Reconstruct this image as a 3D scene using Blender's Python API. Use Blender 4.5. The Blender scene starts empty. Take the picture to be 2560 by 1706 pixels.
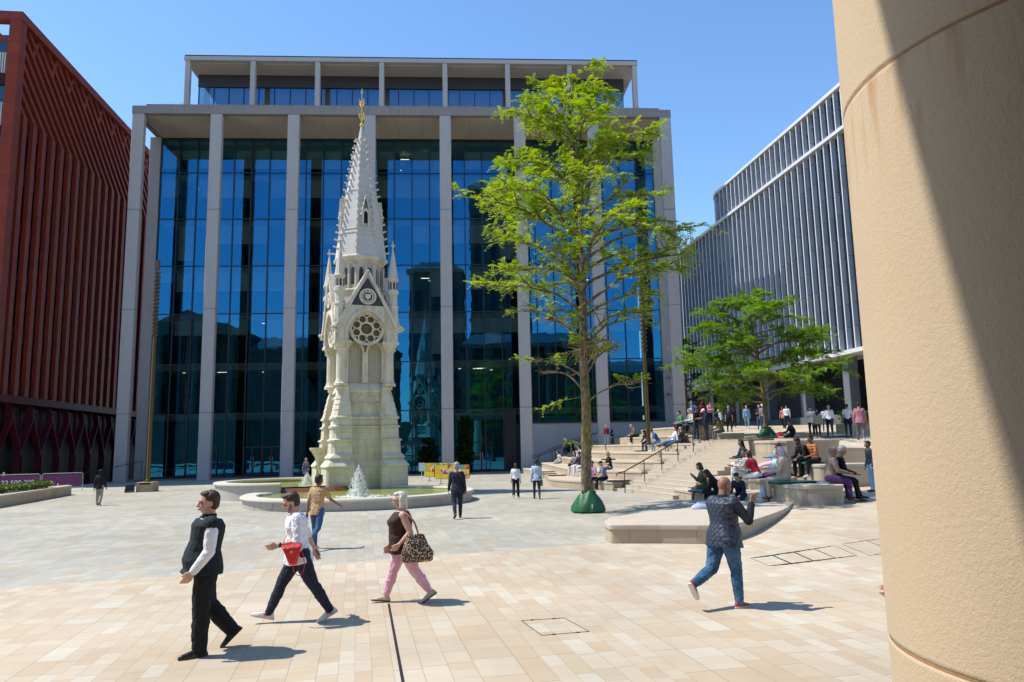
import bpy, bmesh, math, random
import numpy as np
from mathutils import Vector, Matrix, Euler

# ------------------------------------------------------------------ scene, camera, light
S = bpy.context.scene
COL = S.collection
R = math.radians
HC = 2.358
PITCH, YAW, ROLL, FPX = R(8.105), R(6.9275), R(1.1877), 1856.45
_f = Vector((math.sin(YAW)*math.cos(PITCH), math.cos(YAW)*math.cos(PITCH), math.sin(PITCH)))
_r0 = Vector((math.cos(YAW), -math.sin(YAW), 0)); _u0 = _r0.cross(_f)
_r = _r0*math.cos(ROLL) - _u0*math.sin(ROLL)
_u = _u0*math.cos(ROLL) + _r0*math.sin(ROLL)
cd = bpy.data.cameras.new('camera'); cam = bpy.data.objects.new('camera', cd); COL.objects.link(cam)
M = Matrix((( _r.x, _u.x, -_f.x, 0), (_r.y, _u.y, -_f.y, 0), (_r.z, _u.z, -_f.z, HC), (0, 0, 0, 1)))
cam.matrix_world = M
cd.sensor_width = 36; cd.lens = FPX*36/2560; cd.clip_start = .05; cd.clip_end = 3000
S.camera = cam

SUN_EL, SUN_AZ = R(59), R(9)            # azimuth measured from -X towards +Y
SUN = Vector((-math.cos(SUN_AZ)*math.cos(SUN_EL), math.sin(SUN_AZ)*math.cos(SUN_EL), math.sin(SUN_EL)))
w = bpy.data.worlds.new('World'); S.world = w; w.use_nodes = True
nt = w.node_tree; nt.nodes.clear()
sky = nt.nodes.new('ShaderNodeTexSky'); sky.sky_type = 'NISHITA'; sky.sun_disc = False
sky.sun_elevation = SUN_EL
sky.sun_rotation = math.atan2(SUN.x, SUN.y)
sky.altitude = 150; sky.air_density = 1.0; sky.dust_density = .2; sky.ozone_density = 3.5
bg = nt.nodes.new('ShaderNodeBackground'); bg.inputs[1].default_value = .15
wo = nt.nodes.new('ShaderNodeOutputWorld')
hs = nt.nodes.new('ShaderNodeHueSaturation'); hs.inputs['Saturation'].default_value = 1.1; hs.inputs['Value'].default_value = 1.12
nt.links.new(sky.outputs[0], hs.inputs['Color']); nt.links.new(hs.outputs[0], bg.inputs[0]); nt.links.new(bg.outputs[0], wo.inputs[0])
sl = bpy.data.lights.new('sun', 'SUN'); sl.energy = 4.0; sl.angle = R(.6); sl.color = (1, .95, .87)
so = bpy.data.objects.new('sun', sl); COL.objects.link(so)
so.rotation_euler = SUN.to_track_quat('Z', 'Y').to_euler(); so.location = (-40, 10, 60)
vs = S.view_settings; vs.view_transform = 'Standard'; vs.look = 'None'; vs.exposure = 0.58; vs.gamma = 1
S.cycles.max_bounces = 7; S.cycles.transparent_max_bounces = 12; S.cycles.glossy_bounces = 3
S.cycles.caustics_reflective = False; S.cycles.caustics_refractive = False

# ------------------------------------------------------------------ points of the survey
K = 2560/2353
def ray(x, y):
    return _f + _r*((x*K-1280)/FPX) + _u*((853-y*K)/FPX)
def G(x, y, z=0.0):
    d = ray(x, y); t = (z-HC)/d.z
    return Vector((d.x*t, d.y*t, z))
def PY(x, y, Y):
    d = ray(x, y); t = Y/d.y
    return Vector((d.x*t, Y, HC+d.z*t))

# ------------------------------------------------------------------ materials
class NT:
    def __init__(s, name):
        s.m = bpy.data.materials.new(name); s.m.use_nodes = True
        s.t = s.m.node_tree; s.t.nodes.clear()
        s.out = s.n('ShaderNodeOutputMaterial')
    def n(s, ty, **kw):
        o = s.t.nodes.new(ty)
        for k, v in kw.items():
            if k.startswith('i_'):
                o.inputs[k[2:].replace('_', ' ')].default_value = v
            else: setattr(o, k, v)
        return o
    def l(s, a, b): s.t.links.new(a, b)
    def put(s, v, inp):
        if hasattr(v, 'is_output'): s.l(v, inp)
        elif v is not None: inp.default_value = v
    def math(s, op, a, b=None, c=None):
        o = s.n('ShaderNodeMath', operation=op)
        for i, v in enumerate((a, b, c)):
            if v is not None: s.put(v, o.inputs[i])
        return o.outputs[0]
    def mix(s, f, a, b, mode='MIX'):
        o = s.n('ShaderNodeMix', data_type='RGBA', blend_type=mode)
        s.put(f, o.inputs[0]); s.put(c4(a), o.inputs[6]); s.put(c4(b), o.inputs[7])
        return o.outputs[2]
    def noise(s, vec, scale, detail=3, rough=.55):
        o = s.n('ShaderNodeTexNoise'); o.inputs['Scale'].default_value = scale
        o.inputs['Detail'].default_value = detail; o.inputs['Roughness'].default_value = rough
        if vec is not None: s.l(vec, o.inputs['Vector'])
        return o.outputs[0]
    def ramp(s, f, stops, interp='LINEAR'):
        o = s.n('ShaderNodeValToRGB'); o.color_ramp.interpolation = interp
        e = o.color_ramp.elements
        while len(e) < len(stops): e.new(.5)
        for i, (p, c) in enumerate(stops): e[i].position = p; e[i].color = c4(c)
        s.put(f, o.inputs[0]); return o.outputs[0]
    def pos(s): return s.n('ShaderNodeNewGeometry').outputs['Position']
    def obj(s): return s.n('ShaderNodeTexCoord').outputs['Object']
    def sep(s, v):
        o = s.n('ShaderNodeSeparateXYZ'); s.l(v, o.inputs[0]); return o.outputs
    def comb(s, x, y, z=0.0):
        o = s.n('ShaderNodeCombineXYZ')
        for i, v in enumerate((x, y, z)): s.put(v, o.inputs[i])
        return o.outputs[0]
    def bsdf(s, col, rough=.6, metal=0., spec=.5, bump=None, bstr=.3, bdist=.02, **kw):
        b = s.n('ShaderNodeBsdfPrincipled')
        s.put(c4(col), b.inputs['Base Color']); s.put(rough, b.inputs['Roughness'])
        b.inputs['Metallic'].default_value = metal; b.inputs['Specular IOR Level'].default_value = spec
        for k, v in kw.items(): s.put(v, b.inputs[k.replace('_', ' ')])
        if bump is not None:
            q = s.n('ShaderNodeBump'); q.inputs['Strength'].default_value = bstr; q.inputs['Distance'].default_value = bdist
            s.l(bump, q.inputs['Height']); s.l(q.outputs[0], b.inputs['Normal'])
        s.l(b.outputs[0], s.out.inputs[0]); return b
def c4(c):
    if isinstance(c, (tuple, list)) and len(c) == 3: return (c[0], c[1], c[2], 1)
    return c
def sc(c, k): return tuple(min(1, v*k) for v in c)

_mc = {}
def simple(name, col, rough=.6, var=.12, scale=6, metal=0., spec=.5, bump=0., bscale=None, space='obj', **kw):
    if name in _mc: return _mc[name]
    t = NT(name); v = t.obj() if space == 'obj' else t.pos()
    f = t.noise(v, scale, 4)
    c = t.mix(f, sc(col, 1-var), sc(col, 1+var))
    b = t.noise(v, bscale or scale*6, 3) if bump else None
    t.bsdf(c, rough, metal, spec, b, bump, .02, **kw)
    _mc[name] = t.m; return t.m

def stone(name, col, var=.14, block=None, joint=.012, bump=.25, stain=.25, speck=60):
    """dressed stone: tone patches, fine grain, and optional coursed block joints (object space)"""
    if name in _mc: return _mc[name]
    t = NT(name); v = t.obj()
    c = t.mix(t.noise(v, .7, 5), sc(col, 1-var), sc(col, 1+var))
    g = t.noise(v, speck, 2)
    c = t.mix(t.math('MULTIPLY', g, .35), c, sc(col, .7))
    st = t.ramp(t.noise(v, 1.6, 5, .65), [(.52, (0, 0, 0)), (.72, (1, 1, 1))])
    c = t.mix(t.math('MULTIPLY', st, stain), c, sc((col[0]*.75, col[1]*.72, col[2]*.66), 1))
    mp = t.n('ShaderNodeMapping'); mp.inputs['Scale'].default_value = (3.5, 3.5, .16); t.l(v, mp.inputs[0])
    c = t.mix(t.math('MULTIPLY', t.ramp(t.noise(mp.outputs[0], 1.3, 5, .6), [(.48, (0, 0, 0)), (.7, (1, 1, 1))]), stain*.7), c, sc((col[0]*.68, col[1]*.66, col[2]*.62), 1))
    h = g
    if block:
        x, y, z = t.sep(v)
        u = t.math('ADD', x, t.math('MULTIPLY', y, 1.0))
        row = t.math('FLOOR', t.math('DIVIDE', z, block[1]))
        u2 = t.math('ADD', t.math('DIVIDE', u, block[0]), t.math('MULTIPLY', row, .47))
        fx = t.math('FRACT', u2); fz = t.math('FRACT', t.math('DIVIDE', z, block[1]))
        wn = t.n('ShaderNodeTexWhiteNoise', noise_dimensions='2D'); t.l(t.comb(t.math('FLOOR', u2), row), wn.inputs['Vector'])
        c = t.mix(.22, c, t.mix(wn.outputs[0], sc(col, .6), sc(col, 1.25)))
        jm = t.math('MAXIMUM', t.math('LESS_THAN', fx, joint/block[0]), t.math('LESS_THAN', fz, joint/block[1]))
        c = t.mix(t.math('MULTIPLY', jm, .5), c, sc(col, .45))
        h = t.math('SUBTRACT', t.math('MULTIPLY', g, .3), jm)
    t.bsdf(c, .82, 0, .3, h, bump, .01)
    _mc[name] = t.m; return t.m

# ------------------------------------------------------------------ mesh builder
class MB:
    def __init__(s, M=None): s.v = []; s.f = []; s.M = M
    def add(s, vs, fs, M=None):
        o = len(s.v); M = M or s.M
        for p in vs:
            p = Vector(p); s.v.append(M @ p if M is not None else p)
        s.f += [tuple(i+o for i in f) for f in fs]; return s
    def box(s, x0, x1, y0, y1, z0, z1, M=None):
        vs = [(x, y, z) for z in (z0, z1) for y in (y0, y1) for x in (x0, x1)]
        return s.add(vs, [(0, 2, 3, 1), (4, 5, 7, 6), (0, 1, 5, 4), (2, 6, 7, 3), (0, 4, 6, 2), (1, 3, 7, 5)], M)
    def cham(s, x0, x1, y0, y1, z0, z1, c=.02, M=None):
        """box with chamfered vertical and top edges"""
        def ring(i, z):
            a0, a1, b0, b1 = x0+i, x1-i, y0+i, y1-i
            return [(a0+c, b0, z), (a1-c, b0, z), (a1, b0+c, z), (a1, b1-c, z), (a1-c, b1, z), (a0+c, b1, z), (a0, b1-c, z), (a0, b0+c, z)]
        return s.loft([ring(0, z0), ring(0, z1-c), ring(c*.7, z1)], M)
    def loft(s, rings, M=None, cap=True, close=True):
        n = len(rings[0]); vs = [p for r in rings for p in r]; fs = []
        for k in range(len(rings)-1):
            for i in range(n if close else n-1):
                j = (i+1) % n
                fs.append((k*n+i, k*n+j, (k+1)*n+j, (k+1)*n+i))
        if cap:
            fs.append(tuple(range(n-1, -1, -1))); fs.append(tuple((len(rings)-1)*n+i for i in range(n)))
        return s.add(vs, fs, M)
    def prism(s, poly, z0, z1, M=None):
        return s.loft([[(p[0], p[1], z0) for p in poly], [(p[0], p[1], z1) for p in poly]], M)
    def sprism(s, poly, zf, d, M=None):
        """solid under a polygon whose top height is zf(x,y), thickness d"""
        return s.loft([[(p[0], p[1], zf(*p)-d) for p in poly], [(p[0], p[1], zf(*p)) for p in poly]], M)
    def tube(s, pts, rad, n=8, M=None, cap=True):
        pts = [Vector(p) for p in pts]
        if not hasattr(rad, '__len__'): rad = [rad]*len(pts)
        rings = []; up = None
        for i, p in enumerate(pts):
            d = (pts[min(i+1, len(pts)-1)]-pts[max(i-1, 0)]).normalized()
            if up is None:
                a = Vector((0, 0, 1)) if abs(d.z) < .9 else Vector((1, 0, 0)); up = (a - d*a.dot(d)).normalized()
            else: up = (up - d*up.dot(d)).normalized()
            sd = d.cross(up)
            rings.append([p + (up*math.cos(2*math.pi*k/n) + sd*math.sin(2*math.pi*k/n))*rad[i] for k in range(n)])
        return s.loft(rings, M, cap)
    def lathe(s, prof, n=16, c=(0, 0), M=None, a0=0., sx=1., sy=1.):
        rings = [[(c[0]+r*sx*math.cos(a0+2*math.pi*k/n), c[1]+r*sy*math.sin(a0+2*math.pi*k/n), z) for k in range(n)] for r, z in prof]
        return s.loft(rings, M)
    def ball(s, c, r, n=10, m=6, M=None):
        c = Vector(c); rr = r if hasattr(r, '__len__') else (r, r, r)
        rings = [[(c.x+rr[0]*math.sin(t)*math.cos(2*math.pi*k/n), c.y+rr[1]*math.sin(t)*math.sin(2*math.pi*k/n), c.z-rr[2]*math.cos(t)) for k in range(n)]
                 for t in [math.pi*(i+.15)/(m+.3) for i in range(m+1)]]
        return s.loft(rings, M)
    def build(s, name, mat, parent=None, smooth=False, loc=None):
        me = bpy.data.meshes.new(name); me.from_pydata([tuple(p) for p in s.v], [], s.f)
        me.validate(); me.update()
        bm = bmesh.new(); bm.from_mesh(me); bmesh.ops.recalc_face_normals(bm, faces=bm.faces); bm.to_mesh(me); bm.free()
        me.materials.append(mat)
        if smooth:
            for p in me.polygons: p.use_smooth = True
            me.set_sharp_from_angle(angle=R(40))
        o = bpy.data.objects.new(name, me); COL.objects.link(o)
        if parent is not None: o.parent = parent
        return o
def sheet(name, vs, fs, mat, parent=None):
    me = bpy.data.meshes.new(name); me.from_pydata(vs, [], fs); me.update(); me.materials.append(mat)
    o = bpy.data.objects.new(name, me); COL.objects.link(o); o.parent = parent; return o
def empty(name, label, cat, loc=(0, 0, 0), rz=0., group=None):
    o = bpy.data.objects.new(name, None); COL.objects.link(o); o.location = loc; o.rotation_euler = (0, 0, rz)
    return tag(o, label, cat, group)
def tag(o, label, cat, group=None):
    o['label'] = label; o['category'] = cat
    if group: o['group'] = group
    return o
def struct(o): o['kind'] = 'structure'; return o
def dup(root, loc, rz=None, label=None):
    r = root.copy(); COL.objects.link(r); r.location = loc
    if rz is not None: r.rotation_euler = (0, 0, rz)
    if label: r['label'] = label
    for ch in root.children:
        c = ch.copy(); COL.objects.link(c); c.parent = r
        for g in ch.children:
            d = g.copy(); COL.objects.link(d); d.parent = c
    return r
def text(name, s, size, M, mat, parent, ext=.004, align='CENTER'):
    cu = bpy.data.curves.new(name, 'FONT'); cu.body = s; cu.size = size; cu.extrude = ext; cu.align_x = align; cu.align_y = 'CENTER'
    tmp = bpy.data.objects.new(name, cu); COL.objects.link(tmp)
    me = bpy.data.meshes.new_from_object(tmp); bpy.data.objects.remove(tmp)
    me.materials.clear(); me.materials.append(mat)
    o = bpy.data.objects.new(name, me); COL.objects.link(o); o.parent = parent; o.matrix_local = M; return o
def catmull(pts, n=6):
    pts = [Vector(p) for p in pts]; out = []
    for i in range(len(pts)-1):
        p0, p1, p2, p3 = pts[max(i-1, 0)], pts[i], pts[i+1], pts[min(i+2, len(pts)-1)]
        for k in range(n):
            t = k/n
            out.append(.5*((2*p1)+(p2-p0)*t+(2*p0-5*p1+4*p2-p3)*t*t+(3*p1-p0-3*p2+p3)*t**3))
    out.append(pts[-1]); return out
# ------------------------------------------------------------------ ground, terrace
def ground_z(x, y):
    if x < -28.1: return -.72
    rx = max(0., min(x, 11.5)-7)*.085 + max(0., x-11.5)*.02
    fade = 1. if x > 13 else max(0., min(1., (30.5-y)/3.5))
    near = max(0., min(1., (y-11)/6))
    return rx*fade*near
def terr_z(x, y):
    return 2.45-.1*(37.5-y) if y < 37.5 else 2.45+.055*(min(y, 62)-37.5)*max(.12, min(1, (x-15.5)/5.5))

def paving_mat():
    t = NT('sandstone_paving'); p = t.pos(); x, y, z = t.sep(p)
    a = R(4.925)
    u0 = t.math('ADD', t.math('MULTIPLY', y, math.cos(a)), t.math('MULTIPLY', x, -math.sin(a)))
    v0 = t.math('ADD', t.math('MULTIPLY', x, math.cos(a)), t.math('MULTIPLY', y, math.sin(a)))
    # warm zone near the viewer, grey-green zone beyond: boundary line in plan
    b1 = t.math('ADD', 16.98, t.math('MULTIPLY', x, .265))
    b2 = t.math('MAXIMUM', 18.35, t.math('ADD', 17.55, t.math('MULTIPLY', t.math('SUBTRACT', x, 6.8), 1.03)))
    sel = t.math('GREATER_THAN', x, 4.7)
    bnd = t.math('ADD', t.math('MULTIPLY', b1, t.math('SUBTRACT', 1, sel)), t.math('MULTIPLY', b2, sel))
    bnd = t.math('ADD', bnd, t.math('MULTIPLY', t.math('GREATER_THAN', x, 11.2), 60))
    warm = t.math('LESS_THAN', y, bnd)
    wv = t.math('ADD', t.math('DIVIDE', v0, .27), t.math('ADD', t.math('MULTIPLY', t.math('SINE', t.math('MULTIPLY', v0, 2.3)), .5), t.math('MULTIPLY', t.math('SINE', t.math('MULTIPLY', v0, 5.9)), .16)))
    ci = t.math('FLOOR', wv); cf = t.math('FRACT', wv)
    w1 = t.n('ShaderNodeTexWhiteNoise', noise_dimensions='1D'); t.l(ci, w1.inputs['W'])
    ln = t.math('ADD', .38, t.math('MULTIPLY', w1.outputs[0], .3))
    uu = t.math('ADD', t.math('DIVIDE', u0, ln), t.math('MULTIPLY', w1.outputs[0], 37))
    uu = t.math('ADD', uu, t.math('MULTIPLY', t.math('SINE', t.math('MULTIPLY', uu, 1.7)), .22))
    ui = t.math('FLOOR', uu); uf = t.math('FRACT', uu)
    w2 = t.n('ShaderNodeTexWhiteNoise', noise_dimensions='3D'); t.l(t.comb(ci, ui, warm), w2.inputs['Vector'])
    rnd = w2.outputs[0]
    cw = t.ramp(rnd, [(0, (.52, .405, .285)), (.16, (.495, .355, .235)), (.32, (.55, .455, .35)), (.5, (.535, .425, .31)), (.66, (.57, .485, .385)), (.82, (.52, .385, .265)), (.93, (.59, .535, .455))], 'CONSTANT')
    cg = t.ramp(rnd, [(0, (.405, .38, .31)), (.16, (.36, .35, .295)), (.3, (.43, .365, .27)), (.42, (.43, .41, .345)), (.58, (.385, .375, .33)), (.74, (.465, .435, .365)), (.9, (.44, .38, .295))], 'CONSTANT')
    c = t.mix(warm, cg, cw)
    c = t.mix(t.math('ADD', .16, t.math('MULTIPLY', warm, .26)), c, t.mix(warm, (.41, .39, .335), (.515, .445, .345)))
    c = t.mix(1., c, t.mix(warm, (1, 1, .98), (.985, 1.01, .98)), 'MULTIPLY')
    # veins within each stone, broad dirt, specks
    st = t.n('ShaderNodeMapping'); st.inputs['Scale'].default_value = (1, 2.6, 1); t.l(p, st.inputs[0])
    sv = t.noise(st.outputs[0], 2.3, 5, .6)
    c = t.mix(t.math('MULTIPLY', t.math('SUBTRACT', sv, .35), .55), c, t.mix(warm, (.30, .27, .2), (.46, .29, .15)))
    br = t.ramp(t.noise(p, .23, 4, .6), [(.38, (.87, .86, .84)), (.62, (1.05, 1.05, 1.05))])
    c = t.mix(1., c, br, 'MULTIPLY'); c = t.mix(1., c, (.92, .92, .92), 'MULTIPLY')
    sp = t.ramp(t.noise(p, 9, 3, .7), [(.66, (0, 0, 0)), (.74, (1, 1, 1))])
    c = t.mix(t.math('MULTIPLY', sp, .16), c, (.18, .15, .12))
    vo = t.n('ShaderNodeTexVoronoi'); vo.inputs['Scale'].default_value = 2.6; t.l(p, vo.inputs['Vector'])
    gum = t.math('LESS_THAN', vo.outputs['Distance'], t.math('MULTIPLY', t.noise(p, 1.1, 2), .075))
    c = t.mix(t.math('MULTIPLY', gum, .45), c, (.13, .12, .11))
    jw = t.math('MAXIMUM', t.math('LESS_THAN', cf, .022), t.math('LESS_THAN', uf, .016))
    c = t.mix(t.math('MULTIPLY', jw, .62), c, (.17, .14, .11))
    h = t.math('SUBTRACT', t.math('MULTIPLY', t.noise(p, 30, 3), .25), jw)
    t.bsdf(c, t.math('ADD', .62, t.math('MULTIPLY', sv, .25)), 0, .35, h, .35, .006)
    return t.m
PAVE = paving_mat()
def grid(xs, ys, zf):
    vs = [(x, y, zf(x, y)) for y in ys for x in xs]; n = len(xs)
    return vs, [(j*n+i, j*n+i+1, (j+1)*n+i+1, (j+1)*n+i) for j in range(len(ys)-1) for i in range(n-1)]
xs = [-900, -200, -60, -28.3, -28, -20, 0, 3]+[4+.75*i for i in range(30)]+[30, 40, 60, 200, 900]
ys = [-400, -60, 0, 8]+[9+.75*i for i in range(31)]+[34, 40, 60, 90, 200, 1200]
plaza = sheet('plaza_paving', *grid(xs, ys, ground_z), PAVE); struct(plaza)
for p in plaza.data.polygons: p.use_smooth = True

SAND = stone('step_stone', (.50, .43, .335), .1, None, bump=.2, stain=.35)
RISER = stone('riser_stone', (.47, .385, .275), .12, (.95, .62), .018, .2, .4)
DARKSTRIP = simple('tread_nosing', (.16, .155, .15), .7, .1)

# steps, tiers: curves in plan (k = 1..5), all rising towards +X
TIERS = {1: [(8.75, 66), (8.7, 54.2), (7.85, 47), (7.5, 43.6), (8.5, 40.2), (9.4, 38.9), (10.1, 37.9)],
         2: [(10.3, 65), (9.5, 53), (9.2, 47.5), (9.6, 43.8), (10.5, 40.8), (11.5, 38.9)],
         3: [(11.8, 65), (11.0, 54), (10.85, 48.8), (11.3, 45), (12.1, 41.8), (12.9, 40.0)],
         4: [(13.3, 65), (12.6, 55), (12.5, 50), (12.9, 46), (13.6, 43), (14.3, 41.2)],
         5: [(14.8, 65), (14.2, 57), (14.2, 52), (14.4, 47), (15, 44), (15.7, 42.4)]}
TZ = .47
tier_curves = {}
def seat_solid(poly, z0, z1, parent, name='seat_tier'):
    """riser solid with a slightly proud rounded coping"""
    mb = MB(); mb.prism(poly, z0, z1-.12); o = mb.build(name, RISER, parent)
    c = MB(); cen = Vector((sum(p[0] for p in poly)/len(poly), sum(p[1] for p in poly)/len(poly)))
    def off(d): 
        n = len(poly); out = []
        for i in range(n):
            a, b, cc = Vector(poly[i-1][:2]), Vector(poly[i][:2]), Vector(poly[(i+1) % n][:2])
            e1, e2 = (b-a), (cc-b)
            n1 = Vector((e1.y, -e1.x)).normalized() if e1.length > 1e-6 else Vector((0, 0)); n2 = Vector((e2.y, -e2.x)).normalized() if e2.length > 1e-6 else n1
            m = n1+n2
            m = m/max(.6, m.length**2/2) if m.length > .2 else n1
            out.append(b+m*d*area)
        return out
    ar = sum(poly[i-1][0]*poly[i][1]-poly[i][0]*poly[i-1][1] for i in range(len(poly)))
    area = 1 if ar > 0 else -1
    r0, r1, r2 = off(.03), off(.022), off(-.02)
    c.loft([[(p.x, p.y, z1-.118) for p in r0], [(p.x, p.y, z1-.045) for p in r0], [(p.x, p.y, z1-.012) for p in r1], [(p.x, p.y, z1) for p in r2]])
    c.build('coping', SAND, o)
    return o
amph = empty('seating_steps', 'curved sandstone amphitheatre of seating tiers beside the office', 'stone steps', (0, 0, 0))
for k in range(1, 6):
    cur = [(p.x, p.y) for p in catmull([(a, b, 0) for a, b in TIERS[k]], 5)]
    tier_curves[k] = cur
    back = [(p[0]+2.6, p[1]+.2) for p in reversed(cur)]
    back[0] = (cur[-1][0]+1.55, cur[-1][1]+1.5)
    seat_solid(cur+back, -.3, TZ*k, amph)
NS = 15; SH = TZ*5/NS
mbn = []
def stepL(k): return Vector((9.75+.41*k, 37.6+.36*k))
def stepR(k): return Vector((10.55+.44*k, 31.2+.25*k))
for k in range(NS):
    a, b = stepL(k), stepR(k); c_, d_ = stepL(k+1)+Vector((.25, 0)), stepR(k+1)+Vector((.25, 0))
    mid = (a+b)/2+Vector((.18, 0)); m2 = (c_+d_)/2+Vector((.18, 0))
    f = [(p.x, p.y) for p in catmull([(a.x-.1, a.y+1.2, 0), (mid.x, mid.y, 0), (b.x, b.y, 0)], 4)]
    g = [(p.x, p.y) for p in catmull([(c_.x-.1, c_.y+1.2, 0), (m2.x, m2.y, 0), (d_.x, d_.y, 0)], 4)]
    mb = MB(); mb.prism(f+g[::-1], -.2, SH*(k+1)); o = mb.build('step', SAND, amph)
    n_ = MB(); e = [(p[0]+.02, p[1]) for p in f]; e2 = [(p[0]+.09, p[1]) for p in f]
    n_.prism(e+e2[::-1], SH*(k+1)-.01, SH*(k+1)+.004); n_.build('nosing', DARKSTRIP, o)
# right-hand tiers
def arcpoly(*pts): return [(p.x, p.y) for p in catmull([(a, b, 0) for a, b in pts], 4)]
RT = [(.44, arcpoly((10.85, 31.9), (10.85, 29.5), (11.0, 28.0), (11.6, 27.4), (13.6, 27.9))+[(14.2, 29.2), (13.9, 32.6)]),
      (.88, arcpoly((12.7, 32.3), (12.8, 30.6), (13.1, 29.5), (13.7, 29.0), (15.6, 29.6))+[(16.3, 31), (15.5, 33)]),
      (1.31, arcpoly((14.1, 33), (14.2, 31.8), (14.5, 31.0), (15.1, 30.6), (17, 31.2))+[(17.8, 32.4), (17, 34)]),
      (1.75, arcpoly((15.5, 34), (15.6, 33.0), (15.9, 32.4), (16.5, 32.0), (18.4, 32.6))+[(19.5, 34), (18, 35.5)])]
for z, poly in RT: seat_solid(poly, -.2, z, amph)
TERR = [(17.5, 66), (16.8, 52), (16.4, 45), (15.9, 42.8), (17.0, 37.2), (17.6, 34.6), (18.6, 33.4), (20.6, 32.6), (21, 31.2), (30, 31.2), (60, 31.2), (60, 90), (17.5, 90)]
tm = MB(); bmt = bmesh.new()
vts = [bmt.verts.new((a, b, 0)) for a, b in TERR]; fc = bmt.faces.new(vts); bmesh.ops.triangulate(bmt, faces=[fc])
bmesh.ops.subdivide_edges(bmt, edges=bmt.edges[:], cuts=6, use_grid_fill=True)
for v in bmt.verts: v.co.z = terr_z(v.co.x, v.co.y)
sk = MB()
for e in bmt.edges:
    if len(e.link_faces) == 1:
        p_, q_ = e.verts[0].co, e.verts[1].co
        sk.add([p_-Vector((0, 0, .004)), q_-Vector((0, 0, .004)), (q_.x, q_.y, -.4), (p_.x, p_.y, -.4)], [(0, 1, 2, 3)])
sk.build('terrace_wall', RISER, amph)
me = bpy.data.meshes.new('upper_terrace_paving'); bmt.to_mesh(me); bmt.free(); me.materials.append(PAVE)
to = bpy.data.objects.new('upper_terrace_paving', me); COL.objects.link(to); struct(to)

mb = MB(); mb.prism([(17.4, 36), (18.4, 34), (20.9, 33), (21.3, 31.6), (60, 31.6), (60, 36)], -.3, 1.7)
mb.build('terrace_wall', RISER, amph)
def stone_block(name, label, poly, z0, z1, mat=None, bev=.05):
    mb = MB()
    o = seat_solid(poly, z0, z1, None, name); tag(o, label, 'stone bench', 'stone bench blocks')
    return o
def roundrect(x0, x1, y0, y1, r, rz=0., n=4):
    c = Vector(((x0+x1)/2, (y0+y1)/2)); pts = []
    for cx, cy, a in ((x1-r, y1-r, 0), (x0+r, y1-r, 90), (x0+r, y0+r, 180), (x1-r, y0+r, 270)):
        for i in range(n+1):
            t = R(a+90*i/n); p = Vector((cx+r*math.cos(t), cy+r*math.sin(t)))-c
            p.rotate(Matrix.Rotation(rz, 2)); pts.append(tuple(p+c))
    return pts
# ------------------------------------------------------------------ central office building
FROT = -R(3.277675); FO = Vector((-27.075, 69.8785, 0))
CONC = stone('pale_concrete', (.43, .41, .40), .07, None, bump=.12, stain=.3)
CONCD = stone('weathered_concrete', (.27, .26, .25), .2, None, bump=.2, stain=.7)
SOFF = stone('soffit_concrete', (.50, .465, .41), .05, None, bump=.08, stain=.1)
DARK = simple('dark_frame', (.018, .02, .024), .35, .1)
JOINT = simple('joint_grey', (.16, .15, .145), .9)
def glass_mat(name, tint=(.06, .30, .60), fac=.5, trans=(.55, .66, .62)):
    t = NT(name); g = t.n('ShaderNodeBsdfGlossy'); g.inputs['Roughness'].default_value = .004
    g.inputs['Color'].default_value = c4(tint)
    n = t.n('ShaderNodeBump'); n.inputs['Strength'].default_value = .011; n.inputs['Distance'].default_value = .3
    t.l(t.noise(t.obj(), .55, 2), n.inputs['Height']); t.l(n.outputs[0], g.inputs['Normal'])
    tr = t.n('ShaderNodeBsdfTransparent'); tr.inputs[0].default_value = c4(trans)
    lw = t.n('ShaderNodeLayerWeight'); lw.inputs[0].default_value = .25
    f = t.math('ADD', fac, t.math('MULTIPLY', lw.outputs['Fresnel'], .3))
    m = t.n('ShaderNodeMixShader'); t.put(f, m.inputs[0]); t.l(tr.outputs[0], m.inputs[1]); t.l(g.outputs[0], m.inputs[2])
    t.l(m.outputs[0], t.out.inputs[0]); return t.m
GLASS = glass_mat('office_glass', (.03, .24, .46), .54)
office = empty('office_building', 'big glass office block with tall pale concrete colonnade and set back top floor', 'office building', FO, FROT)
BAY, NB, CW, CDp = 7.2, 7, 1.1, .6
SB = 5.7     # setback of the glass wall
for i in range(NB+1):
    s0 = i*BAY
    mb = MB(); 
    for z0, z1 in ((-.2, 5.95), (5.98, 15.4), (15.43, 24.8), (24.83, 34.2)): mb.cham(s0, s0+CW, 0, CDp, z0, z1, .05)
    o = mb.build('column', CONC, office)
    j = MB()
    for z in (5.95, 15.4, 24.8): j.box(s0+.02, s0+CW-.02, .02, CDp-.02, z-.01, z+.04)
    j.build('joint', JOINT, o)
LEN = NB*BAY+CW
mb = MB(); mb.box(-.02, LEN+.02, -.02, CDp, 34.2, 34.95); mb.box(-.02, CDp, CDp, 22, 34.2, 34.95); mb.box(LEN-CDp, LEN+.02, CDp, 22, 34.2, 34.95)
mb.build('cornice', CONCD, office)
mb = MB(); mb.box(.9, LEN-.9, .8, 22, 34.96, 35.5); mb.build('parapet', CONCD, office)
mb = MB()
for i in range(NB*3):
    a = .6+(LEN-1.2)*i/(NB*3); b = .6+(LEN-1.2)*(i+1)/(NB*3)-.02
    mb.box(a, b, CDp+.004, SB+.3, 34.22, 34.5)
mb.build('soffit', SOFF, office)
for s0 in (-.55, LEN-.5):
    mb = MB(); mb.cham(s0, s0+1.05, SB-.3, SB+.8, -.2, 34.2, .04); mb.build('corner_pier', CONC, office)
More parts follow.
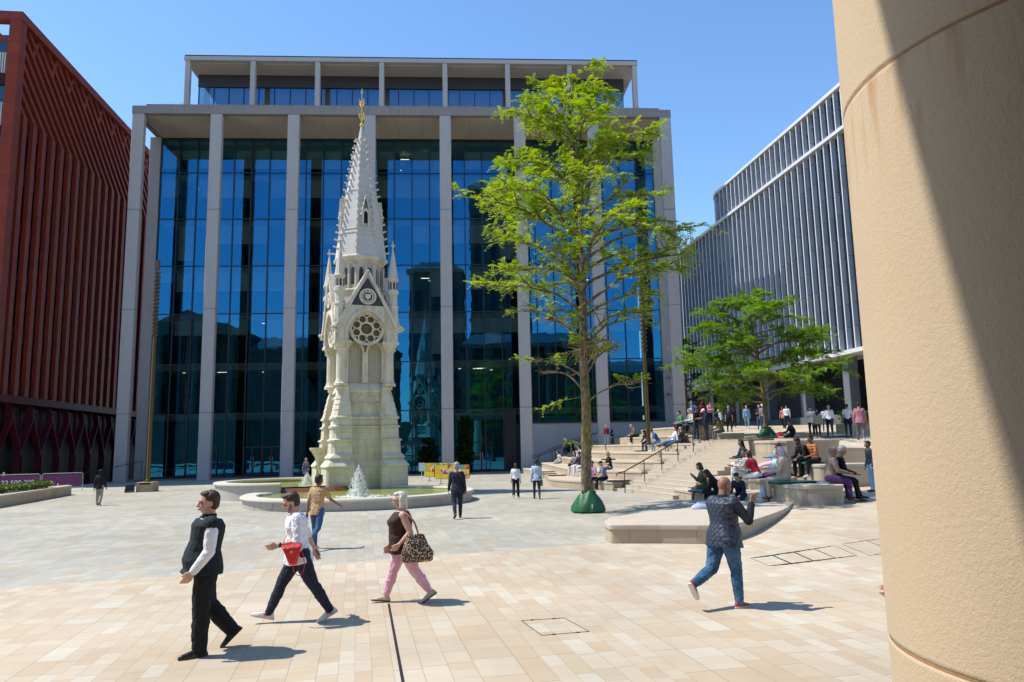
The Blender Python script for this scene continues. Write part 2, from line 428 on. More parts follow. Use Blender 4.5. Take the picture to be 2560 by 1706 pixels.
TR = [1.25, 6.1, 10.95, 15.95, 20.8, 25.65, 30.5]
WALLTOP, WALLS = 4.6, 36.0
x0g, x1g = .5, LEN-.5
edges = [x0g]+[BAY*i+CW/2 for i in range(1, NB)]+[x1g]
for i in range(NB):
    a, b = edges[i], edges[i+1]; zb = WALLTOP if i >= 5 else 0.02
    wn = sheet('window', [(a, SB, zb), (b, SB, zb), (b, SB, 34.2), (a, SB, 34.2)], [(0, 1, 2, 3)], GLASS, office)
    fr = MB()
    for k in range(4):
        x = BAY*i+CW/2+BAY/4*k
        if x < a+.05: x = a+.06
        fr.box(x-.055, x+.055, SB-.10, SB+.12, zb, 34.19)
    for z in TR:
        if z > zb+.5 and z != 1.25: fr.box(a+.001, b-.001, SB-.05, SB+.08, z-.05, z+.05)
    fr.box(a+.001, b-.001, SB-.08, SB+.1, 33.95, 34.185); fr.box(a+.001, b-.001, SB-.07, SB+.1, zb, zb+.18)
    fr.build('window_frame', DARK, wn)
# doors in the glass wall
def glass_door(s, wd, h, parent):
    d = MB(); 
    for q in (0, 1):
        x = s+q*wd/2
        d.box(x, x+.07, SB-.16, SB-.06, .05, h); d.box(x+wd/2-.07, x+wd/2, SB-.16, SB-.06, .05, h)
        d.box(x+.07, x+wd/2-.07, SB-.16, SB-.06, h-.12, h); d.box(x+.07, x+wd/2-.07, SB-.16, SB-.06, .05, .25)
    o = d.build('door', DARK, parent)
    hd = MB()
    for q in (-1, 1): hd.tube([(s+wd/2+q*.12, SB-.25, .7), (s+wd/2+q*.12, SB-.25, 1.9)], .02, 6)
    hd.build('handle', simple('steel', (.6, .6, .6), .3, .05, metal=1), o)
for s, wd in ((5.2, 1.9), (9.6, 1.7), (11.4, 1.7), (31.6, 1.8)): glass_door(s, wd, 2.9, office)
mb = MB(); mb.box(WALLS, LEN-.52, SB+.02, SB+.5, -.2, WALLTOP); mb.build('plinth_wall', stone('plinth_concrete', (.50, .47, .46), .05), office)
mb = MB(); mb.box(34.85, WALLS-.02, SB-.12, SB+.5, 0, WALLTOP+1.4); mb.build('dark_pier', DARK, office)
# interior seen through the glass
INT = simple('interior_wall', (.10, .105, .10), .8, .5, .25)
SLABM = simple('interior_slab', (.62, .62, .46), .8, .1)
SCREEN = simple('interior_blind', (.80, .86, .80), .8, .15, 3)
mb = MB(); mb.box(.6, LEN-.6, SB+9, SB+9.3, 0, 34); mb.build('back_wall', INT, office)
for s0 in (.15, LEN-.45):
    mb = MB(); mb.box(s0, s0+.3, SB+.9, SB+8.99, 0, 34.1); mb.build('side_wall', INT, office)
mb = MB(); mb.box(.1, LEN-.1, SB+.4, SB+9.3, 34.05, 34.15); mb.build('roof_slab', INT, office)
for z in TR[1:]:
    mb = MB(); mb.box(.6, LEN-.6, SB+.75, SB+8.98, z-.55, z+.02); mb.build('floor_slab', SLABM, office)
mb = MB(); mb.box(.6, LEN-.6, SB+.3, SB+8.98, 33.6, 34.0); mb.build('floor_slab', SLABM, office)
for i in range(NB):
    x = BAY*i+CW/2+1.55
    mb = MB(); mb.box(x, x+.6, SB+2.3, SB+2.9, 0, 33.58); mb.build('interior_column', simple('interior_column', (.06, .062, .06), .7), office)
rnd = random.Random(5)
for z0, z1 in zip(TR[1:], TR[2:]+[33.6]):
    base_h = rnd.choice((1.5, 1.9, 2.3))
    for i in range(NB*4):
        if rnd.random() < .72 and z1 > 12:
            a = CW/2+BAY/4*i+.08; mb = MB(); hh = base_h if rnd.random() < .8 else rnd.choice((1.0, 2.6, 3.6))
            mb.box(a, a+BAY/4-.16, SB+.35, SB+.38, max(z0+.1, z1-.6-hh), z1-.6); mb.build('roller_blind', SCREEN, office)
EM = NT('ceiling_lamp'); e_ = EM.n('ShaderNodeEmission'); e_.inputs[0].default_value = (1, .93, .8, 1); e_.inputs[1].default_value = 3.2; EM.l(e_.outputs[0], EM.out.inputs[0])
mb = MB()
for k in range(46):
    z = rnd.choice(TR[2:]+[33.6])-.58; x = rnd.uniform(2, LEN-4); y = SB+rnd.uniform(1.5, 6)
    mb.box(x, x+rnd.choice((.25, .25, .9)), y, y+.12, z-.02, z)
mb.build('ceiling_lights', EM.m, office)['kind'] = 'stuff'
# top floor
UB, UZ0, UZ1, UG = 12.0, 35.5, 46.75, 15.2
for i in range(NB+1):
    mb = MB(); s0 = BAY*i+(0 if i < NB else .45); mb.cham(s0, s0+.55, UB, UB+.6, UZ0-.4, UZ1-.62, .03); mb.build('column', CONC, office)
mb = MB(); mb.box(-.1, LEN-.0, UB-.05, UB+16, UZ1-.6, UZ1-.12); mb.build('roof_edge', CONC, office)
mb = MB(); mb.box(-.05, LEN-.05, UB+.02, UB+16, UZ1-.119, UZ1+.05); mb.build('roof', DARK, office)
mb = MB()
for i in range(NB*2):
    a = .1+(LEN-.3)*i/(NB*2); b = .1+(LEN-.3)*(i+1)/(NB*2)-.02
    mb.box(a, b, UB+.62, UG+.2, UZ1-.66, UZ1-.604)
mb.build('soffit', SOFF, office)
mb = MB(); mb.box(.35, LEN-1.0, UG, UG+.3, 44.6, UZ1-.67); mb.build('fascia_panel', simple('charcoal_panel', (.03, .032, .04), .5, .15), office)
mb = MB(); mb.box(.35, LEN-1., UG+5, UG+5.3, 35.5, 44.6); mb.build('back_wall', INT, office)
for i in range(NB):
    a, b = max(.4, BAY*i+.05), min(LEN-1.05, BAY*(i+1)+.05)
    wn = sheet('window', [(a, UG+.1, 35.5), (b, UG+.1, 35.5), (b, UG+.1, 44.6), (a, UG+.1, 44.6)], [(0, 1, 2, 3)], GLASS, office)
    fr = MB()
    for k in range(4): x = a+.06+(b-a)/4*k; fr.box(x-.05, x+.05, UG, UG+.15, 35.5, 44.59)
    fr.build('window_frame', DARK, wn)
pl = MB(); rp = random.Random(9)
for k in range(260):
    x = rp.uniform(2, LEN-2); y = rp.uniform(.95, 1.6); h = rp.uniform(.12, .5)*(1.6 if rp.random() < .1 else 1); a = rp.uniform(0, 6.3)
    pl.add([(x-.03, y, 35.5), (x+.03, y, 35.5), (x+h*.4*math.cos(a), y+h*.4*math.sin(a), 35.5+h)], [(0, 1, 2)])
o = pl.build('roof_grasses', simple('roof_grass', (.16, .2, .06), .8, .4, 2), None); o.location = FO; o.rotation_euler = (0, 0, FROT); o['kind'] = 'stuff'; tag(o, 'thin grasses growing along the ledge below the top floor', 'grass')
# gilt script sign on the glass
GOLD = simple('gilt', (.85, .62, .25), .35, .1, metal=.6)
ys_ = empty('shop_sign', 'small gold script sign on the dark glass beside the brass lamp post', 'sign', FO, FROT)
text('lettering', 'Yorks', .78, Matrix.Translation((47.75, SB-.2, 8.55)) @ Matrix.Rotation(R(8), 4, 'Y').inverted() @ Matrix.Rotation(R(90), 4, 'X') @ Matrix.Shear('XZ', 4, (.25, 0)).inverted(), GOLD, ys_, .02)
mb = MB(); mb.tube([(47.2, SB-.2, 8.02), (47.8, SB-.2, 7.95), (48.5, SB-.2, 8.1), (48.75, SB-.2, 8.2)], .035, 6); mb.build('underline', GOLD, ys_)

# ------------------------------------------------------------------ red terracotta building (left)
TERRA = NT('terracotta'); p = TERRA.obj(); x, y, z = TERRA.sep(p)
cc = TERRA.mix(TERRA.noise(p, .8, 4), (.19, .027, .012), (.28, .046, .020))
wn = TERRA.n('ShaderNodeTexWhiteNoise', noise_dimensions='2D'); TERRA.l(TERRA.comb(TERRA.math('FLOOR', TERRA.math('DIVIDE', y, 1.05)), TERRA.math('FLOOR', TERRA.math('DIVIDE', z, .9))), wn.inputs['Vector'])
cc = TERRA.mix(TERRA.math('MULTIPLY', wn.outputs[0], .3), cc, (.10, .014, .009))
jz = TERRA.math('LESS_THAN', TERRA.math('FRACT', TERRA.math('DIVIDE', z, .9)), .025)
cc = TERRA.mix(TERRA.math('MULTIPLY', jz, .6), cc, (.05, .012, .01))
rb = TERRA.math('ABSOLUTE', TERRA.math('SINE', TERRA.math('MULTIPLY', y, 24)))
TERRA.bsdf(cc, .6, 0, .25, rb, .7, .03); TERRA = TERRA.m
MARO = simple('maroon_panel', (.05, .006, .011), .6, .2, 2, spec=.2)
PURP = simple('plum_metal', (.085, .008, .016), .6, .15, 2, spec=.2)
RGLASS = glass_mat('red_building_glass', (.10, .16, .2), .45, (.25, .28, .28))
XF, YN, YE, ZB, ZK, ZT = -34., 63.2, 122., 7.45, 31.25, 39.7
GB0 = -.72
red = empty('terracotta_building', 'dark red terracotta office building with leaning rooftop fins', 'office building', (XF, YN, 0))
SP, FW = 1.67, .64
n = int((YE-YN)/SP)
for i in range(n):
    y0 = 1.5+SP*i
    mb = MB()
    lean = 9.15; top = ZT-.75
    dy = lean*(top-ZK)/6.8
    f = min(1., (y0-.2)/dy) if dy > 0 else 1
    zt = ZK+(top-ZK)*f
    yt = y0-dy*f
    rings = [[(-.45, y_, z_), (.14, y_, z_), (.14, y_+FW, z_), (-.45, y_+FW, z_)] for y_, z_ in ((y0, ZB), (y0, ZK), (yt, zt))]
    mb.loft(rings); mb.build('fin', TERRA, red)
    y1 = y0+FW; y2 = y0+SP
    spz = globals().setdefault('spz', MB()); wn_ = MB(); wn_.box(-.3, -.22, y1+.01, y2-.01, ZB+.05, ZK+1.4); g_ = wn_.build('window', RGLASS, red)
    for k in range(6):
        z = ZB+.3+k*4.5; spz.box(-.215, -.16, y1+.02, y2-.02, z-.3, z+1.0)
spz.build('spandrels', MARO, red)['kind'] = 'stuff'
mb = MB(); mb.box(-12, -.6, .3, YE-YN, ZB, ZK+1); mb.box(-.59, -.5, .1, YE-YN, ZK-.3, ZT-.4); mb.build('wall', MARO, red)
mb = MB(); mb.cham(-.5, .45, -.5, .45, GB0, ZT-.75, .05); mb.build('corner_pier', TERRA, red)
mb = MB(); mb.box(-.5, .5, -.5, YE-YN, ZT-.75, ZT); mb.box(-14, -.51, -.5, .4, ZT-.75, ZT); mb.build('roof_rail', TERRA, red)
for i in range(n//2):
    y0 = 1.8+SP*2*i
    mb = MB(); mb.loft([[(-.3, y0+.35, ZT-2.6), (.1, y0+.35, ZT-2.6), (.1, y0+.8, ZT-2.6), (-.3, y0+.8, ZT-2.6)], [(-.3, y0+1.2, ZT-.55), (.1, y0+1.2, ZT-.55), (.1, y0+1.6, ZT-.55), (-.3, y0+1.6, ZT-.55)]])
    mb.build('strut', TERRA, red)
mb = MB(); mb.box(-.5, .25, -.4, YE-YN, ZB-.65, ZB-.02); mb.build('fascia_band', PURP, red)
mb = MB(); mb.box(-12, -1.3, -.3, YE-YN, GB0-.1, ZB-.66); mb.build('ground_floor_wall', simple('black_glazing', (.006, .006, .008), .45, .2, spec=.12), red)
NA = 17
for i in range(NA):
    yc = .2+SP*2*i+SP
    for sgn in (-1, 1):
        pts = catmull([(0, yc, GB0), (0, yc, 2.2), (0, yc+sgn*.35, 3.3), (0, yc+sgn*1.15, 4.7), (0, yc+sgn*1.6, 5.7), (-.25, yc+sgn*1.66, 6.75)], 3)
        mb = MB(); wv_ = [.26-.15*max(0, min(1, (p_.z-1.6)/1.6)) for p_ in pts]
        mb.loft([[(p_.x-.45, p_.y-wv_[q], p_.z), (p_.x+.05, p_.y-wv_[q]*.5, p_.z), (p_.x+.05, p_.y+wv_[q]*.5, p_.z), (p_.x-.45, p_.y+wv_[q], p_.z)] for q, p_ in enumerate(pts)])
        mb.build('arch_rib', PURP, red)
    mb = MB(); pts = catmull([(-.2, yc, 3.0), (-.2, yc, 5.2), (-.25, yc+.1, 6.0), (-.6, yc+.6, 6.6), (-1.2, yc+1.0, 6.8)], 3)
    mb.tube(pts, .13, 6); mb.build('arch_rib', PURP, red)
# gable side facing the square
GB = simple('gable_louvre', (.55, .53, .52), .5, .2, 1)
mb = MB()
for k in range(7): mb.box(-12, -.5, -.05, .25, ZB+.4+k*4.4, ZB+3.9+k*4.4)
mb.build('gable_window', RGLASS, red)
mb = MB()
for k in range(7): mb.box(-12, -.5, -.2, .28, ZB-.6+k*4.4, ZB+.35+k*4.4)
mb.build('gable_band', MARO, red)
mb = MB()
for k in range(40): mb.box(-8+.19*k, -8+.19*k+.1, -.3, -.22, ZB+22.2, ZB+24.2); mb.box(-8+.19*k, -8+.19*k+.1, -.3, -.22, ZB+26.8, ZB+28.6)
mb.build('louvre', GB, red)
mb = MB(); mb.loft([[(-3.2, -.2, ZT-8), (-2.6, -.2, ZT-8), (-2.6, .2, ZT-8), (-3.2, .2, ZT-8)], [(-.6, -.2, ZT-3), (-.0, -.2, ZT-3), (-.0, .2, ZT-3), (-.6, .2, ZT-3)]]); mb.loft([[(-3.4, -.2, ZT-.6), (-2.8, -.2, ZT-.6), (-2.8, .2, ZT-.6), (-3.4, .2, ZT-.6)], [(-.6, -.2, ZT-3), (-.0, -.2, ZT-3), (-.0, .2, ZT-3), (-.6, .2, ZT-3)]]); mb.build('strut', TERRA, red)

# ------------------------------------------------------------------ grey finned building (right)
WHITE = simple('white_aluminium', (.66, .68, .69), .35, .06, 2, spec=.6)
PANEL = NT('blue_grey_panel'); p = PANEL.obj(); x, y, z = PANEL.sep(p)
wn = PANEL.n('ShaderNodeTexWhiteNoise', noise_dimensions='2D'); PANEL.l(PANEL.comb(PANEL.math('FLOOR', PANEL.math('DIVIDE', y, 1.13)), PANEL.math('FLOOR', PANEL.math('DIVIDE', z, 1.9))), wn.inputs['Vector'])
cc = PANEL.mix(wn.outputs[0], (.44, .50, .58), (.62, .67, .74))
jz = PANEL.math('LESS_THAN', PANEL.math('FRACT', PANEL.math('DIVIDE', z, 1.9)), .02)
cc = PANEL.mix(PANEL.math('MULTIPLY', jz, .7), cc, (.05, .06, .08)); PANEL.bsdf(cc, .35, .1, .6); PANEL = PANEL.m
NAVY = simple('navy_bracket', (.02, .02, .06), .5)
SLATE = simple('dark_glazing', (.012, .014, .02), .08, .3, spec=.6)
XG, YS0, YS1 = 34., 40., 103.
grey = empty('grey_office_building', 'blue grey office building with close white vertical fins and rounded corner', 'office building', (XG, 0, 0))
def tier(z0, z1, ye, sp, round_end):
    mb = MB(); mb.box(.62, 14, YS0, ye-(5 if round_end else 0), z0, z1); mb.build('glazing', SLATE, grey)
    n = int((ye-YS0-(4 if round_end else 0))/sp)
    br = MB()
    for i in range(n):
        y = YS0+sp*i+.2
        f = MB(); f.box(.27, .62, y, y+.07, z0+.02, z1-.3); fo = f.build('fin', PANEL, grey)
        e = MB(); e.box(.2, .27, y-.02, y+.1, z0+.02, z1-.3); e.build('fin_edge', WHITE, fo)
        zz = z0+1.6+((i*37) % 5)*.05
        while zz < z1-.8: br.box(.36, .6, y+.1, y+.75, zz, zz+.16); zz += 3.75
    br.build('window_brackets', NAVY, grey)['kind'] = 'stuff'
    if round_end:
        cx, cy, rr = 5., ye-5, 5.
        mb = MB(); mb.loft([[(cx-(rr-.6)*math.cos(R(90*q/10)), cy+(rr-.6)*math.sin(R(90*q/10)), z) for q in range(11)]+[(14, cy+rr-.6, z), (14, cy, z)] for z in (z0, z1)]); mb.build('glazing', SLATE, grey)
        for q in range(1, 9):
            t = R(10*q); c_, s_ = math.cos(t), math.sin(t)
            Mx = Matrix.Translation((cx-rr*c_, cy+rr*s_, 0)) @ Matrix.Rotation(-t, 4, 'Z')
            f = MB(Mx); f.box(.27, .62, 0, .07, z0+.02, z1-.3); fo = f.build('fin', PANEL, grey)
            e = MB(Mx); e.box(.2, .27, -.02, .1, z0+.02, z1-.3); e.build('fin_edge', WHITE, fo)
        pr = [(.1, YS0), (.1, cy)]+[(cx-(rr-.1)*math.cos(R(9*q)), cy+(rr-.1)*math.sin(R(9*q))) for q in range(1, 11)]+[(14, cy+rr-.1), (14, YS0)]
        mb = MB(); mb.prism(pr, z1-.3, z1); mb.build('white_band', WHITE, grey)
    else:
        mb = MB(); mb.box(.05, 14, YS0, ye, z1-.3, z1); mb.build('white_band', WHITE, grey)
tier(9.55, 27.8, 103., 1.13, False)
tier(27.82, 31.5, 85., 1.06, True)
mb = MB()
pts = [(2.2, YS0+.4*i) for i in range(95)]+[(2.2+4.5*(1-math.cos(R(9*q))), YS0+38+4.2*math.sin(R(9*q))) for q in range(11)]
for a, b in pts: mb.box(a, a+.07, b, b+.17, 31.5, 33.0)
mb.build('roof_screen', simple('screen_slat', (.5, .48, .46), .6), grey)['kind'] = 'stuff'
mb = MB(); mb.box(3.0, 12, YS0, 80, 31.5, 32.7); mb.build('plant_room', simple('plant_grey', (.4, .4, .4), .7), grey)
mb = MB(); mb.box(-.1, 14, YS0, 103, 9.2, 9.53); mb.build('soffit', simple('white_soffit', (.62, .62, .62), .6), grey)
mb = MB(); mb.box(3.5, 14, YS0, 103, 1, 9.2); mb.build('recessed_wall', simple('black_recess', (.006, .006, .008), .5, .2, spec=.1), grey)
for k in range(9):
    mb = MB(); y = YS0+2.5+7.2*k; mb.cham(.6, 1.5, y, y+.9, 1, 9.2, .04); mb.build('pillar', simple('pillar_grey', (.14, .15, .17), .6), grey)
mb = MB(); mb.box(.2, 3.4, 46, 103, 1, 4.45); mb.build('base_wall', stone('base_stone', (.13, .13, .13), .1), grey)

# ------------------------------------------------------------------ civic buildings behind the viewer (they show in the glass)
ASH = stone('civic_stone', (.15, .125, .09), .15, (1.2, .5), .03, .2)
SLT = simple('roof_slate', (.10, .105, .12), .6, .2, 1)
BW = simple('black_window', (.01, .012, .014), .1)
def civic(x0, x1, yf, h, label, ped=False, cols=0, name='civic_building'):
    b = empty(name, label, 'building', (0, 0, 0))
    mb = MB(); mb.box(x0, x1, yf-16, yf, 0, h); mb.build('wall', ASH, b)
    mb = MB(); mb.box(x0-.4, x1+.4, yf-16.4, yf+.7, h, h+1.1); mb.box(x0-.2, x1+.2, yf-.1, yf+.45, h*.36, h*.36+.6); mb.build('cornice', ASH, b)
    n = max(2, int((x1-x0)/4.6)); wd = (x1-x0)/n
    for i in range(n):
        xc = x0+wd*(i+.5)
        for z0, z1 in ((h*.08, h*.28), (h*.42, h*.62), (h*.70, h*.9)):
            m = MB(); m.box(xc-.8, xc+.8, yf+.02, yf+.1, z0, z1); m.build('window', BW, b)
    for i in range(cols):
        xc = x0+(x1-x0)*(i+.5)/cols
        m = MB(); m.lathe([(.95, h*.38), (.8, h*.42), (.68, h*.93), (1.0, h*.97), (1.0, h)], 12, (xc, yf+1.4)); m.build('column', ASH, b, True)
    if cols:
        m = MB(); m.box(x0, x1, yf+.1, yf+2.4, h+.02, h+1.12); m.box(x0, x1, yf+.5, yf+2.5, 0, h*.37); m.build('portico', ASH, b)
    if ped:
        m = MB(); xm = (x0+x1)/2
        m.loft([[(x0-.5, y, h+1.13), (x1+.5, y, h+1.13), (xm, y, h+1.13+(x1-x0)*.2)] for y in (yf+2.4, yf-15)]); m.build('pediment', ASH, b)
    else:
        m = MB(); m.loft([[(x0, yf, h+1.13), (x1, yf, h+1.13), (x1, yf-16, h+1.13), (x0, yf-16, h+1.13)], [(x0+3, yf-5, h+4.5), (x1-3, yf-5, h+4.5), (x1-3, yf-11, h+4.5), (x0+3, yf-11, h+4.5)]]); m.build('roof', SLT, b)
    return b
civic(-82, -56, -32, 30.5, 'stone civic hall with a pediment reflected at the left of the glass', True, 6)
civic(-55.5, -20, -34, 26.5, 'long stone civic building reflected in the glass behind the monument')
civic(-3, 30, -32, 26, 'columned stone civic building reflected right of the monument', False, 7)
civic(31, 62, -36, 19, 'lower stone building reflected at the far right of the glass')
civic(-19.2, -4, -60, 52, 'dark tower block reflected above the columned civic building', name='tower_block')
civic(-2.5, 16, -75, 82, 'tall slab tower reflected at the right of the monument', name='tower_block')

# ------------------------------------------------------------------ portico: round stone pillar and roof beside the viewer
PK = .8
PILL = NT('pillar_stone'); p = PILL.obj(); x, y, z = PILL.sep(p)
cc = PILL.mix(PILL.noise(p, 1.3, 5), (.52, .395, .255), (.60, .475, .325))
cc = PILL.mix(PILL.math('MULTIPLY', PILL.noise(p, 95, 3, .7), .4), cc, (.44, .32, .2))
drip = PILL.n('ShaderNodeMapping'); drip.inputs['Scale'].default_value = (9, 9, 1.1); PILL.l(p, drip.inputs[0])
ang = PILL.ramp(PILL.noise(drip.outputs[0], 1.6, 4), [(.5, (0, 0, 0)), (.7, (1, 1, 1))])
below = PILL.ramp(PILL.math('SUBTRACT', HC+PK*1.587, z), [(0, (1, 1, 1)), (.02, (1, 1, 1)), (.45, (0, 0, 0)), (1, (0, 0, 0))])
gate = PILL.math('MULTIPLY', PILL.math('GREATER_THAN', HC+PK*1.587, z), PILL.math('MULTIPLY', below, ang))
cc = PILL.mix(PILL.math('MULTIPLY', gate, .8), cc, (.42, .22, .08))
PILL.bsdf(cc, .85, 0, .25, PILL.math('ADD', PILL.noise(p, 55, 4, .7), PILL.math('MULTIPLY', PILL.noise(p, 150, 2), .5)), .4, .006); PILL = PILL.m
PJ = simple('rusty_joint', (.34, .19, .085), .9, .5, 14)
pc = Vector((2.9711*PK, 2.821*PK))
pz_ = HC+PK*(9-2.358)
pil = empty('stone_pillar', 'huge round sandstone pillar half in shadow at the right edge', 'pillar', (pc.x, pc.y, 0))
zj = [HC+PK*(1.587-2.4666*k) for k in range(-2, 2)]
mb = MB()
bounds = [pz_-.02]+zj+[.7]
for a, b in zip(bounds, bounds[1:]): 
    mb = MB(); mb.lathe([(PK-.008, b), (PK, b+.01), (PK, b+.02), (PK, b+.2), (PK, (a+b)/2), (PK, a-.2), (PK, a-.02), (PK, a-.01), (PK-.008, a)], 96); mb.build('drum', PILL, pil, True)
mb = MB()
for z in zj: mb.lathe([(PK-.003, z-.008), (PK-.003, z+.008)], 96)
mb.build('mortar_joint', PJ, pil, True)
# roof slab of the portico; its eave casts the slanting shadow on the pillar
ea = [Vector((pc.x+PK*a, pc.y+PK*b)) for a, b in ((-3.82, .41), (-5.03, .24))]
dr = (ea[0]-ea[1]).normalized(); nr = Vector((dr.y, -dr.x))
pz = HC+PK*(9-2.358)
A_ = ea[1]-dr*9; B_ = ea[0]+dr*9
mb = MB(); mb.prism([tuple(A_), tuple(B_), tuple(B_+nr*14), tuple(A_+nr*14)], pz, pz+1.2)
PST = stone('portico_stone', (.22, .165, .11), .08)
mb2 = MB(); mb2.box(-16, 16, -3.2, -2.2, .7, pz-.02); tag(mb2.build('portico_wall', PST, None), 'stone portico back wall behind the viewer', 'wall')  # added unseen dark wall, keeps sky and bounce light off the pillar
mb2 = MB(); mb2.box(-16, 16, -2.18, pc.y+1.1, -.1, .68); tag(mb2.build('portico_floor', PST, None), 'raised stone portico floor the viewer stands on', 'platform')
for k, (px_, py_) in enumerate(((-2.35, .95), (-6.6, .1))):  # added unseen pillars, dim the light reaching the big pillar from the left
    q_ = dup(pil, (px_, py_, 0), 0, ['round sandstone pillar just out of view left of the viewer', 'round sandstone pillar at the far left end of the portico'][k])
tag(mb.build('portico_roof', stone('portico_stone', (.52, .41, .28), .08), None), 'stone portico roof above the viewer shading the pillar', 'roof')
# ------------------------------------------------------------------ gothic memorial
MEM = NT('memorial_limestone'); p = MEM.obj(); x, y, z = MEM.sep(p)
cc = MEM.mix(MEM.noise(p, 1.1, 5), (.56, .505, .40), (.66, .61, .51))
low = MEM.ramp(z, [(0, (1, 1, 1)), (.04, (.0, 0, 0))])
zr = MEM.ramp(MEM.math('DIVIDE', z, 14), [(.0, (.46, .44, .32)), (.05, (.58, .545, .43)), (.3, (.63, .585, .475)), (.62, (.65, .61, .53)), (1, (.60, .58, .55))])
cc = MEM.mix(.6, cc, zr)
dk = MEM.n('ShaderNodeMapping'); dk.inputs['Scale'].default_value = (3, 3, .7); MEM.l(p, dk.inputs[0])
cc = MEM.mix(MEM.math('MULTIPLY', MEM.ramp(MEM.noise(dk.outputs[0], 1.2, 5, .65), [(.46, (0, 0, 0)), (.72, (1, 1, 1))]), .62), cc, (.33, .285, .205))
cc = MEM.mix(1., cc, (1.03, 1, .93), 'MULTIPLY')
row = MEM.math('FLOOR', MEM.math('DIVIDE', z, .36))
u2 = MEM.math('ADD', MEM.math('DIVIDE', MEM.math('ADD', x, y), .62), MEM.math('MULTIPLY', row, .47))
wn = MEM.n('ShaderNodeTexWhiteNoise', noise_dimensions='2D'); MEM.l(MEM.comb(MEM.math('FLOOR', u2), row), wn.inputs['Vector'])
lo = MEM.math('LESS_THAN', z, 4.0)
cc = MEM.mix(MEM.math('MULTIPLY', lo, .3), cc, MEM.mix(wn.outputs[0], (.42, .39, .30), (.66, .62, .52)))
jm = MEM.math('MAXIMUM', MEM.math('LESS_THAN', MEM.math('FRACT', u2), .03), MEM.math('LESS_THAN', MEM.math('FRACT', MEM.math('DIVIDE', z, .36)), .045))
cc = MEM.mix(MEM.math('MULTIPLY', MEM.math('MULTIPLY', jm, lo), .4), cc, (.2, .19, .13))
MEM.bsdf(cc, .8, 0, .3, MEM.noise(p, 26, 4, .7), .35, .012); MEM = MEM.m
SCALE = NT('scale_carved_stone'); p = SCALE.obj(); x, y, z = SCALE.sep(p)
aa = SCALE.math('ARCTAN2', y, x)
row = SCALE.math('FLOOR', SCALE.math('DIVIDE', z, .17))
q = SCALE.math('FRACT', SCALE.math('ADD', SCALE.math('MULTIPLY', aa, 5.1), SCALE.math('MULTIPLY', row, .5)))
hz = SCALE.math('FRACT', SCALE.math('DIVIDE', z, .17))
par = SCALE.math('SUBTRACT', 1, SCALE.math('POWER', SCALE.math('ABSOLUTE', SCALE.math('SUBTRACT', SCALE.math('MULTIPLY', q, 2), 1)), 2))
hh = SCALE.math('GREATER_THAN', SCALE.math('ADD', hz, SCALE.math('MULTIPLY', par, .6)), .75)
band = SCALE.math('GREATER_THAN', SCALE.math('SINE', SCALE.math('MULTIPLY', SCALE.math('ADD', z, .2), 2.9)), -.15)
hh = SCALE.math('MULTIPLY', hh, band)
cc = SCALE.mix(SCALE.noise(p, 2.2, 5), (.50, .48, .44), (.64, .61, .55))
cc = SCALE.mix(SCALE.math('MULTIPLY', SCALE.math('SUBTRACT', 1, hh), .22), cc, (.3, .28, .24))
SCALE.bsdf(cc, .8, 0, .3, hh, .6, .04); SCALE = SCALE.m
MOS = NT('dark_mosaic'); v_ = MOS.n('ShaderNodeTexVoronoi'); v_.inputs['Scale'].default_value = 15; MOS.l(MOS.obj(), v_.inputs['Vector'])
MOS.bsdf(MOS.ramp(v_.outputs['Distance'], [(0, (.10, .075, .05)), (.45, (.03, .028, .035)), (.8, (.07, .055, .05))]), .4); MOS = MOS.m
GMOS = simple('gold_mosaic', (.15, .095, .03), .4, .5, 14)
LATT = NT('lattice_carving'); p = LATT.obj(); x, y, z = LATT.sep(p)
u_ = LATT.math('ADD', x, y)
la = LATT.math('SINE', LATT.math('MULTIPLY', LATT.math('ADD', u_, z), 33)); lb = LATT.math('SINE', LATT.math('MULTIPLY', LATT.math('SUBTRACT', u_, z), 33))
hh = LATT.math('GREATER_THAN', LATT.math('MAXIMUM', LATT.math('ABSOLUTE', la), LATT.math('ABSOLUTE', lb)), .86)
hh = LATT.math('MULTIPLY', LATT.math('ADD', LATT.math('MULTIPLY', la, lb), 1), .5)
LATT.bsdf(LATT.mix(hh, (.34, .29, .21), (.64, .58, .46)), .8, 0, .3, hh, .9, .05); LATT = LATT.m
MPOS, MROT = Vector((-3.45, 41.4, 0)), R(18)
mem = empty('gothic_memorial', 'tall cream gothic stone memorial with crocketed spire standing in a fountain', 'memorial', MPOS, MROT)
mem.scale = (1.055, 1.055, 1)
BUT = [(0, 1.92), (1.44, 1.92), (1.5, 1.97), (1.56, 1.97), (1.9, 1.74), (1.93, 1.80), (1.99, 1.80), (2.2, 1.66), (2.8, 1.66), (2.83, 1.73), (2.9, 1.73), (2.96, 1.62), (3.5, 1.62), (3.53, 1.69), (3.6, 1.69), (3.66, 1.60), (3.95, 1.60), (3.98, 1.68), (4.08, 1.68), (4.14, 1.62), (4.45, 1.55), (4.47, 1.57), (4.72, 1.50), (4.74, 1.52), (5.0, 1.44), (5.02, 1.46), (5.5, 1.34), (5.56, 1.4), (5.7, 1.4), (5.76, 1.3)]
def quad_sym(fn):
    for q in range(4): fn(Matrix.Rotation(math.pi/2*q, 4, 'Z'), q)
BUT = [(z, a*(1+.055*max(0, min(1, (4.2-z)/2)))) for z, a in BUT]
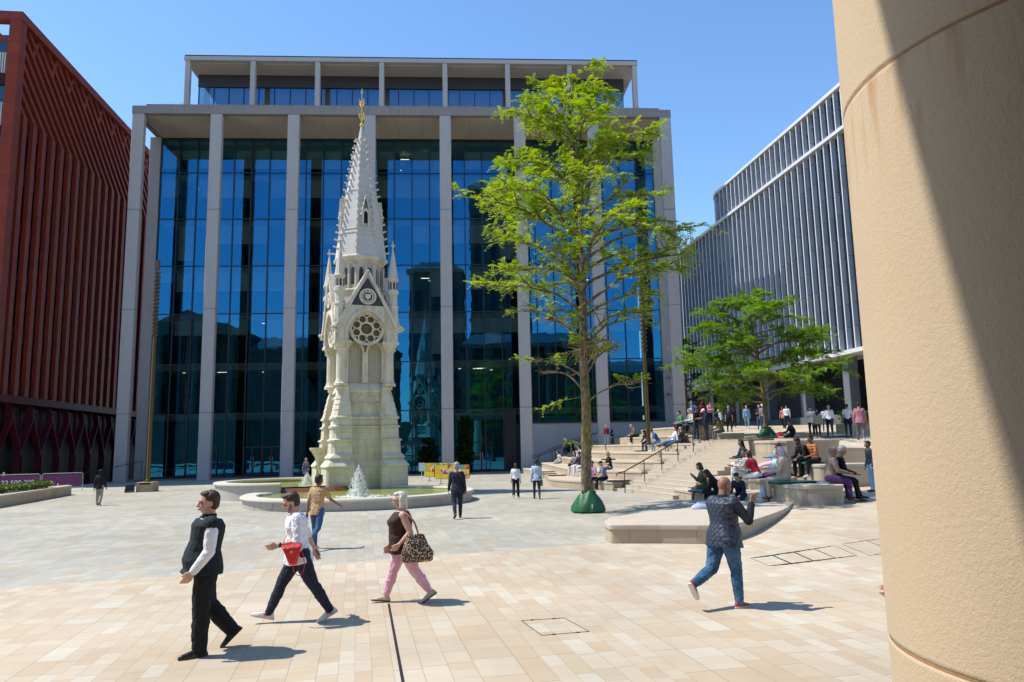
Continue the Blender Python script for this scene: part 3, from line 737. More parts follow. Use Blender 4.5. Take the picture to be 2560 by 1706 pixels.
def buttress(Mq, q):
    mb = MB(Mq); rings = []
    for z, a in BUT:
        i = .66 if z < 1.6 else (.74 if z < 4 else .74+.12*(z-4)/1.7)
        c = .10 if z < 2.2 else .16
        rings.append([(-a+c, -a, z), (-i, -a, z), (-i, -i, z), (-a, -i, z), (-a, -a+c, z)])
    mb.loft(rings); mb.build('buttress', MEM, mem)
quad_sym(buttress)
mb = MB()
def sq(a, z): return [(-a, -a, z), (a, -a, z), (a, a, z), (-a, a, z)]
mb.loft([sq(1.62, 0), sq(1.5, .8), sq(1.36, 1.8), sq(1.34, 3.5), sq(1.44, 3.52), sq(1.44, 3.6), sq(1.32, 3.64), sq(1.32, 3.95), sq(1.42, 3.98), sq(1.42, 4.06), sq(1.22, 4.2), sq(1.18, 4.72), sq(1.26, 4.75), sq(1.26, 4.8), sq(1.15, 4.83), sq(1.15, 5.38), sq(1.24, 5.41), sq(1.24, 5.48), sq(1.02, 5.9), sq(1.0, 5.92), sq(1.0, 8.2)])
core = mb.build('core', MEM, mem)
def ring_pts(cx, cz, r, n=20): return [(cx+r*math.cos(2*math.pi*k/n), cz+r*math.sin(2*math.pi*k/n)) for k in range(n)]
def lancet(cx, z0, hw, zs, zt, n=6):
    """pointed arch outline (x,z), counter-clockwise from lower left"""
    rr = (hw*hw+(zt-zs)**2)/(2*hw)
    pts = [(cx-hw, z0), (cx+hw, z0)]
    a1 = math.atan2(zt-zs, -(hw-rr) if rr < hw else rr-hw)
    right = []
    for k in range(n+1):
        t = k/n; a = a1*t
        right.append((cx+hw-rr+rr*math.cos(a), zs+rr*math.sin(a)))
    left = [(2*cx-a, b) for a, b in reversed(right[:-1])]
    return pts[:1]+pts[1:]+right+left
def slab(pts, y0, y1, Mq, mb=None):
    mb = mb or MB(Mq); return mb.loft([[(a, y0, b) for a, b in pts], [(a, y1, b) for a, b in pts]])
def frame_strip(outer, inner, y0, y1, mb):
    """solid band between two outlines of equal length, open path"""
    for k in range(len(outer)-1):
        a, b, c, d = outer[k], outer[k+1], inner[k+1], inner[k]
        mb.loft([[(p[0], y0, p[1]) for p in (a, b, c, d)], [(p[0], y1, p[1]) for p in (a, b, c, d)]])
def side(Mq, q):
    # roundels
    mb = MB(Mq)
    for k in range(4):
        cx = -.66+.44*k
        for ro, yy in ((.17, -1.19), (.11, -1.22), (.05, -1.24)): mb.lathe([(ro, yy), (ro*.8, yy-.02)], 12, M=Mq @ Matrix.Translation((cx, 0, 5.1)) @ Matrix.Rotation(R(90), 4, 'X') @ Matrix.Scale(-1, 4, (0, 0, 1)))
    mb.build('roundels', MEM, core)
    # twin lancets with lattice panels and colonnettes
    for s in (-.5, .5):
        l_ = MB(Mq); slab(lancet(s, 5.93, .36, 7.5, 8.12), -1.005, -1.03, Mq, l_); l_.build('lattice_panel', LATT, core)
        fr = MB(Mq); o_, i_ = lancet(s, 5.93, .47, 7.5, 8.3)[1:], lancet(s, 5.93, .36, 7.5, 8.12)[1:]
        o_.append((s-.47, 5.93)); i_.append((s-.36, 5.93)); frame_strip(o_, i_, -1.0, -1.2, fr); fr.build('lancet_frame', MEM, core)
    cl = MB(Mq)
    for s in (-1.0, 0, 1.0): cl.lathe([(.09, 5.9), (.055, 6.05), (.055, 7.3), (.1, 7.48), (.1, 7.54)], 8, (s, -1.16))
    cl.build('colonnettes', MEM, core, True)
    # corner column with leafy capital
    co = MB(Mq); co.lathe([(.36, 5.72), (.36, 5.84), (.30, 5.9), (.27, 6.02), (.25, 6.1), (.235, 7.5), (.27, 7.54), (.25, 7.58), (.30, 7.7), (.40, 7.92), (.40, 7.94)], 12, (-1.22, -1.22)); co.box(-1.64, -.80, -1.64, -.80, 7.94, 8.1)
    r_ = random.Random(q)
    for k in range(22): a = r_.uniform(0, 6.28); co.ball((-1.22+.31*math.cos(a), -1.22+.31*math.sin(a), r_.uniform(7.66, 7.9)), .065, 6, 4)
    co.build('column', MEM, mem)
    # gable wall with pointed arch
    Y0, Y1 = -1.6, -1.2
    g = MB(Mq)
    arch = lancet(0, 8.1, 1.08, 8.45, 9.85, 8); up = arch[1:]; up.append((-1.08, 8.1))
    outer = []
    for a, b in up:
        # matching point on the gable outline
        t = math.atan2(b-8.6, a)
        if abs(a) >= 1.079: outer.append((1.55*(1 if a > 0 else -1), min(b, 8.9)))
        else:
            dx, dz = math.cos(t), math.sin(t); best = 9
            k_ = (11.85-8.9)/1.55
            den = dz+k_*abs(dx)
            best = (11.85-8.6)/den
            xx = dx*best
            if abs(xx) > 1.55: best = 1.55/abs(dx)
            outer.append((dx*best, 8.6+dz*best))
    frame_strip(outer, up, Y0, Y1, g); gw = g.build('gable', MEM, mem)
    # arch mouldings
    mo = MB(Mq)
    for w0, w1, ya, yb in ((1.08, 1.0, Y0-.05, Y0+.04), (1.0, .93, Y0+.06, Y0+.16), (.93, .87, Y0+.16, Y0+.3)):
        f = lambda w: lancet(0, 8.1, w, 8.45, 8.45+1.4*w/1.08, 8)[1:]+[(-w, 8.1)]
        frame_strip(f(w0+.05), f(w1), ya, yb, mo)
    mo.build('arch_moulding', MEM, gw)
    # tympanum and rose
    ty = MB(Mq); slab(lancet(0, 8.1, .97, 8.45, 9.72), -1.32, -1.25, Mq, ty); ty.build('tympanum', GMOS, gw)
    Mr = Mq @ Matrix.Translation((0, -1.36, 8.78)) @ Matrix.Rotation(R(90), 4, 'X')
    ro = MB(); 
    def ann(cx, cy, r0, r1, h, n=20):
        ro.loft([[(cx+r*math.cos(2*math.pi*k/n), cy+r*math.sin(2*math.pi*k/n), z) for k in range(n)] for r, z in ((r0, 0), (r0, h), (r1, h), (r1, 0))], Mr, cap=False)
    ann(0, 0, .90, .76, .13, 32)
    for k in range(8):
        a = 2*math.pi*(k+.5)/8; ann(.55*math.cos(a), .55*math.sin(a), .235, .175, .10, 14)
    ann(0, 0, .37, .29, .09, 20)
    ro.build('rose_window', MEM, gw)
    rb_ = MB(); rb_.lathe([(.27, .01), (.2, .05)], 16, M=Mr)
    for k in range(8): a = 2*math.pi*k/8; rb_.ball((.16*math.cos(a), .16*math.sin(a), .05), .05, 6, 4, Mr)
    rb_.build('rose_boss', GMOS, gw)
    # dark mosaic triangle, roundel, shield
    tr = MB(Mq); slab([(-.88, 10.02), (.88, 10.02), (0, 11.55)], Y0-.015, Y0, Mq, tr); tr.build('mosaic_panel', MOS, gw)
    Mr = Mq @ Matrix.Translation((0, Y0-.016, 10.5)) @ Matrix.Rotation(R(90), 4, 'X')
    ro = MB(); ann(0, 0, .44, .34, .06, 24); ann(0, 0, .30, .24, .035, 20)
    for k in range(10): a = 2*math.pi*k/10; ro.ball((.29*math.cos(a), .29*math.sin(a), .02), .045, 6, 4, Mr)
    ro.build('roundel', MEM, gw)
    sh = MB(); sh.loft([[(a*.8, b*.8, z) for a, b in ((-.19, .17), (-.19, -.05), (0, -.24), (.19, -.05), (.19, .17))] for z in (.0, .05)], Mr); sh.build('shield', MEM, gw)
    # sloping copings, corbel flowers
    cp = MB(Mq)
    for s in (-1, 1):
        cp.loft([[(s*1.66, Y0-.1, 8.80), (s*1.48, Y0-.1, 8.74), (s*1.48, Y1, 8.74), (s*1.66, Y1, 8.80)], [(s*.02, Y0-.1, 12.0), (s*.02, Y0-.1, 11.68), (s*.02, Y1, 11.68), (s*.02, Y1, 12.0)]])
    cp.build('coping', MEM, gw)
    fl = MB(Mq)
    for k in range(14): fl.ball((-1.66+r_.uniform(-.15, .15), -1.66+r_.uniform(-.15, .15), 8.72+r_.uniform(-.17, .17)), .085, 6, 4)
    fl.build('corbel_flower', MEM, gw)
    # pinnacle
    pn = MB(Mq); C_ = (-1.38, -1.38)
    pn.lathe([(.16, 8.6), (.26, 9.2), (.26, 10.0), (.29, 10.03), (.29, 10.1), (.23, 10.14), (.23, 10.72), (.30, 10.76), (.30, 10.95), (.24, 11.0), (.24, 11.5), (.31, 11.56), (.31, 11.62), (.26, 11.68), (.03, 13.35), (.03, 13.5)], 8, C_, a0=R(22.5))
    pn.box(C_[0]-.11, C_[0]+.11, C_[1]-.03, C_[1]+.03, 13.48, 13.55); pn.box(C_[0]-.03, C_[0]+.03, C_[1]-.11, C_[1]+.11, 13.479, 13.551); pn.lathe([(.05, 13.4), (.02, 13.78)], 6, C_)
    pn.build('pinnacle', MEM, mem)
    ds = MB(Mq)
    for k in range(8):
        a = R(22.5+45*k); ds.box(-.05, .05, -.01, .01, 11.02, 11.4, M=Mq @ Matrix.Translation((C_[0], C_[1], 0)) @ Matrix.Rotation(R(45*k), 4, 'Z') @ Matrix.Translation((0, -.226, 0)))
    ds.build('pinnacle_niche', MOS, mem)
quad_sym(side)
mb = MB()
for Mq in (Matrix.Identity(4), Matrix.Rotation(math.pi/2, 4, 'Z')):
    mb.loft([[(-1.15, y, 8.6), (1.15, y, 8.6), (1.15, y, 9.4), (0, y, 11.66), (-1.15, y, 9.4)] for y in (-1.22, 1.22)], Mq)
mb.build('roof', MEM, mem)
# octagonal lantern and spire
A8 = R(22.5); c8 = 1/math.cos(A8)
mb = MB(); mb.lathe([(r*c8, z) for r, z in ((1.22, 9.6), (1.22, 10.9), (1.28, 10.93), (1.28, 11.0), (1.06, 11.1), (1.06, 12.45), (1.12, 12.5), (1.16, 12.62), (1.3, 12.72), (1.33, 12.8), (1.33, 12.86), (1.25, 12.95))], 8, a0=A8)
lan = mb.build('lantern', MEM, mem)
mb = MB(); ft = MB()
for k in range(8):
    Mk = Matrix.Rotation(R(45*k), 4, 'Z')
    for s in (-.21, .21):
        slab(lancet(s, 11.3, .10, 12.1, 12.28, 4), -1.075, -1.06, Mk, ft_ := MB(Mk)); o = ft_
        o.build('slit', MOS, lan)
    for s in (-.42, 0, .42): mb.box(s-.05, s+.05, -1.17, -1.05, 11.1, 12.42, M=Mk)
    for j in range(8): mb.ball((-.45+.13*j, -1.16, 12.6), .04, 5, 4, Mk)
mb.build('mullions', MEM, lan)
ZS0, ZS1, RS0 = 12.9, 20.9, 1.22
def rs(z): t = (z-ZS0)/(ZS1-ZS0); return RS0*(1-t)+.05+.07*math.sin(math.pi*min(1, t*1.1))
mb = MB(); mb.lathe([(rs(ZS0+(ZS1-ZS0)*k/24)*c8, ZS0+(ZS1-ZS0)*k/24) for k in range(25)], 8, a0=A8); spire = mb.build('spire', SCALE, mem)
ck = MB(); 
for k in range(8):
    Mk = Matrix.Rotation(R(45*k+22.5), 4, 'Z')
    for j in range(17):
        z = ZS0+.35+j*.415; r = rs(z)*c8
        if r < .2: continue
        ck.loft([[(r-.05, -.045, z-.05), (r-.05, .045, z-.05), (r-.05, .045, z+.06), (r-.05, -.045, z+.06)], [(r+.12, -.035, z), (r+.12, .035, z), (r+.14, .035, z+.09), (r+.14, -.035, z+.09)]], Mk)
        ck.ball((r+.14, 0, z+.06), .06, 5, 4, Mk)
ck.build('crockets', MEM, spire)['kind'] = 'stuff'
bd = MB()
for z in (14.2, 14.42, 16.75): bd.lathe([(rs(z)*c8+.0, z), (rs(z)*c8+.03, z+.02), (rs(z)*c8+.025, z+.07), (rs(z+.09)*c8, z+.09)], 8, a0=A8)
bd.build('spire_bands', MEM, spire)
for k in range(4):
    Mk = Matrix.Rotation(R(90*k+0), 4, 'Z')
    lu = MB(Mk); f_ = rs(14.6)
    o_, i_ = lancet(0, 14.55, .20, 15.25, 15.6, 4)[1:]+[(-.2, 14.55)], lancet(0, 14.55, .11, 15.25, 15.45, 4)[1:]+[(-.11, 14.55)]
    frame_strip(o_, i_, -f_-.08, -f_+.3, lu)
    for s in (-1, 1): lu.loft([[(s*.28, -f_-.1, 15.2), (s*.2, -f_-.1, 15.2), (s*.2, -f_+.4, 15.2), (s*.28, -f_+.4, 15.2)], [(s*.01, -f_-.06, 16.4), (s*.01, -f_-.06, 16.2), (s*.01, -f_+.6, 16.2), (s*.01, -f_+.6, 16.4)]])
    lo_ = lu.build('dormer', MEM, spire)
    d_ = MB(Mk); slab(lancet(0, 14.55, .11, 15.25, 15.45, 4), -f_+.02, -f_+.06, Mk, d_); d_.build('opening', simple('void', (.01, .01, .01), .9), lo_)
GILT = simple('gilded_metal', (.85, .52, .12), .28, .1, metal=.9)
mb = MB(); mb.lathe([(.09, 20.85), (.12, 20.95), (.05, 21.05), (.035, 22.0), (.10, 22.08), (.14, 22.2), (.10, 22.32), (.03, 22.4), (.025, 22.85), (.06, 22.92), (.02, 23.15), (.005, 23.2)], 8)
for k in range(4):
    a = R(90*k+20); c_, s_ = math.cos(a), math.sin(a)
    mb.tube(catmull([(.03*c_, .03*s_, 21.2), (.16*c_, .16*s_, 21.4), (.2*c_, .2*s_, 21.6), (.1*c_, .1*s_, 21.55)], 3), .018, 5)
    mb.tube(catmull([(.1*c_, .1*s_, 22.25), (.2*c_, .2*s_, 22.35), (.14*c_, .14*s_, 22.5)], 3), .016, 5)
mb.build('gilt_finial', GILT, mem)
# bowl on the left side
mb = MB(); mb.lathe([(.18, 1.0), (.3, 1.4), (.45, 2.0), (.62, 2.3), (.72, 2.42), (.72, 2.52), (.55, 2.5)], 16, (-1.75, .15)); mb.build('bowl', MEM, mem, True)

# ------------------------------------------------------------------ fountain basins
BAS = stone('basin_stone', (.56, .52, .44), .08, None, bump=.2, stain=.3)
BASW = stone('basin_wall_stone', (.47, .43, .37), .1, (.9, 2.0), .02, .2, .4)
WET = simple('wet_brown_stone', (.15, .05, .012), .25, .4, 3)
ALG = simple('algae_stone', (.26, .27, .15), .5, .3, 3)
fou = empty('fountain_basin', 'pale stone two level fountain basin with curved coping round the memorial', 'fountain', (0, 0, 0))
def arc_wall(cx, cy, r, th, z0, z1, a0, a1, n, inner=ALG, round0=False):
    def P(rr, a, z): return (cx+rr*math.cos(a), cy+rr*math.sin(a), z)
    w_, c_, i_ = MB(), MB(), MB()
    A = [a0+(a1-a0)*k/n for k in range(n+1)]
    full = abs(a1-a0) > 6.2
    w_.loft([[P(r-.02, a, z0), P(r, a, z1-.16), P(r-th*.5, a, z1-.16), P(r-th*.5, a, z0)] for a in A])
    i_.loft([[P(r-th*.5-.001, a, z0), P(r-th*.5-.001, a, z1-.16), P(r-th+.05, a, z1-.16), P(r-th+.05, a, z0)] for a in A])
    c_.loft([[P(r+.02, a, z1-.158), P(r+.10, a, z1-.10), P(r+.10, a, z1-.05), P(r+.06, a, z1), P(r-th-.02, a, z1), P(r-th-.05, a, z1-.05), P(r-th+.02, a, z1-.158)] for a in A])
    o = w_.build('wall', BASW, fou, True); i_.build('inner_wall', inner, o, True); c_.build('coping', BAS, o, True)
    return o
LC, LR = (-2.85, 35.2), 5.1
UC, UR = (-6.9, 41.7), 3.95
arc_wall(LC[0], LC[1], LR, .55, -.05, .47, R(-187), R(75), 64)
arc_wall(UC[0], UC[1], UR, .5, -.05, .84, R(-90), R(-315), 56)
mb = MB(); mb.prism([(-8.15, 35.9), (-7.2, 35.7), (-7.0, 36.5), (-7.9, 36.7)], 0, .47); mb.build('coping_end', BAS, fou)
mb = MB(); mb.loft([[(-7.0, 38.0, .3), (-4.2, 37.9, .3), (-3.2, 39.6, .3), (-6, 40, .3)], [(-7.0, 38.2, .56), (-4.4, 38.1, .56), (-3.2, 39.8, .56), (-6, 40.2, .56)]]); mb.build('cascade_ledge', WET, fou)
WAT = NT('green_water'); p = WAT.pos()
h = WAT.math('ADD', WAT.noise(p, 2.2, 4), WAT.math('MULTIPLY', WAT.noise(p, 9, 3), .6))
cc = WAT.ramp(WAT.noise(p, .8, 3), [(.35, (.30, .33, .07)), (.65, (.42, .45, .14))])
WAT.bsdf(cc, .06, 0, .5, h, .35, .06); WAT = WAT.m
def disc(name, c, r, z, n=48, hole=None):
    return struct(sheet(name, [(c[0]+r*math.cos(2*math.pi*k/n), c[1]+r*math.sin(2*math.pi*k/n), z) for k in range(n)], [tuple(range(n))], WAT))
disc('water', LC, LR-.5, .36); disc('water', UC, UR-.45, .62)
mb = MB(); mb.prism([(-6.9, 38), (-6.9, 36), (-1.5, 43.8), (-5, 44)], -.02, .3); mb.build('floor', ALG, fou)
FOAM = NT('white_foam'); d_ = FOAM.n('ShaderNodeBsdfDiffuse'); d_.inputs[0].default_value = (.93, .93, .92, 1); t_ = FOAM.n('ShaderNodeBsdfTranslucent'); t_.inputs[0].default_value = (.9, .92, .9, 1)
mx = FOAM.n('ShaderNodeMixShader'); mx.inputs[0].default_value = .2; FOAM.l(d_.outputs[0], mx.inputs[1]); FOAM.l(t_.outputs[0], mx.inputs[2]); FOAM.l(mx.outputs[0], FOAM.out.inputs[0]); FOAM = FOAM.m
def jet(name, loc, h, r, label, seed):
    o_ = MB(); rr = random.Random(seed)
    for k in range(1500):
        t = rr.random()**.8; a = rr.uniform(0, 6.28); z = h*t
        rad = r*(1-t**1.8)*(.1+1.0*rr.random()**.7)*(1+.25*math.sin(5*a+9*t)); s = r*rr.uniform(.02, .085)*(1-.35*t)
        o_.ball((rad*math.cos(a), rad*math.sin(a), z), (s*.8, s*.8, s*rr.uniform(1, 2.6)), 5, 3)
    for k in range(220):
        t = rr.random()*.9; a = rr.uniform(0, 6.28); rad = r*.6*(1-t**1.8)*rr.random()**.5; s = r*rr.uniform(.12, .22)*(1-.6*t); o_.ball((rad*math.cos(a), rad*math.sin(a), h*t), (s, s, s*1.6), 6, 4)
    for k in range(260):
        a = rr.uniform(0, 6.28); d = r*rr.uniform(.9, 1.5); s = r*rr.uniform(.012, .045); o_.ball((d*math.cos(a), d*math.sin(a), h*rr.uniform(.02, .85)*(1.6-d/r)), s, 4, 3)
    for k in range(500):
        a = rr.uniform(0, 6.28); d = r*abs(rr.gauss(1.1, .9)); s = r*rr.uniform(.02, .09); o_.ball((d*math.cos(a)*1.3, d*math.sin(a), .01), (s*2, s*2, s*.3), 5, 3)
    ob = o_.build(name, FOAM, None, True); ob.location = loc; ob['kind'] = 'stuff'
    return tag(ob, label, 'water jet')
jet('fountain_jet', (-2.8, 33.6, .35), 1.35, .36, 'tall foaming white water jet in the lower basin before the memorial', 1)
jet('fountain_jet', (-6.05, 40.6, .6), .62, .28, 'small white water jet bubbling in the upper basin left of the memorial', 2)
# ------------------------------------------------------------------ trees
def bark_mat(name, c1, c2, moss=None):
    t = NT(name); p = t.obj(); m = t.n('ShaderNodeMapping'); m.inputs['Scale'].default_value = (1, 1, .55); t.l(p, m.inputs[0])
    c = t.ramp(t.noise(m.outputs[0], 8, 6, .75), [(.34, sc(c1, .3)), (.5, c1), (.62, c2), (.74, sc(c2, 1.5))])
    if moss:
        x, y, z = t.sep(p)
        f = t.ramp(t.math('DIVIDE', z, 10), [(0, (0, 0, 0)), (.14, (.1, .1, .1)), (.28, (1, 1, 1)), (.42, (.5, .5, .5)), (.7, (0, 0, 0))])
        c = t.mix(t.math('MULTIPLY', t.math('MULTIPLY', f, t.noise(p, 3, 4)), .95), c, moss)
    t.bsdf(c, .9, 0, .2, t.noise(m.outputs[0], 16, 5, .7), .9, .03); return t.m
BARK = bark_mat('locust_bark', (.15, .115, .075), (.30, .245, .18), (.27, .21, .025))
def leaf_mat(name, a, b, c):
    t = NT(name); p = t.pos()
    col = t.ramp(t.noise(p, .9, 4, .6), [(.3, a), (.5, b), (.7, c)])
    wn = t.n('ShaderNodeTexNoise'); wn.inputs['Scale'].default_value = 7; t.l(p, wn.inputs['Vector'])
    col = t.mix(t.math('MULTIPLY', wn.outputs[0], .5), col, sc(a, .6))
    d = t.n('ShaderNodeBsdfPrincipled'); t.l(col, d.inputs['Base Color']); d.inputs['Roughness'].default_value = .45; d.inputs['Specular IOR Level'].default_value = .35
    tr = t.n('ShaderNodeBsdfTranslucent'); t.l(t.mix(1., col, (1.5, 1.5, .45), 'MULTIPLY'), tr.inputs[0])
    m = t.n('ShaderNodeMixShader'); m.inputs[0].default_value = .42; t.l(d.outputs[0], m.inputs[1]); t.l(tr.outputs[0], m.inputs[2]); t.l(m.outputs[0], t.out.inputs[0]); return t.m
LEAF = leaf_mat('locust_leaf', (.18, .295, .010), (.295, .40, .014), (.43, .49, .022))
LEAF2 = leaf_mat('green_leaf', (.09, .20, .014), (.16, .30, .02), (.25, .38, .028))
LEAFD = leaf_mat('dark_leaf', (.012, .035, .008), (.022, .055, .01), (.04, .08, .014))  # near-black leaf; on the shaded trees the shade is put into this colour
def frond(mb, p, d, up, ln, n, wd, rr):
    d = d.normalized(); s = d.cross(up)
    if s.length < .1: s = d.cross(Vector((1, 0, 0)))
    s.normalize(); nn = s.cross(d).normalized()
    vs = []; fs = []
    for k in range(n):
        t = (k+.5)/n; q = p + d*ln*t - Vector((0, 0, 1))*ln*.45*t*t
        for sg in (-1, 1):
            tip = q + s*sg*wd*(1-.4*t)*rr.uniform(.8, 1.15) + d*wd*.35 + nn*rr.uniform(-.3, .3)*wd
            w_ = ln/n*.55
            o = len(vs); mid = (q+tip)/2
            vs += [q, mid+d*w_, tip, mid-d*w_]; fs.append((o, o+1, o+2, o+3))
    mb.add(vs, fs)
def make_tree(name, label, cat, base, trunk, tr_r, prof, z0, z1, nbr, leafmat, barkmat, seed, bare=0., nfr=9, fl=.28, fw=.075, elev=(25, 55), leafy_from=.32, group=None, droop=.25, lean=(0, 0), tw=3, zpow=.9, nsub=5):
    rr = random.Random(seed)
    T = empty(name, label, cat, base, 0, group); loc = Vector(base)
    tp = catmull([Vector(p) for p in trunk], 5); H = trunk[-1][2]
    w_ = MB(); rad = []
    for p in tp:
        t = p.z/H; rad.append(tr_r*(1.25 if p.z < .15 else 1)*max(0, 1-t)**.8+.012)
    w_.tube(tp, rad, 14); trunk_o = w_.build('trunk', barkmat, T, True)
    br = MB(); lf = MB()
    def at(z):
        for a, b in zip(tp, tp[1:]):
            if a.z <= z <= b.z: return a.lerp(b, (z-a.z)/(b.z-a.z+1e-9))
        return tp[-1]
    def pr(z):
        for (a, ra), (b, rb) in zip(prof, prof[1:]):
            if a <= z <= b: return ra+(rb-ra)*(z-a)/(b-a)
        return prof[-1][1]
    az = rr.uniform(0, 6.28)
    for i in range(nbr):
        t = (i+rr.uniform(.1, .9))/nbr; z = z0+(z1-z0)*t**zpow; az += 2.4+rr.uniform(-.45, .45)
        L = pr(z)*rr.uniform(.72, 1.04); s = at(z); el = R(rr.uniform(*elev)); el += R(22)*(t**2)
        if L < .25: continue
        hd = Vector((math.cos(az), math.sin(az), 0)); path = [s]; q = s.copy(); n = 7
        is_bare = z < bare
        for k in range(n):
            e = el*(1-1.05*k/n) - droop*(k/n)
            q = q + (hd*math.cos(e)+Vector((0, 0, math.sin(e))))*L/n/max(.55, math.cos(el*.6))
            q = q + Vector((rr.uniform(-1, 1), rr.uniform(-1, 1), rr.uniform(-1, 1)))*L*.022
            hd.rotate(Matrix.Rotation(rr.uniform(-.16, .16), 3, 'Z')); path.append(q.copy())
        r0 = .011+.014*L
        br.tube(path, [r0*(1-.86*k/n)+.003 for k in range(n+1)], 5)
        def leaves(path2, start, dens):
            m = len(path2)-1
            for k in range(m):
                if (k+.5)/m < start: continue
                a, b = path2[k], path2[k+1]; d = (b-a)
                cnt = max(1, int(d.length*dens*rr.uniform(.55, 1.35)+rr.random()))
                for _ in range(cnt):
                    p = a.lerp(b, rr.random()); v = Vector((rr.uniform(-1, 1), rr.uniform(-1, 1), rr.uniform(-.25, .75))).normalized()
                    frond(lf, p, (d.normalized()*.7+v).normalized(), Vector((0, 0, 1)), fl*rr.uniform(.65, 1.25), 5, fw*rr.uniform(.8, 1.2), rr)
        if not is_bare or rr.random() < .18: leaves(path, leafy_from, nfr)
        ns = int(nsub*min(1.6, .5+L/4)*(1.7 if is_bare else 1))
        for j in range(ns):
            k = rr.randint(2, n-1); a = path[k].lerp(path[k+1], rr.random()) if k < n else path[k]
            d0 = (path[min(k+1, n)]-path[k]).normalized()
            sgn = rr.choice((-1, 1)); d = d0.copy(); d.rotate(Matrix.Rotation(sgn*R(rr.uniform(28, 68)), 3, 'Z')); d.z += rr.uniform(-.12, .4); d.normalize()
            l2 = L*rr.uniform(.2, .46)*(1.25-.6*k/n); sp_ = [a]; q = a.copy()
            for g in range(4):
                q = q + d*l2/4 + Vector((rr.uniform(-1, 1), rr.uniform(-1, 1), rr.uniform(-1, .6)))*l2*.05; d.z -= .08; sp_.append(q.copy())
            br.tube(sp_, [r0*.5*(1-.8*g/4)+.003 for g in range(5)], 4)
            lv = not is_bare or rr.random() < .22
            if lv: leaves(sp_, .12, nfr)
            for g in range(tw):
                a2 = sp_[rr.randint(1, 4)]; dd = (d+Vector((rr.uniform(-1, 1), rr.uniform(-1, 1), rr.uniform(-.2, .7)))*.9).normalized(); l3 = l2*rr.uniform(.25, .5)
                tp2 = [a2, a2+dd*l3*.5+Vector((0, 0, .03)), a2+dd*l3]
                br.tube(tp2, [.007, .005, .002], 3)
                if lv: leaves(tp2, 0., nfr)
    br.build('branches', barkmat, trunk_o, True)
    me = bpy.data.meshes.new('crown'); me.from_pydata([tuple(p) for p in lf.v], [], lf.f); me.update(); me.materials.append(leafmat)
    o = bpy.data.objects.new('crown', me); COL.objects.link(o); o.parent = T
    return T
TB = (5.8, 26.4, 0)
make_tree('honey_locust_tree', 'tall young yellow green tree with a green watering bag at its foot', 'tree', TB,
    [(0, 0, 0), (-.02, 0, 1.5), (.05, 0, 3.4), (.02, 0, 5.5), (.1, .05, 8), (.08, 0, 11), (-.1, 0, 14), (-.35, 0, 16.7)], .20,
    [(2, 1.4), (4, 2.4), (6, 3.2), (8, 4.0), (9.3, 4.5), (11, 3.8), (13, 2.7), (15, 1.6), (16.6, .6)], 3.6, 15.7, 56, LEAF, BARK, 11, bare=6.7, nfr=9, fl=.36, fw=.085, tw=4, nsub=6, elev=(28, 64), droop=.18)
lw = MB(); lb_ = MB(); r5 = random.Random(3)
for a, b in (((-.05, 0, 4.1), (-1.75, -.3, 3.55)), ((-.03, 0, 2.3), (-.75, .1, 2.45)), ((.06, 0, 2.3), (.35, .1, 2.2))):
    a, b = Vector(a), Vector(b); pth = [a, a.lerp(b, .5)+Vector((0, 0, .12)), b]; lb_.tube(pth, [.018, .012, .004], 5)
    for k in range(int(16*(b-a).length)): q = a.lerp(b, r5.uniform(.3, 1))+Vector((0, 0, .08)); frond(lw, q, Vector((r5.uniform(-1, .3), r5.uniform(-.6, .6), r5.uniform(-.3, .5))), Vector((0, 0, 1)), .26, 5, .06, r5)
tree0 = [o for o in COL.objects if o.name.startswith('honey_locust_tree')][0]
lb_.build('twig', BARK, tree0); lw.build('sprig', LEAF, tree0)['kind'] = 'stuff'
T2 = (20.3, 42.5, 2.55)
make_tree('spreading_tree', 'spreading green tree on the upper terrace before the finned building', 'tree', T2,
    [(0, 0, 0), (.03, 0, 1.6), (0, 0, 3), (-.25, 0, 5.4), (-.7, 0, 8.6)], .15,
    [(1.4, 3.6), (2.6, 4.6), (4.2, 5.1), (5.4, 4.4), (7, 3.1), (8.6, 1.2)], 1.9, 8.5, 46, LEAF2, BARK, 23, nfr=12, fl=.38, fw=.11, elev=(4, 26), droop=.18, leafy_from=.22)
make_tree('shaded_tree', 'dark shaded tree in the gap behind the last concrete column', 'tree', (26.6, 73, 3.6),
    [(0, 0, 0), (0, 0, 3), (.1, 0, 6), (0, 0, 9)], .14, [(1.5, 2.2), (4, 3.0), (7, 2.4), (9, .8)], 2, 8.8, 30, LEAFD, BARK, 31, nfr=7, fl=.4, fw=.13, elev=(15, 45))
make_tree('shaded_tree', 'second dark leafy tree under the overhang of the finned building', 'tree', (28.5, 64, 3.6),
    [(0, 0, 0), (0, 0, 2.5), (.1, 0, 4), (0, 0, 5.2)], .1, [(1.2, 1.8), (3, 2.6), (5.2, .9)], 1.3, 5.1, 22, LEAFD, BARK, 37, nfr=7, fl=.4, fw=.13, elev=(15, 40))
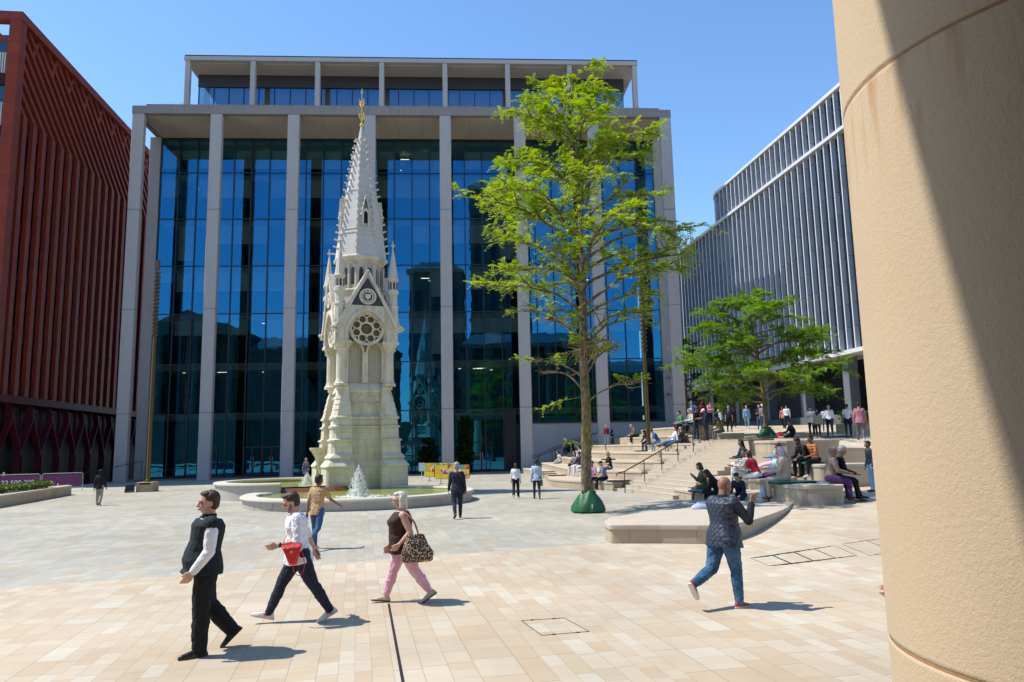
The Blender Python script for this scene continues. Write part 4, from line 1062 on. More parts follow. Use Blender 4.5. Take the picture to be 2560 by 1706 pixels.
# watering bags
GRN = simple('green_tarpaulin', (.012, .10, .032), .5, .35, 3, bump=.5, bscale=7)
def water_bag(loc, s, label):
    mb = MB(); n = 40; rings = []; r_ = random.Random(4)
    ph = [r_.uniform(0, 6.28) for _ in range(5)]
    for z, r in ((0, .52), (.05, .57), (.2, .55), (.36, .47), (.5, .39), (.62, .31), (.70, .25), (.72, .18)):
        rings.append([(r*s*(1+.1*math.sin(6*a+ph[0]+z*5)+.035*math.sin(13*a+ph[1])*(1-z))*math.cos(a), r*s*.85*(1+.04*math.sin(9*a+ph[2]-z*8))*math.sin(a), z*s*(1+.06*math.sin(4*a+ph[3])*(z > .4))) for a in [2*math.pi*k/n for k in range(n)]])
    mb.loft(rings); o = mb.build('watering_bag', GRN, None, True); o.location = loc
    tag(o, label, 'watering bag')
    st = MB()
    for a in (-.19, .2): st.tube(catmull([(a*s, -.12*s, .55*s), (a*s*1.1, -.15*s, .68*s), (a*s*1.2, -.12*s, .74*s), (a*s*1.3, -.14*s, .68*s)], 3), .014, 5)
    st.build('strap', simple('black_strap', (.01, .01, .01), .7), o)
    mb = MB(); mb.box(.02*s, .06*s, -.475*s, -.455*s, .1*s, .3*s); mb.build('tag', simple('white_tag', (.6, .65, .6), .6), o)
    return o
water_bag((5.8, 26.35, 0.02), 1.0, 'crumpled green watering bag round the foot of the tall tree')
water_bag((20.3, 42.4, 2.53), .95, 'green watering bag round the foot of the spreading terrace tree')

# ------------------------------------------------------------------ benches and blocks
bl = [(4.5, 18.25), (4.5, 18.05), (4.7, 17.95), (5.6, 17.7), (6.8, 17.25), (7.6, 17.6), (8.6, 18.6), (10.2, 20.6), (11.5, 22.6), (11.75, 23.2)]
back = [(11.6, 23.3), (10, 22.6), (8, 21.9), (6.3, 21), (5, 19.9), (4.55, 18.8)]
seat_o = seat_solid([(p.x, p.y) for p in catmull([(a, b, 0) for a, b in bl], 3)]+back, -.1, .45, None, 'low_wall_bench')
tag(seat_o, 'long low curved stone bench with a tapering tip beside the man in the quilted vest', 'stone bench')
stone_block('stone_bench_block', 'rounded stone bench block where the grey hijab couple sit', arcpoly((11.55, 24.3), (11.4, 23.9), (11.45, 22.4), (11.8, 22.0), (12.5, 21.75), (12.85, 21.95), (13.3, 23.0), (13.75, 24.0), (13.6, 24.4)), .1, 1.0)
stone_block('stone_bench_block', 'long rounded stone seat in front of the upper terrace at right', [(15.2, 29.6)]+roundrect(15.6, 19.4, 28.2, 29.8, .3)[10:], .2, 1.42)
stone_block('stone_bench_block', 'wide rounded drum of stone seating below the terrace tree', roundrect(14.85, 18.3, 30.6, 33.6, .9, R(4)), 1.0, 2.4)
def curved_seat(label, ctl, dx, z0, z1):
    cur = [(p.x, p.y) for p in catmull([(a, b, 0) for a, b in ctl], 4)]
    return stone_block('stone_bench_block', label, cur+[(p[0]+dx, p[1]+.25) for p in reversed(cur)], z0, z1)
curved_seat('curved stone seat wall at the head of the seating tiers by the bronze lamp', [(15.3, 55), (14.95, 50), (15.2, 47), (15.6, 45), (16.2, 43.7)], 1.0, 2.2, 2.85)
curved_seat('higher curved stone wall behind the topmost seating tier', [(16.1, 54), (15.75, 50), (15.9, 47.5), (16.3, 45.9)], 1.1, 2.2, 3.4)
stone_block('stone_bench_block', 'dark fronted stone block on the terrace where the olive shirted man sits', roundrect(17.4, 19.0, 42.6, 43.5, .1, R(-3)), 2.2, 2.9)
stone_block('stone_bench_block', 'stone block under the old man in the cream jacket', roundrect(16.2, 17.7, 44.0, 45.0, .1, R(-3)), 2.3, 3.42)
# planter wall at left
pw = [(-22.0, 49.9), (-21.4, 49.2), (-20.0, 39.0), (-19.5, 35), (-21.2, 35), (-22.4, 40)]
seat_o = seat_solid(pw, -.1, .58, None, 'planter_wall'); tag(seat_o, 'low stone planter wall with clipped hedge at the left edge', 'planter')
HED = leaf_mat('hedge_leaf', (.05, .09, .012), (.08, .14, .015), (.13, .18, .02))
def leafy(name, label, cat, fn, n, s, mat, seed, loc=(0, 0, 0)):
    mb = MB(); rr = random.Random(seed)
    for k in range(n):
        p = Vector(fn(rr)); d = Vector((rr.uniform(-1, 1), rr.uniform(-1, 1), rr.uniform(-.2, 1))).normalized(); e = d.orthogonal().normalized()*s*.5; l = s*rr.uniform(.6, 1.3)
        mb.add([p, p+d*l*.5+e, p+d*l, p+d*l*.5-e], [(0, 1, 2, 3)])
    me = bpy.data.meshes.new(name); me.from_pydata([tuple(v) for v in mb.v], [], mb.f); me.update(); me.materials.append(mat)
    o = bpy.data.objects.new(name, me); COL.objects.link(o); o.location = loc
    return tag(o, label, cat)
def hedge_fn(rr):
    t = rr.random(); return (-20.75-.9*t+rr.uniform(-.45, .45), 36+10.5*t+rr.uniform(-.3, .3), .58+rr.random()**.6*.34)
leafy('planter_hedge', 'low clipped green hedge growing in the left planter', 'hedge', hedge_fn, 6500, .10, HED, 2)
def shrub_fn(c, r, h):
    def f(rr):
        z = rr.random(); a = rr.uniform(0, 6.28); q = r*(.5+.5*math.sin(math.pi*min(1, z+.12)))*rr.random()**.5
        return (c[0]+q*math.cos(a), c[1]+q*math.sin(a), c[2]+h*z)
    return f
CP = lambda s, b, z=0: tuple(Matrix.Translation(FO) @ Matrix.Rotation(FROT, 4, 'Z') @ Vector((s, b, z)))
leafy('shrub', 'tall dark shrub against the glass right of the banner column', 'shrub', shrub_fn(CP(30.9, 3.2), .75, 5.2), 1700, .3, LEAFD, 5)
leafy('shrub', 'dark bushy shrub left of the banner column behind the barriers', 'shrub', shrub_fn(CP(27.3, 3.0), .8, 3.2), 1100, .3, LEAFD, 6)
leafy('terrace_hedge', 'clipped green hedge by the terrace entrance at far right', 'hedge', lambda rr: (25.5+rr.uniform(0, 4), 43+rr.uniform(-.4, .4), 3.3+rr.random()*.75), 1800, .14, LEAF2, 8)
mb = MB(); mb.cham(25.3, 29.6, 42.5, 43.5, 2.4, 3.32, .04); tag(mb.build('hedge_planter', RISER, None), 'stone planter box under the terrace hedge at far right', 'planter')

# ------------------------------------------------------------------ lamps, rails
BRASS = simple('bronze_metal', (.13, .088, .038), .36, .15, 2, metal=.75)
def lamp(loc, h, zr, label, base=True):
    L = empty('lamp_post', label, 'lamp post', loc, 0)
    mb = MB(); mb.lathe([(.18, 0), (.18, .12), (.135, .15), (.12, zr), (.09, zr+.02), (.085, h-.5), (.11, h-.48), (.11, h), (.02, h+.02)], 16); mb.build('pole', BRASS, L, True)
    lt = MB(); n = int((h-.6-zr)/.26)
    for k in range(n):
        z = zr+.1+.26*k
        for a in range(4): t = R(45+90*a); lt.lathe([(.02, z), (.075, z+.05), (.075, z+.1), (.02, z+.2)], 6, (.13*math.cos(t), .13*math.sin(t)))
    lt.build('light_pods', BRASS, L)
    if base:
        b = MB(); b.cham(-.52, .52, -.52, .52, -.62, 0, .03)
        for s in (-1, 1):
            b.box(s*.42-.09, s*.42+.09, -.545, -.521, -.58, -.02); b.box(-.32, .32, -.54, -.522, -.13, -.03)
        b.build('base', stone('lamp_base_stone', (.40, .30, .19), .25, None, .01, .3, .5), L)
    return L
lamp((-17.55, 50.9, .6), 14.6, 9.4, 'tall bronze lamp post on a square stone base at left', True)
lamp((13.1, 42.6, 2.3), 10.9, 5.4, 'tall bronze lamp post standing on the seating tiers at right', False)
mb = MB(); mb.loft([[(-.28, -.2, 0), (.28, -.2, 0), (.28, .2, 0), (-.28, .2, 0)], [(-.26, -.16, .05), (.26, -.16, .05), (.3, .16, .5), (-.2, .16, .42)], [(-.2, -.0, .1), (.22, -.0, .1), (.28, .18, .5), (-.18, .18, .42)]])
o = mb.build('floodlight', simple('black_plastic', (.012, .012, .013), .4), None); o.location = (-18.35, 50.1, .02); o.rotation_euler = (0, 0, R(30)); tag(o, 'small black ground floodlight leaning by the left lamp base', 'floodlight')
DBR = simple('dark_bronze', (.075, .055, .035), .4, .2, 2, metal=.6)
def rail(name, label, tops, feet, ext=(None, None), r=.026, mat=DBR):
    o = empty(name, label, 'handrail', tuple(feet[0]))
    off = Vector(feet[0]); tops = [Vector(t)-off for t in tops]; feet = [Vector(t)-off for t in feet]
    for a, b in zip(feet, tops):
        m = MB(); m.tube([a-Vector((0, 0, .03)), b], r*.95, 8); m.build('post', mat, o)
    line = list(tops)
    if ext[0] is not None: e = [Vector(q)-off for q in ext[0]]; line = e+line
    if ext[1] is not None: e = [Vector(q)-off for q in ext[1]]; line = line+e
    m = MB(); m.tube(line, r*1.2, 8); m.build('top_rail', mat, o)
    return o
feet = []; tops = []
def mid(k): 
    p = stepL(k).lerp(stepR(k), .22); return Vector((p.x+.1, p.y, SH*max(0, k)))
for k in (-.6, 2.6, 5.6, 8.6, 11.6, 14.9):
    f_ = mid(k); f_.z = SH*max(0, math.floor(k+1)); feet.append(f_); tops.append(Vector((f_.x, f_.y, SH*max(0, k+1)+.98)))
e0 = [tops[0]+Vector((-.45, -.2, -.2)), tops[0]+Vector((-.4, -.18, -.06))]
rail('stair_handrail', 'bronze handrail climbing the middle of the wide sunlit stairs', tops, feet, (e0, [tops[-1]+Vector((.7, .4, .0)), tops[-1]+Vector((.75, .4, -.12))]))
# stairs along the office wall, in the shade of the colonnade
ws = empty('side_stairs', 'shaded stone stairs climbing between the office wall and the seating tiers', 'stone steps', FO, FROT)
for k in range(18):
    m = MB(); m.box(36.6+.42*k, 36.6+.42*(k+1)+.2, .9, SB-.02, -.2, .158*(k+1)); m.build('step', SAND, ws)
m = MB(); m.box(44.37, 51, .9, SB-.02, -.2, 2.83); m.build('landing', SAND, ws)
def side_rail(label, b, z1, k0, k1, st):
    tp = []; ft = []
    for k in range(k0, k1+1, st):
        q = Vector(CP(36.4+.42*k, b, .158*max(0, k))); ft.append(q); tp.append(q+Vector((0, 0, z1)))
    rail('side_handrail', label, tp, ft, ([tp[0]+Vector((-.5, .05, -.1))], [tp[-1]+Vector((.6, -.03, .02)), tp[-1]+Vector((.62, -.03, -.3))]))
side_rail('dark handrail fixed along the shaded office wall stairs', 5.2, .95, 0, 16, 4)
side_rail('bronze handrail between the shaded side stairs and the seating tiers', 1.0, .95, 0, 18, 3)
rail('ramp_handrail', 'dark handrail sloping down between the left columns of the office', [CP(2.2, .6, 1.75), CP(.4, -.9, 1.3), CP(-1.6, -2.6, .82)], [CP(2.2, .6, 0), CP(.4, -.9, 0), CP(-1.6, -2.6, 0)])
rail('ramp_handrail', 'lower dark handrail behind the left lamp base', [CP(6.8, 3.0, 1.3), CP(4.6, 1.6, .95), CP(2.6, .3, .7)], [CP(6.8, 3.0, 0), CP(4.6, 1.6, 0), CP(2.6, .3, 0)])

# ------------------------------------------------------------------ ground fittings
BLK = simple('black_slot', (.012, .012, .012), .5)
def ground_strip(name, label, pts, wdt, cat, z=.005):
    mb = MB(); pts = [Vector(p) for p in pts]
    for a, b in zip(pts, pts[1:]):
        d = (b-a).normalized(); s = Vector((d.y, -d.x, 0))*wdt/2
        mb.loft([[a-s, a+s, a+s+Vector((0, 0, -.05)), a-s+Vector((0, 0, -.05))], [b-s, b+s, b+s+Vector((0, 0, -.05)), b-s+Vector((0, 0, -.05))]])
    o = mb.build(name, BLK, None); return tag(o, label, cat)
a, b = G(893, 1388), G(926, 1568); d = (b-a)
ground_strip('drain_slot', 'narrow black slot drain running towards the viewer', [a+Vector((0, 0, .005)), b+d*1.5+Vector((0, 0, .005))], .032, 'drain')
SLT_ = simple('slot_grey', (.05, .043, .036), .8)
def cover(label, pts, split=0):
    o = empty('access_cover', label, 'access cover', tuple(Vector(pts[0])))
    off = Vector(pts[0])
    def bar(p, q, wd=.0035):
        m = MB(); p, q = Vector(p)-off, Vector(q)-off; dd = (q-p).normalized(); s = Vector((dd.y, -dd.x, 0))*wd; z = Vector((0, 0, .006))
        p = p+z; q = q+z
        m.loft([[p-s, p+s, p+s-z*3, p-s-z*3], [q-s, q+s, q+s-z*3, q-s-z*3]]); m.build('slot', SLT_, o)
    P_ = [Vector(p) for p in pts]
    for i in range(4): bar(P_[i], P_[(i+1) % 4])
    for k in range(1, split): bar(P_[0].lerp(P_[1], k/split), P_[3].lerp(P_[2], k/split))
    for i in range(max(1, split)):
        for e in ((0, 1), (3, 2)):
            for t in (.25, .75):
                m = MB(); c_ = P_[e[0]].lerp(P_[e[1]], (i+t)/max(1, split))-off; m.lathe([(.026, .002), (.026, .007)], 8, (c_.x, c_.y)); q_ = m.build('lift_slot', SLT_, o); q_.location.z = c_.z
    return o
def gz(p): return Vector((p.x, p.y, ground_z(p.x, p.y)))
cover('square paved access cover outlined by black slots in the foreground', [G(1198, 1427), G(1297, 1421), G(1354, 1452), G(1245, 1461)])
cover('row of four paved access covers right of the man in the quilted vest', [gz(G(1725, 1283)), gz(G(1918, 1267)), gz(G(1970, 1286)), gz(G(1766, 1301))], 4)
cover('paved access covers close beside the big pillar', [gz(G(1936, 1265)), gz(G(2050, 1258)), gz(G(2110, 1276)), gz(G(2000, 1287))], 2)
# seat pads left on the steps
PADS = []
PADM = [simple('pad_dark', (.02, .025, .03), .6), simple('pad_red', (.42, .06, .05), .7), simple('pad_green', (.03, .22, .15), .7), simple('pad_orange', (.6, .28, .05), .7), simple('pad_lime', (.3, .42, .08), .7)]
def pad(p, rz, mi, label, ln=1.0):
    o = empty('seat_pad', label, 'seat pad', p, rz, 'seat pads left on the stone tiers')
    m = MB(); m.cham(-.3, .3, -ln/2, ln/2, .005, .055, .015); m.build('base', PADM[0], o)
    m = MB(); m.cham(-.29, .29, -ln/2+.01, ln/2-.01, .056, .075, .008); m.build('cover', PADM[mi], o)
def on(x, y, z): return G(x, y, z)
# ------------------------------------------------------------------ people
from mathutils.bvhtree import BVHTree
def bvh_of(names):
    vs = []; fs = []
    for o in COL.objects:
        if o.type != 'MESH': continue
        root = o
        while root.parent: root = root.parent
        if root.name.split('.')[0] in names:
            mw = Matrix.Translation(root.location) @ root.rotation_euler.to_matrix().to_4x4()
            if root is o and o.location.length == 0: mw = Matrix.Identity(4)
            b = len(vs); vs += [mw @ v.co for v in o.data.vertices]; fs += [[i+b for i in p.vertices] for p in o.data.polygons]
    return BVHTree.FromPolygons(vs, fs)
BV = bvh_of({'plaza_paving', 'upper_terrace_paving', 'seating_steps', 'stone_bench_block', 'low_wall_bench', 'planter_wall', 'side_stairs'})
CAMP = Vector((0, 0, HC))
def down(x, y, ztop=8):
    h = BV.ray_cast(Vector((x, y, ztop)), Vector((0, 0, -1)))
    return h[0] if h[0] else Vector((x, y, 0))
def spot(x, y, edge=.22):
    """where the sight line through a picture point meets the built ground or steps"""
    d = Vector(ray(x, y)).normalized(); h = BV.ray_cast(CAMP, d)
    if h[0] is None: return G(x, y, 0)
    p, n = h[0], h[1]
    if n.dot(d) > 0: n = -n
    if abs(n.z) < .6:
        q = p - n*edge; return down(q.x, q.y)
    return p
def cloth(name, col, rough=.8, bump=.25, scale=9, var=.16, sheen=0.):
    return simple('cloth_'+name, col, rough, var, scale, bump=bump, bscale=28, spec=.25)
def skin(k):
    tones = {'fair': (.56, .33, .24), 'tan': (.44, .25, .16), 'brown': (.26, .13, .075), 'dark': (.10, .05, .03), 'pale': (.62, .40, .31)}
    return simple('skin_'+k, tones[k], .5, .07, 30, spec=.4, Subsurface_Weight=.08)
HAIRC = {'black': (.012, .010, .009), 'brown': (.05, .027, .014), 'blond': (.40, .27, .11), 'grey': (.30, .29, .28), 'white': (.62, .61, .59), 'stubble': (.17, .12, .095), 'red': (.22, .07, .03), 'ash': (.55, .52, .45)}
def hairm(k): return simple('hair_'+k, HAIRC[k], .5, .35, 40, bump=.5, bscale=70, spec=.4)
def cap_mesh(mb, p0, r0, p1, r1, n=10, m=3):
    p0, p1 = Vector(p0), Vector(p1); d = p1-p0; L = d.length
    if L < 1e-5: mb.ball(p0, max(r0, r1), n, 6); return
    d /= L; a = d.orthogonal().normalized(); b = d.cross(a); rings = []
    for k in range(m+1):
        t = -math.pi/2+math.pi/2*(k+.15)/(m+.15) if k < m else 0
        rings.append((p0+d*r0*math.sin(t), r0*math.cos(t)))
    for k in range(m+1):
        t = math.pi/2*k/(m+.15)
        rings.append((p1+d*r1*math.sin(t), r1*math.cos(t)))
    mb.loft([[c+(a*math.cos(2*math.pi*i/n)+b*math.sin(2*math.pi*i/n))*r for i in range(n)] for c, r in rings])
_tex = {}
def finish(mb, name, mat, parent, vox, smooth=3, disp=0., dsize=.12):
    me = bpy.data.meshes.new(name); me.from_pydata([tuple(p) for p in mb.v], [], mb.f); me.update()
    bm = bmesh.new(); bm.from_mesh(me); bmesh.ops.recalc_face_normals(bm, faces=bm.faces); bm.to_mesh(me); bm.free()
    me.materials.append(mat); o = bpy.data.objects.new(name, me); COL.objects.link(o); o.parent = parent
    r = o.modifiers.new('join', 'REMESH'); r.mode = 'VOXEL'; r.voxel_size = vox; r.use_smooth_shade = True
    if smooth: s = o.modifiers.new('smooth', 'SMOOTH'); s.factor = .5; s.iterations = smooth
    if disp:
        key = round(dsize, 3)
        if key not in _tex: t = bpy.data.textures.new('folds', 'CLOUDS'); t.noise_scale = dsize; t.noise_depth = 2; _tex[key] = t
        dmod = o.modifiers.new('folds', 'DISPLACE'); dmod.texture = _tex[key]; dmod.strength = disp; dmod.mid_level = .5; dmod.texture_coords = 'LOCAL'
        if vox < .01 and disp > .008:
            if 'fine' not in _tex: t = bpy.data.textures.new('creases', 'CLOUDS'); t.noise_scale = .032; t.noise_depth = 3; _tex['fine'] = t
            d2 = o.modifiers.new('creases', 'DISPLACE'); d2.texture = _tex['fine']; d2.strength = disp*.55; d2.mid_level = .5; d2.texture_coords = 'LOCAL'
    return o
TORSO = [(-.055, .070, .050), (-.015, .094, .066), (.035, .091, .062), (.10, .080, .055), (.16, .088, .060), (.215, .102, .066), (.255, .106, .060), (.278, .092, .050), (.295, .055, .042), (.31, .036, .036)]
def person(label, loc, yaw, h, pose, sk='fair', hair=('short', 'brown'), top=None, legs=None, shoes=None, hi=0, w=1., belly=0., bust=0., sleeves='short', leg_len='long', flare=0., group=None, tuck=True, beard=None, sit=False, collar=False):
    rnd_ = random.Random(label)
    vox = (.022, .0145, .0072)[hi]*(h/1.75)
    P = dict(lean=2, twist=0, head=(5, 0), L=(3, 3, 4, 0), Rl=(-3, 3, 4, 0), La=(-3, 9, 12, 0), Ra=(3, 9, 12, 0)); P.update(pose)
    ln = R(P['lean']); up = Vector((math.sin(ln), 0, math.cos(ln))); fw = Vector((math.cos(ln), 0, -math.sin(ln))); lf = Vector((0, 1, 0))
    tw = R(P['twist']); Rt = Matrix.Rotation(tw, 3, up)
    J = {}
    def leg(sd, prm):
        fl, ab, kn, fp = prm; s = 1 if sd == 'L' else -1
        hip = Vector((0, s*.052*h*w**.5, -.015*h)); a = R(fl); b = R(ab)
        td = Vector((math.sin(a)*math.cos(b), s*math.sin(b), -math.cos(a)*math.cos(b)))
        knee = hip+td*.245*h; a2 = R(fl-kn)
        sd_ = Vector((math.sin(a2), s*math.sin(b)*.35, -math.cos(a2))).normalized()
        ank = knee+sd_*.235*h
        f = R(fp); fd = Vector((math.cos(f), s*.12, -math.sin(f))).normalized()
        return hip, knee, ank, fd, s
    LG = {q: leg(q, P['L' if q == 'L' else 'Rl']) for q in ('L', 'R')}
    def sole(q):
        hip, knee, ank, fd, s = LG[q]; dn = Vector((0, 0, -1)); nrm = (dn-fd*dn.dot(fd)).normalized()
        heel = ank+nrm*.045*h-fd*.03*h; toe = ank+nrm*.045*h+fd*.115*h
        return heel, toe, nrm
    if sit: dz = .078*h*(.5+.5*w)
    else: dz = -min(min(a.z, b.z) for a, b, c in (sole('L'), sole('R')))
    O = Vector((0, 0, dz))
    for q in LG: hip, knee, ank, fd, s = LG[q]; LG[q] = (hip+O, knee+O, ank+O, fd, s)
    def sec(s, hw, hd, fo=0., tz=0.):
        k = max(0, min(1, (s-.02)/.2)); r_ = Matrix.Rotation(tw*k, 3, up)
        c = O+up*s*h+fw*fo*h
        return [c + r_ @ (lf*hw*h*math.copysign(abs(math.cos(t))**.85, math.cos(t)) + fw*hd*h*math.copysign(abs(math.sin(t))**.85, math.sin(t))) for t in [2*math.pi*i/18 for i in range(18)]]
    def torso(mb, s0, s1, inf, drop=0.):
        rings = []
        S_ = [x for x in TORSO if s0-1e-6 <= x[0] <= s1+1e-6]
        for s, hw, hd in S_:
            bl_ = belly*math.exp(-((s-.07)/.07)**2); bu = bust*math.exp(-((s-.195)/.05)**2)
            rings.append(sec(s, hw*w**.8+inf, hd*w+inf+bl_*.5+bu*.5, bl_*.5+bu*.5))
        if len(rings) > 1: mb.loft(rings)
    sh = {}; AR = {}
    neck = O+up*.30*h
    for q, s in (('L', 1), ('R', -1)):
        fl, ab, el, inn = P['La' if q == 'L' else 'Ra']; a = R(fl); b = R(ab)
        S0 = O+up*.268*h + Rt @ (lf*s*.098*h*w**.6)
        def dr(aa, bb): return Rt @ (fw*math.sin(aa)*math.cos(bb) + lf*s*math.sin(bb) - up*math.cos(aa)*math.cos(bb))
        e = S0+dr(a, b)*.168*h; w_d = dr(a+R(el), b-R(inn)); wr = e+w_d.normalized()*.145*h
        AR[q] = (S0, e, wr, w_d.normalized(), s)
    hp, ht = P['head']; Rh = Matrix.Rotation(R(ht), 3, 'Z') @ Matrix.Rotation(R(hp)+ln*.3, 3, 'Y')
    hc = neck + up*.040*h + Rh @ Vector((.012*h, 0, .060*h))
    hs_ = 1.13 if hi == 2 else 1.05
    def hp_(x, y, z): return hc + Rh @ (Vector((x, y, z))*h*hs_)
    body = MB()
    # head and neck
    def eb(mb, c, r, rot=Rh, n=14, m=8):
        o = MB(); o.ball((0, 0, 0), (r[0]*h*hs_, r[1]*h*hs_, r[2]*h*hs_), n, m); mb.add([c+rot @ v for v in o.v], o.f)
    eb(body, hp_(-.004, 0, .010), (.053, .043, .055)); eb(body, hp_(.010, 0, -.022), (.040, .034, .044))
    cap_mesh(body, hp_(.022, 0, -.052), .017*h, hp_(.012, 0, -.050), .024*h)
    if hi:
        cap_mesh(body, hp_(.050, 0, .004), .006*h, hp_(.060, 0, -.018), .0085*h, 8); eb(body, hp_(.047, 0, -.036), (.009, .016, .006)); eb(body, hp_(.046, 0, .012), (.008, .026, .006))
        for s in (-1, 1): eb(body, hp_(-.004, s*.044, -.008), (.011, .005, .018)); eb(body, hp_(.040, s*.018, -.016), (.012, .012, .012))
    cap_mesh(body, neck-up*.03*h, .037*h*w**.6, hp_(-.008, 0, -.03), .031*h*w**.6)
    torso(body, -.06, .31, -.004 if (sleeves == 'none' or not top) else -.02)
    armr = w**.5*h; legr = w**.85*h
    for q in AR:
        S0, e, wr, wd, s = AR[q]
        ks = 1. if (sleeves == 'none' or not top) else .72
        cap_mesh(body, S0, .034*armr*ks, S0.lerp(e, .5), .029*armr*ks); cap_mesh(body, S0.lerp(e, .5), .029*armr*ks, e, .024*armr); cap_mesh(body, e, .0245*armr, wr, .0155*h)
        # hand
        side_ = wd.cross(Vector((0, 0, 1)))
        side_ = (side_.normalized() if side_.length > .1 else lf); ax = (Rt @ fw); across = (ax-wd*ax.dot(wd))
        across = across.normalized() if across.length > .15 else up
        nrm = across.cross(wd).normalized()*s
        pal = wr+wd*.030*h
        if hi < 2:
            o = MB(); cap_mesh(body, wr, .014*h, wr+wd*.05*h, .017*h); cap_mesh(body, wr+wd*.05*h, .015*h, wr+wd*.082*h-nrm*.012*h, .011*h); cap_mesh(body, wr+wd*.02*h+across*.012*h, .008*h, wr+wd*.055*h+across*.026*h, .007*h, 6)
        else:
            for k in range(4): cap_mesh(body, wr+across*(.010-.006*k)*h, .010*h, wr+wd*.052*h+across*(.020-.0125*k)*h, .0095*h, 8)
            for k in range(4):
                b0 = wr+wd*.054*h+across*(.021-.013*k)*h; l_ = (.028, .033, .031, .024)[k]*h; cu = .35+.12*k
                m1 = b0+(wd*math.cos(cu)-nrm*math.sin(cu))*l_; m2 = m1+(wd*math.cos(cu*2.2)-nrm*math.sin(cu*2.2))*l_*.75
                cap_mesh(body, b0, .0058*h, m1, .0054*h, 7); cap_mesh(body, m1, .0054*h, m2, .0045*h, 7)
            t1 = wr+wd*.034*h+across*.030*h; cap_mesh(body, wr+wd*.010*h+across*.010*h, .009*h, t1, .007*h, 7); cap_mesh(body, t1, .0068*h, t1+(wd+across*.25-nrm*.3).normalized()*.028*h, .0052*h, 7)
    for q in LG:
        hip, knee, ank, fd, s = LG[q]
        if leg_len != 'long' or hi == 2:
            cap_mesh(body, hip, .046*armr, knee, .031*armr); cap_mesh(body, knee, .031*armr, knee.lerp(ank, .35)-Vector((.008*h, 0, 0)), .031*armr); cap_mesh(body, knee.lerp(ank, .35), .030*armr, ank, .0185*h)
            heel, toe, n_ = sole(q)
            if shoes is None: cap_mesh(body, ank, .018*h, heel-n_*.018*h, .018*h); cap_mesh(body, heel-n_*.018*h, .018*h, toe-n_*.012*h, .012*h)
    B = finish(body, 'person', skin(sk), None, vox, 3 if hi < 2 else 2)
    B.location = loc; B.rotation_euler = (0, 0, yaw)
    tag(B, label, 'person', group)
    th = .007
    if hi == 2: dsp, ds = .024, .075
    elif hi == 1: dsp, ds = .012, .12
    else: dsp, ds = 0, .1
    # top garment
    if top:
        m = MB(); s0 = -.015 if tuck else -.055
        torso(m, s0 if not sit else -.015, .296, th)
        if not tuck and not sit: m.loft([sec(-.075, .110*w**.8, .090*w, belly*.25), sec(-.03, .110*w**.8, .088*w, belly*.3), sec(.03, .103*w**.8, .076*w, belly*.5), sec(.08, .092*w**.8, .066*w, belly*.8)])
        if collar: m.lathe([(.040*h, 0), (.041*h, .03*h)], 14, M=Matrix.Translation(neck-up*.012*h) @ up.to_track_quat('Z', 'X').to_matrix().to_4x4())
        for q in AR:
            S0, e, wr, wd, s = AR[q]
            if sleeves == 'none': cap_mesh(m, S0+(O+up*.25*h-S0)*.45, .034*armr, S0+(O+up*.26*h-S0)*.2, .026*armr); continue
            cap_mesh(m, S0-lf*s*.012*h, .043*armr, S0.lerp(e, .35), .038*armr)
            if sleeves == 'short': cap_mesh(m, S0.lerp(e, .3), .039*armr, S0.lerp(e, .72), .037*armr)
            else:
                cap_mesh(m, S0.lerp(e, .3), .038*armr, e, .031*armr)
                cap_mesh(m, e, .032*armr, e.lerp(wr, {'long': .96, 'rolled': .45, 'elbow': .12}[sleeves]), (.024 if sleeves == 'long' else .029)*armr)
        finish(m, 'top', top, B, vox, 2, dsp, ds)
    if legs and leg_len != 'none':
        m = MB(); torso(m, -.06, .036, th-.001)
        kk = {'long': 1., 'crop': .86, 'knee': .02, 'shorts': -.35}[leg_len]
        for q in LG:
            hip, knee, ank, fd, s = LG[q]
            cap_mesh(m, hip+Vector((-.012*h, 0, .01*h)), .061*legr, hip.lerp(knee, .55), .050*legr)
            if kk >= 0:
                cap_mesh(m, hip.lerp(knee, .5), .051*legr, knee, (.039+flare*.4)*legr)
                if kk > .1: cap_mesh(m, knee, (.037+flare*.4)*legr, knee.lerp(ank, .4)-Vector((.006*h, 0, 0)), (.036+flare*.7)*legr); cap_mesh(m, knee.lerp(ank, .4), (.036+flare*.7)*legr, knee.lerp(ank, kk), (.0275+flare)*legr)
            else: cap_mesh(m, hip, .056*legr, hip.lerp(knee, .65), .052*legr)
        finish(m, 'trousers', legs, B, vox, 2, dsp*.8, ds)
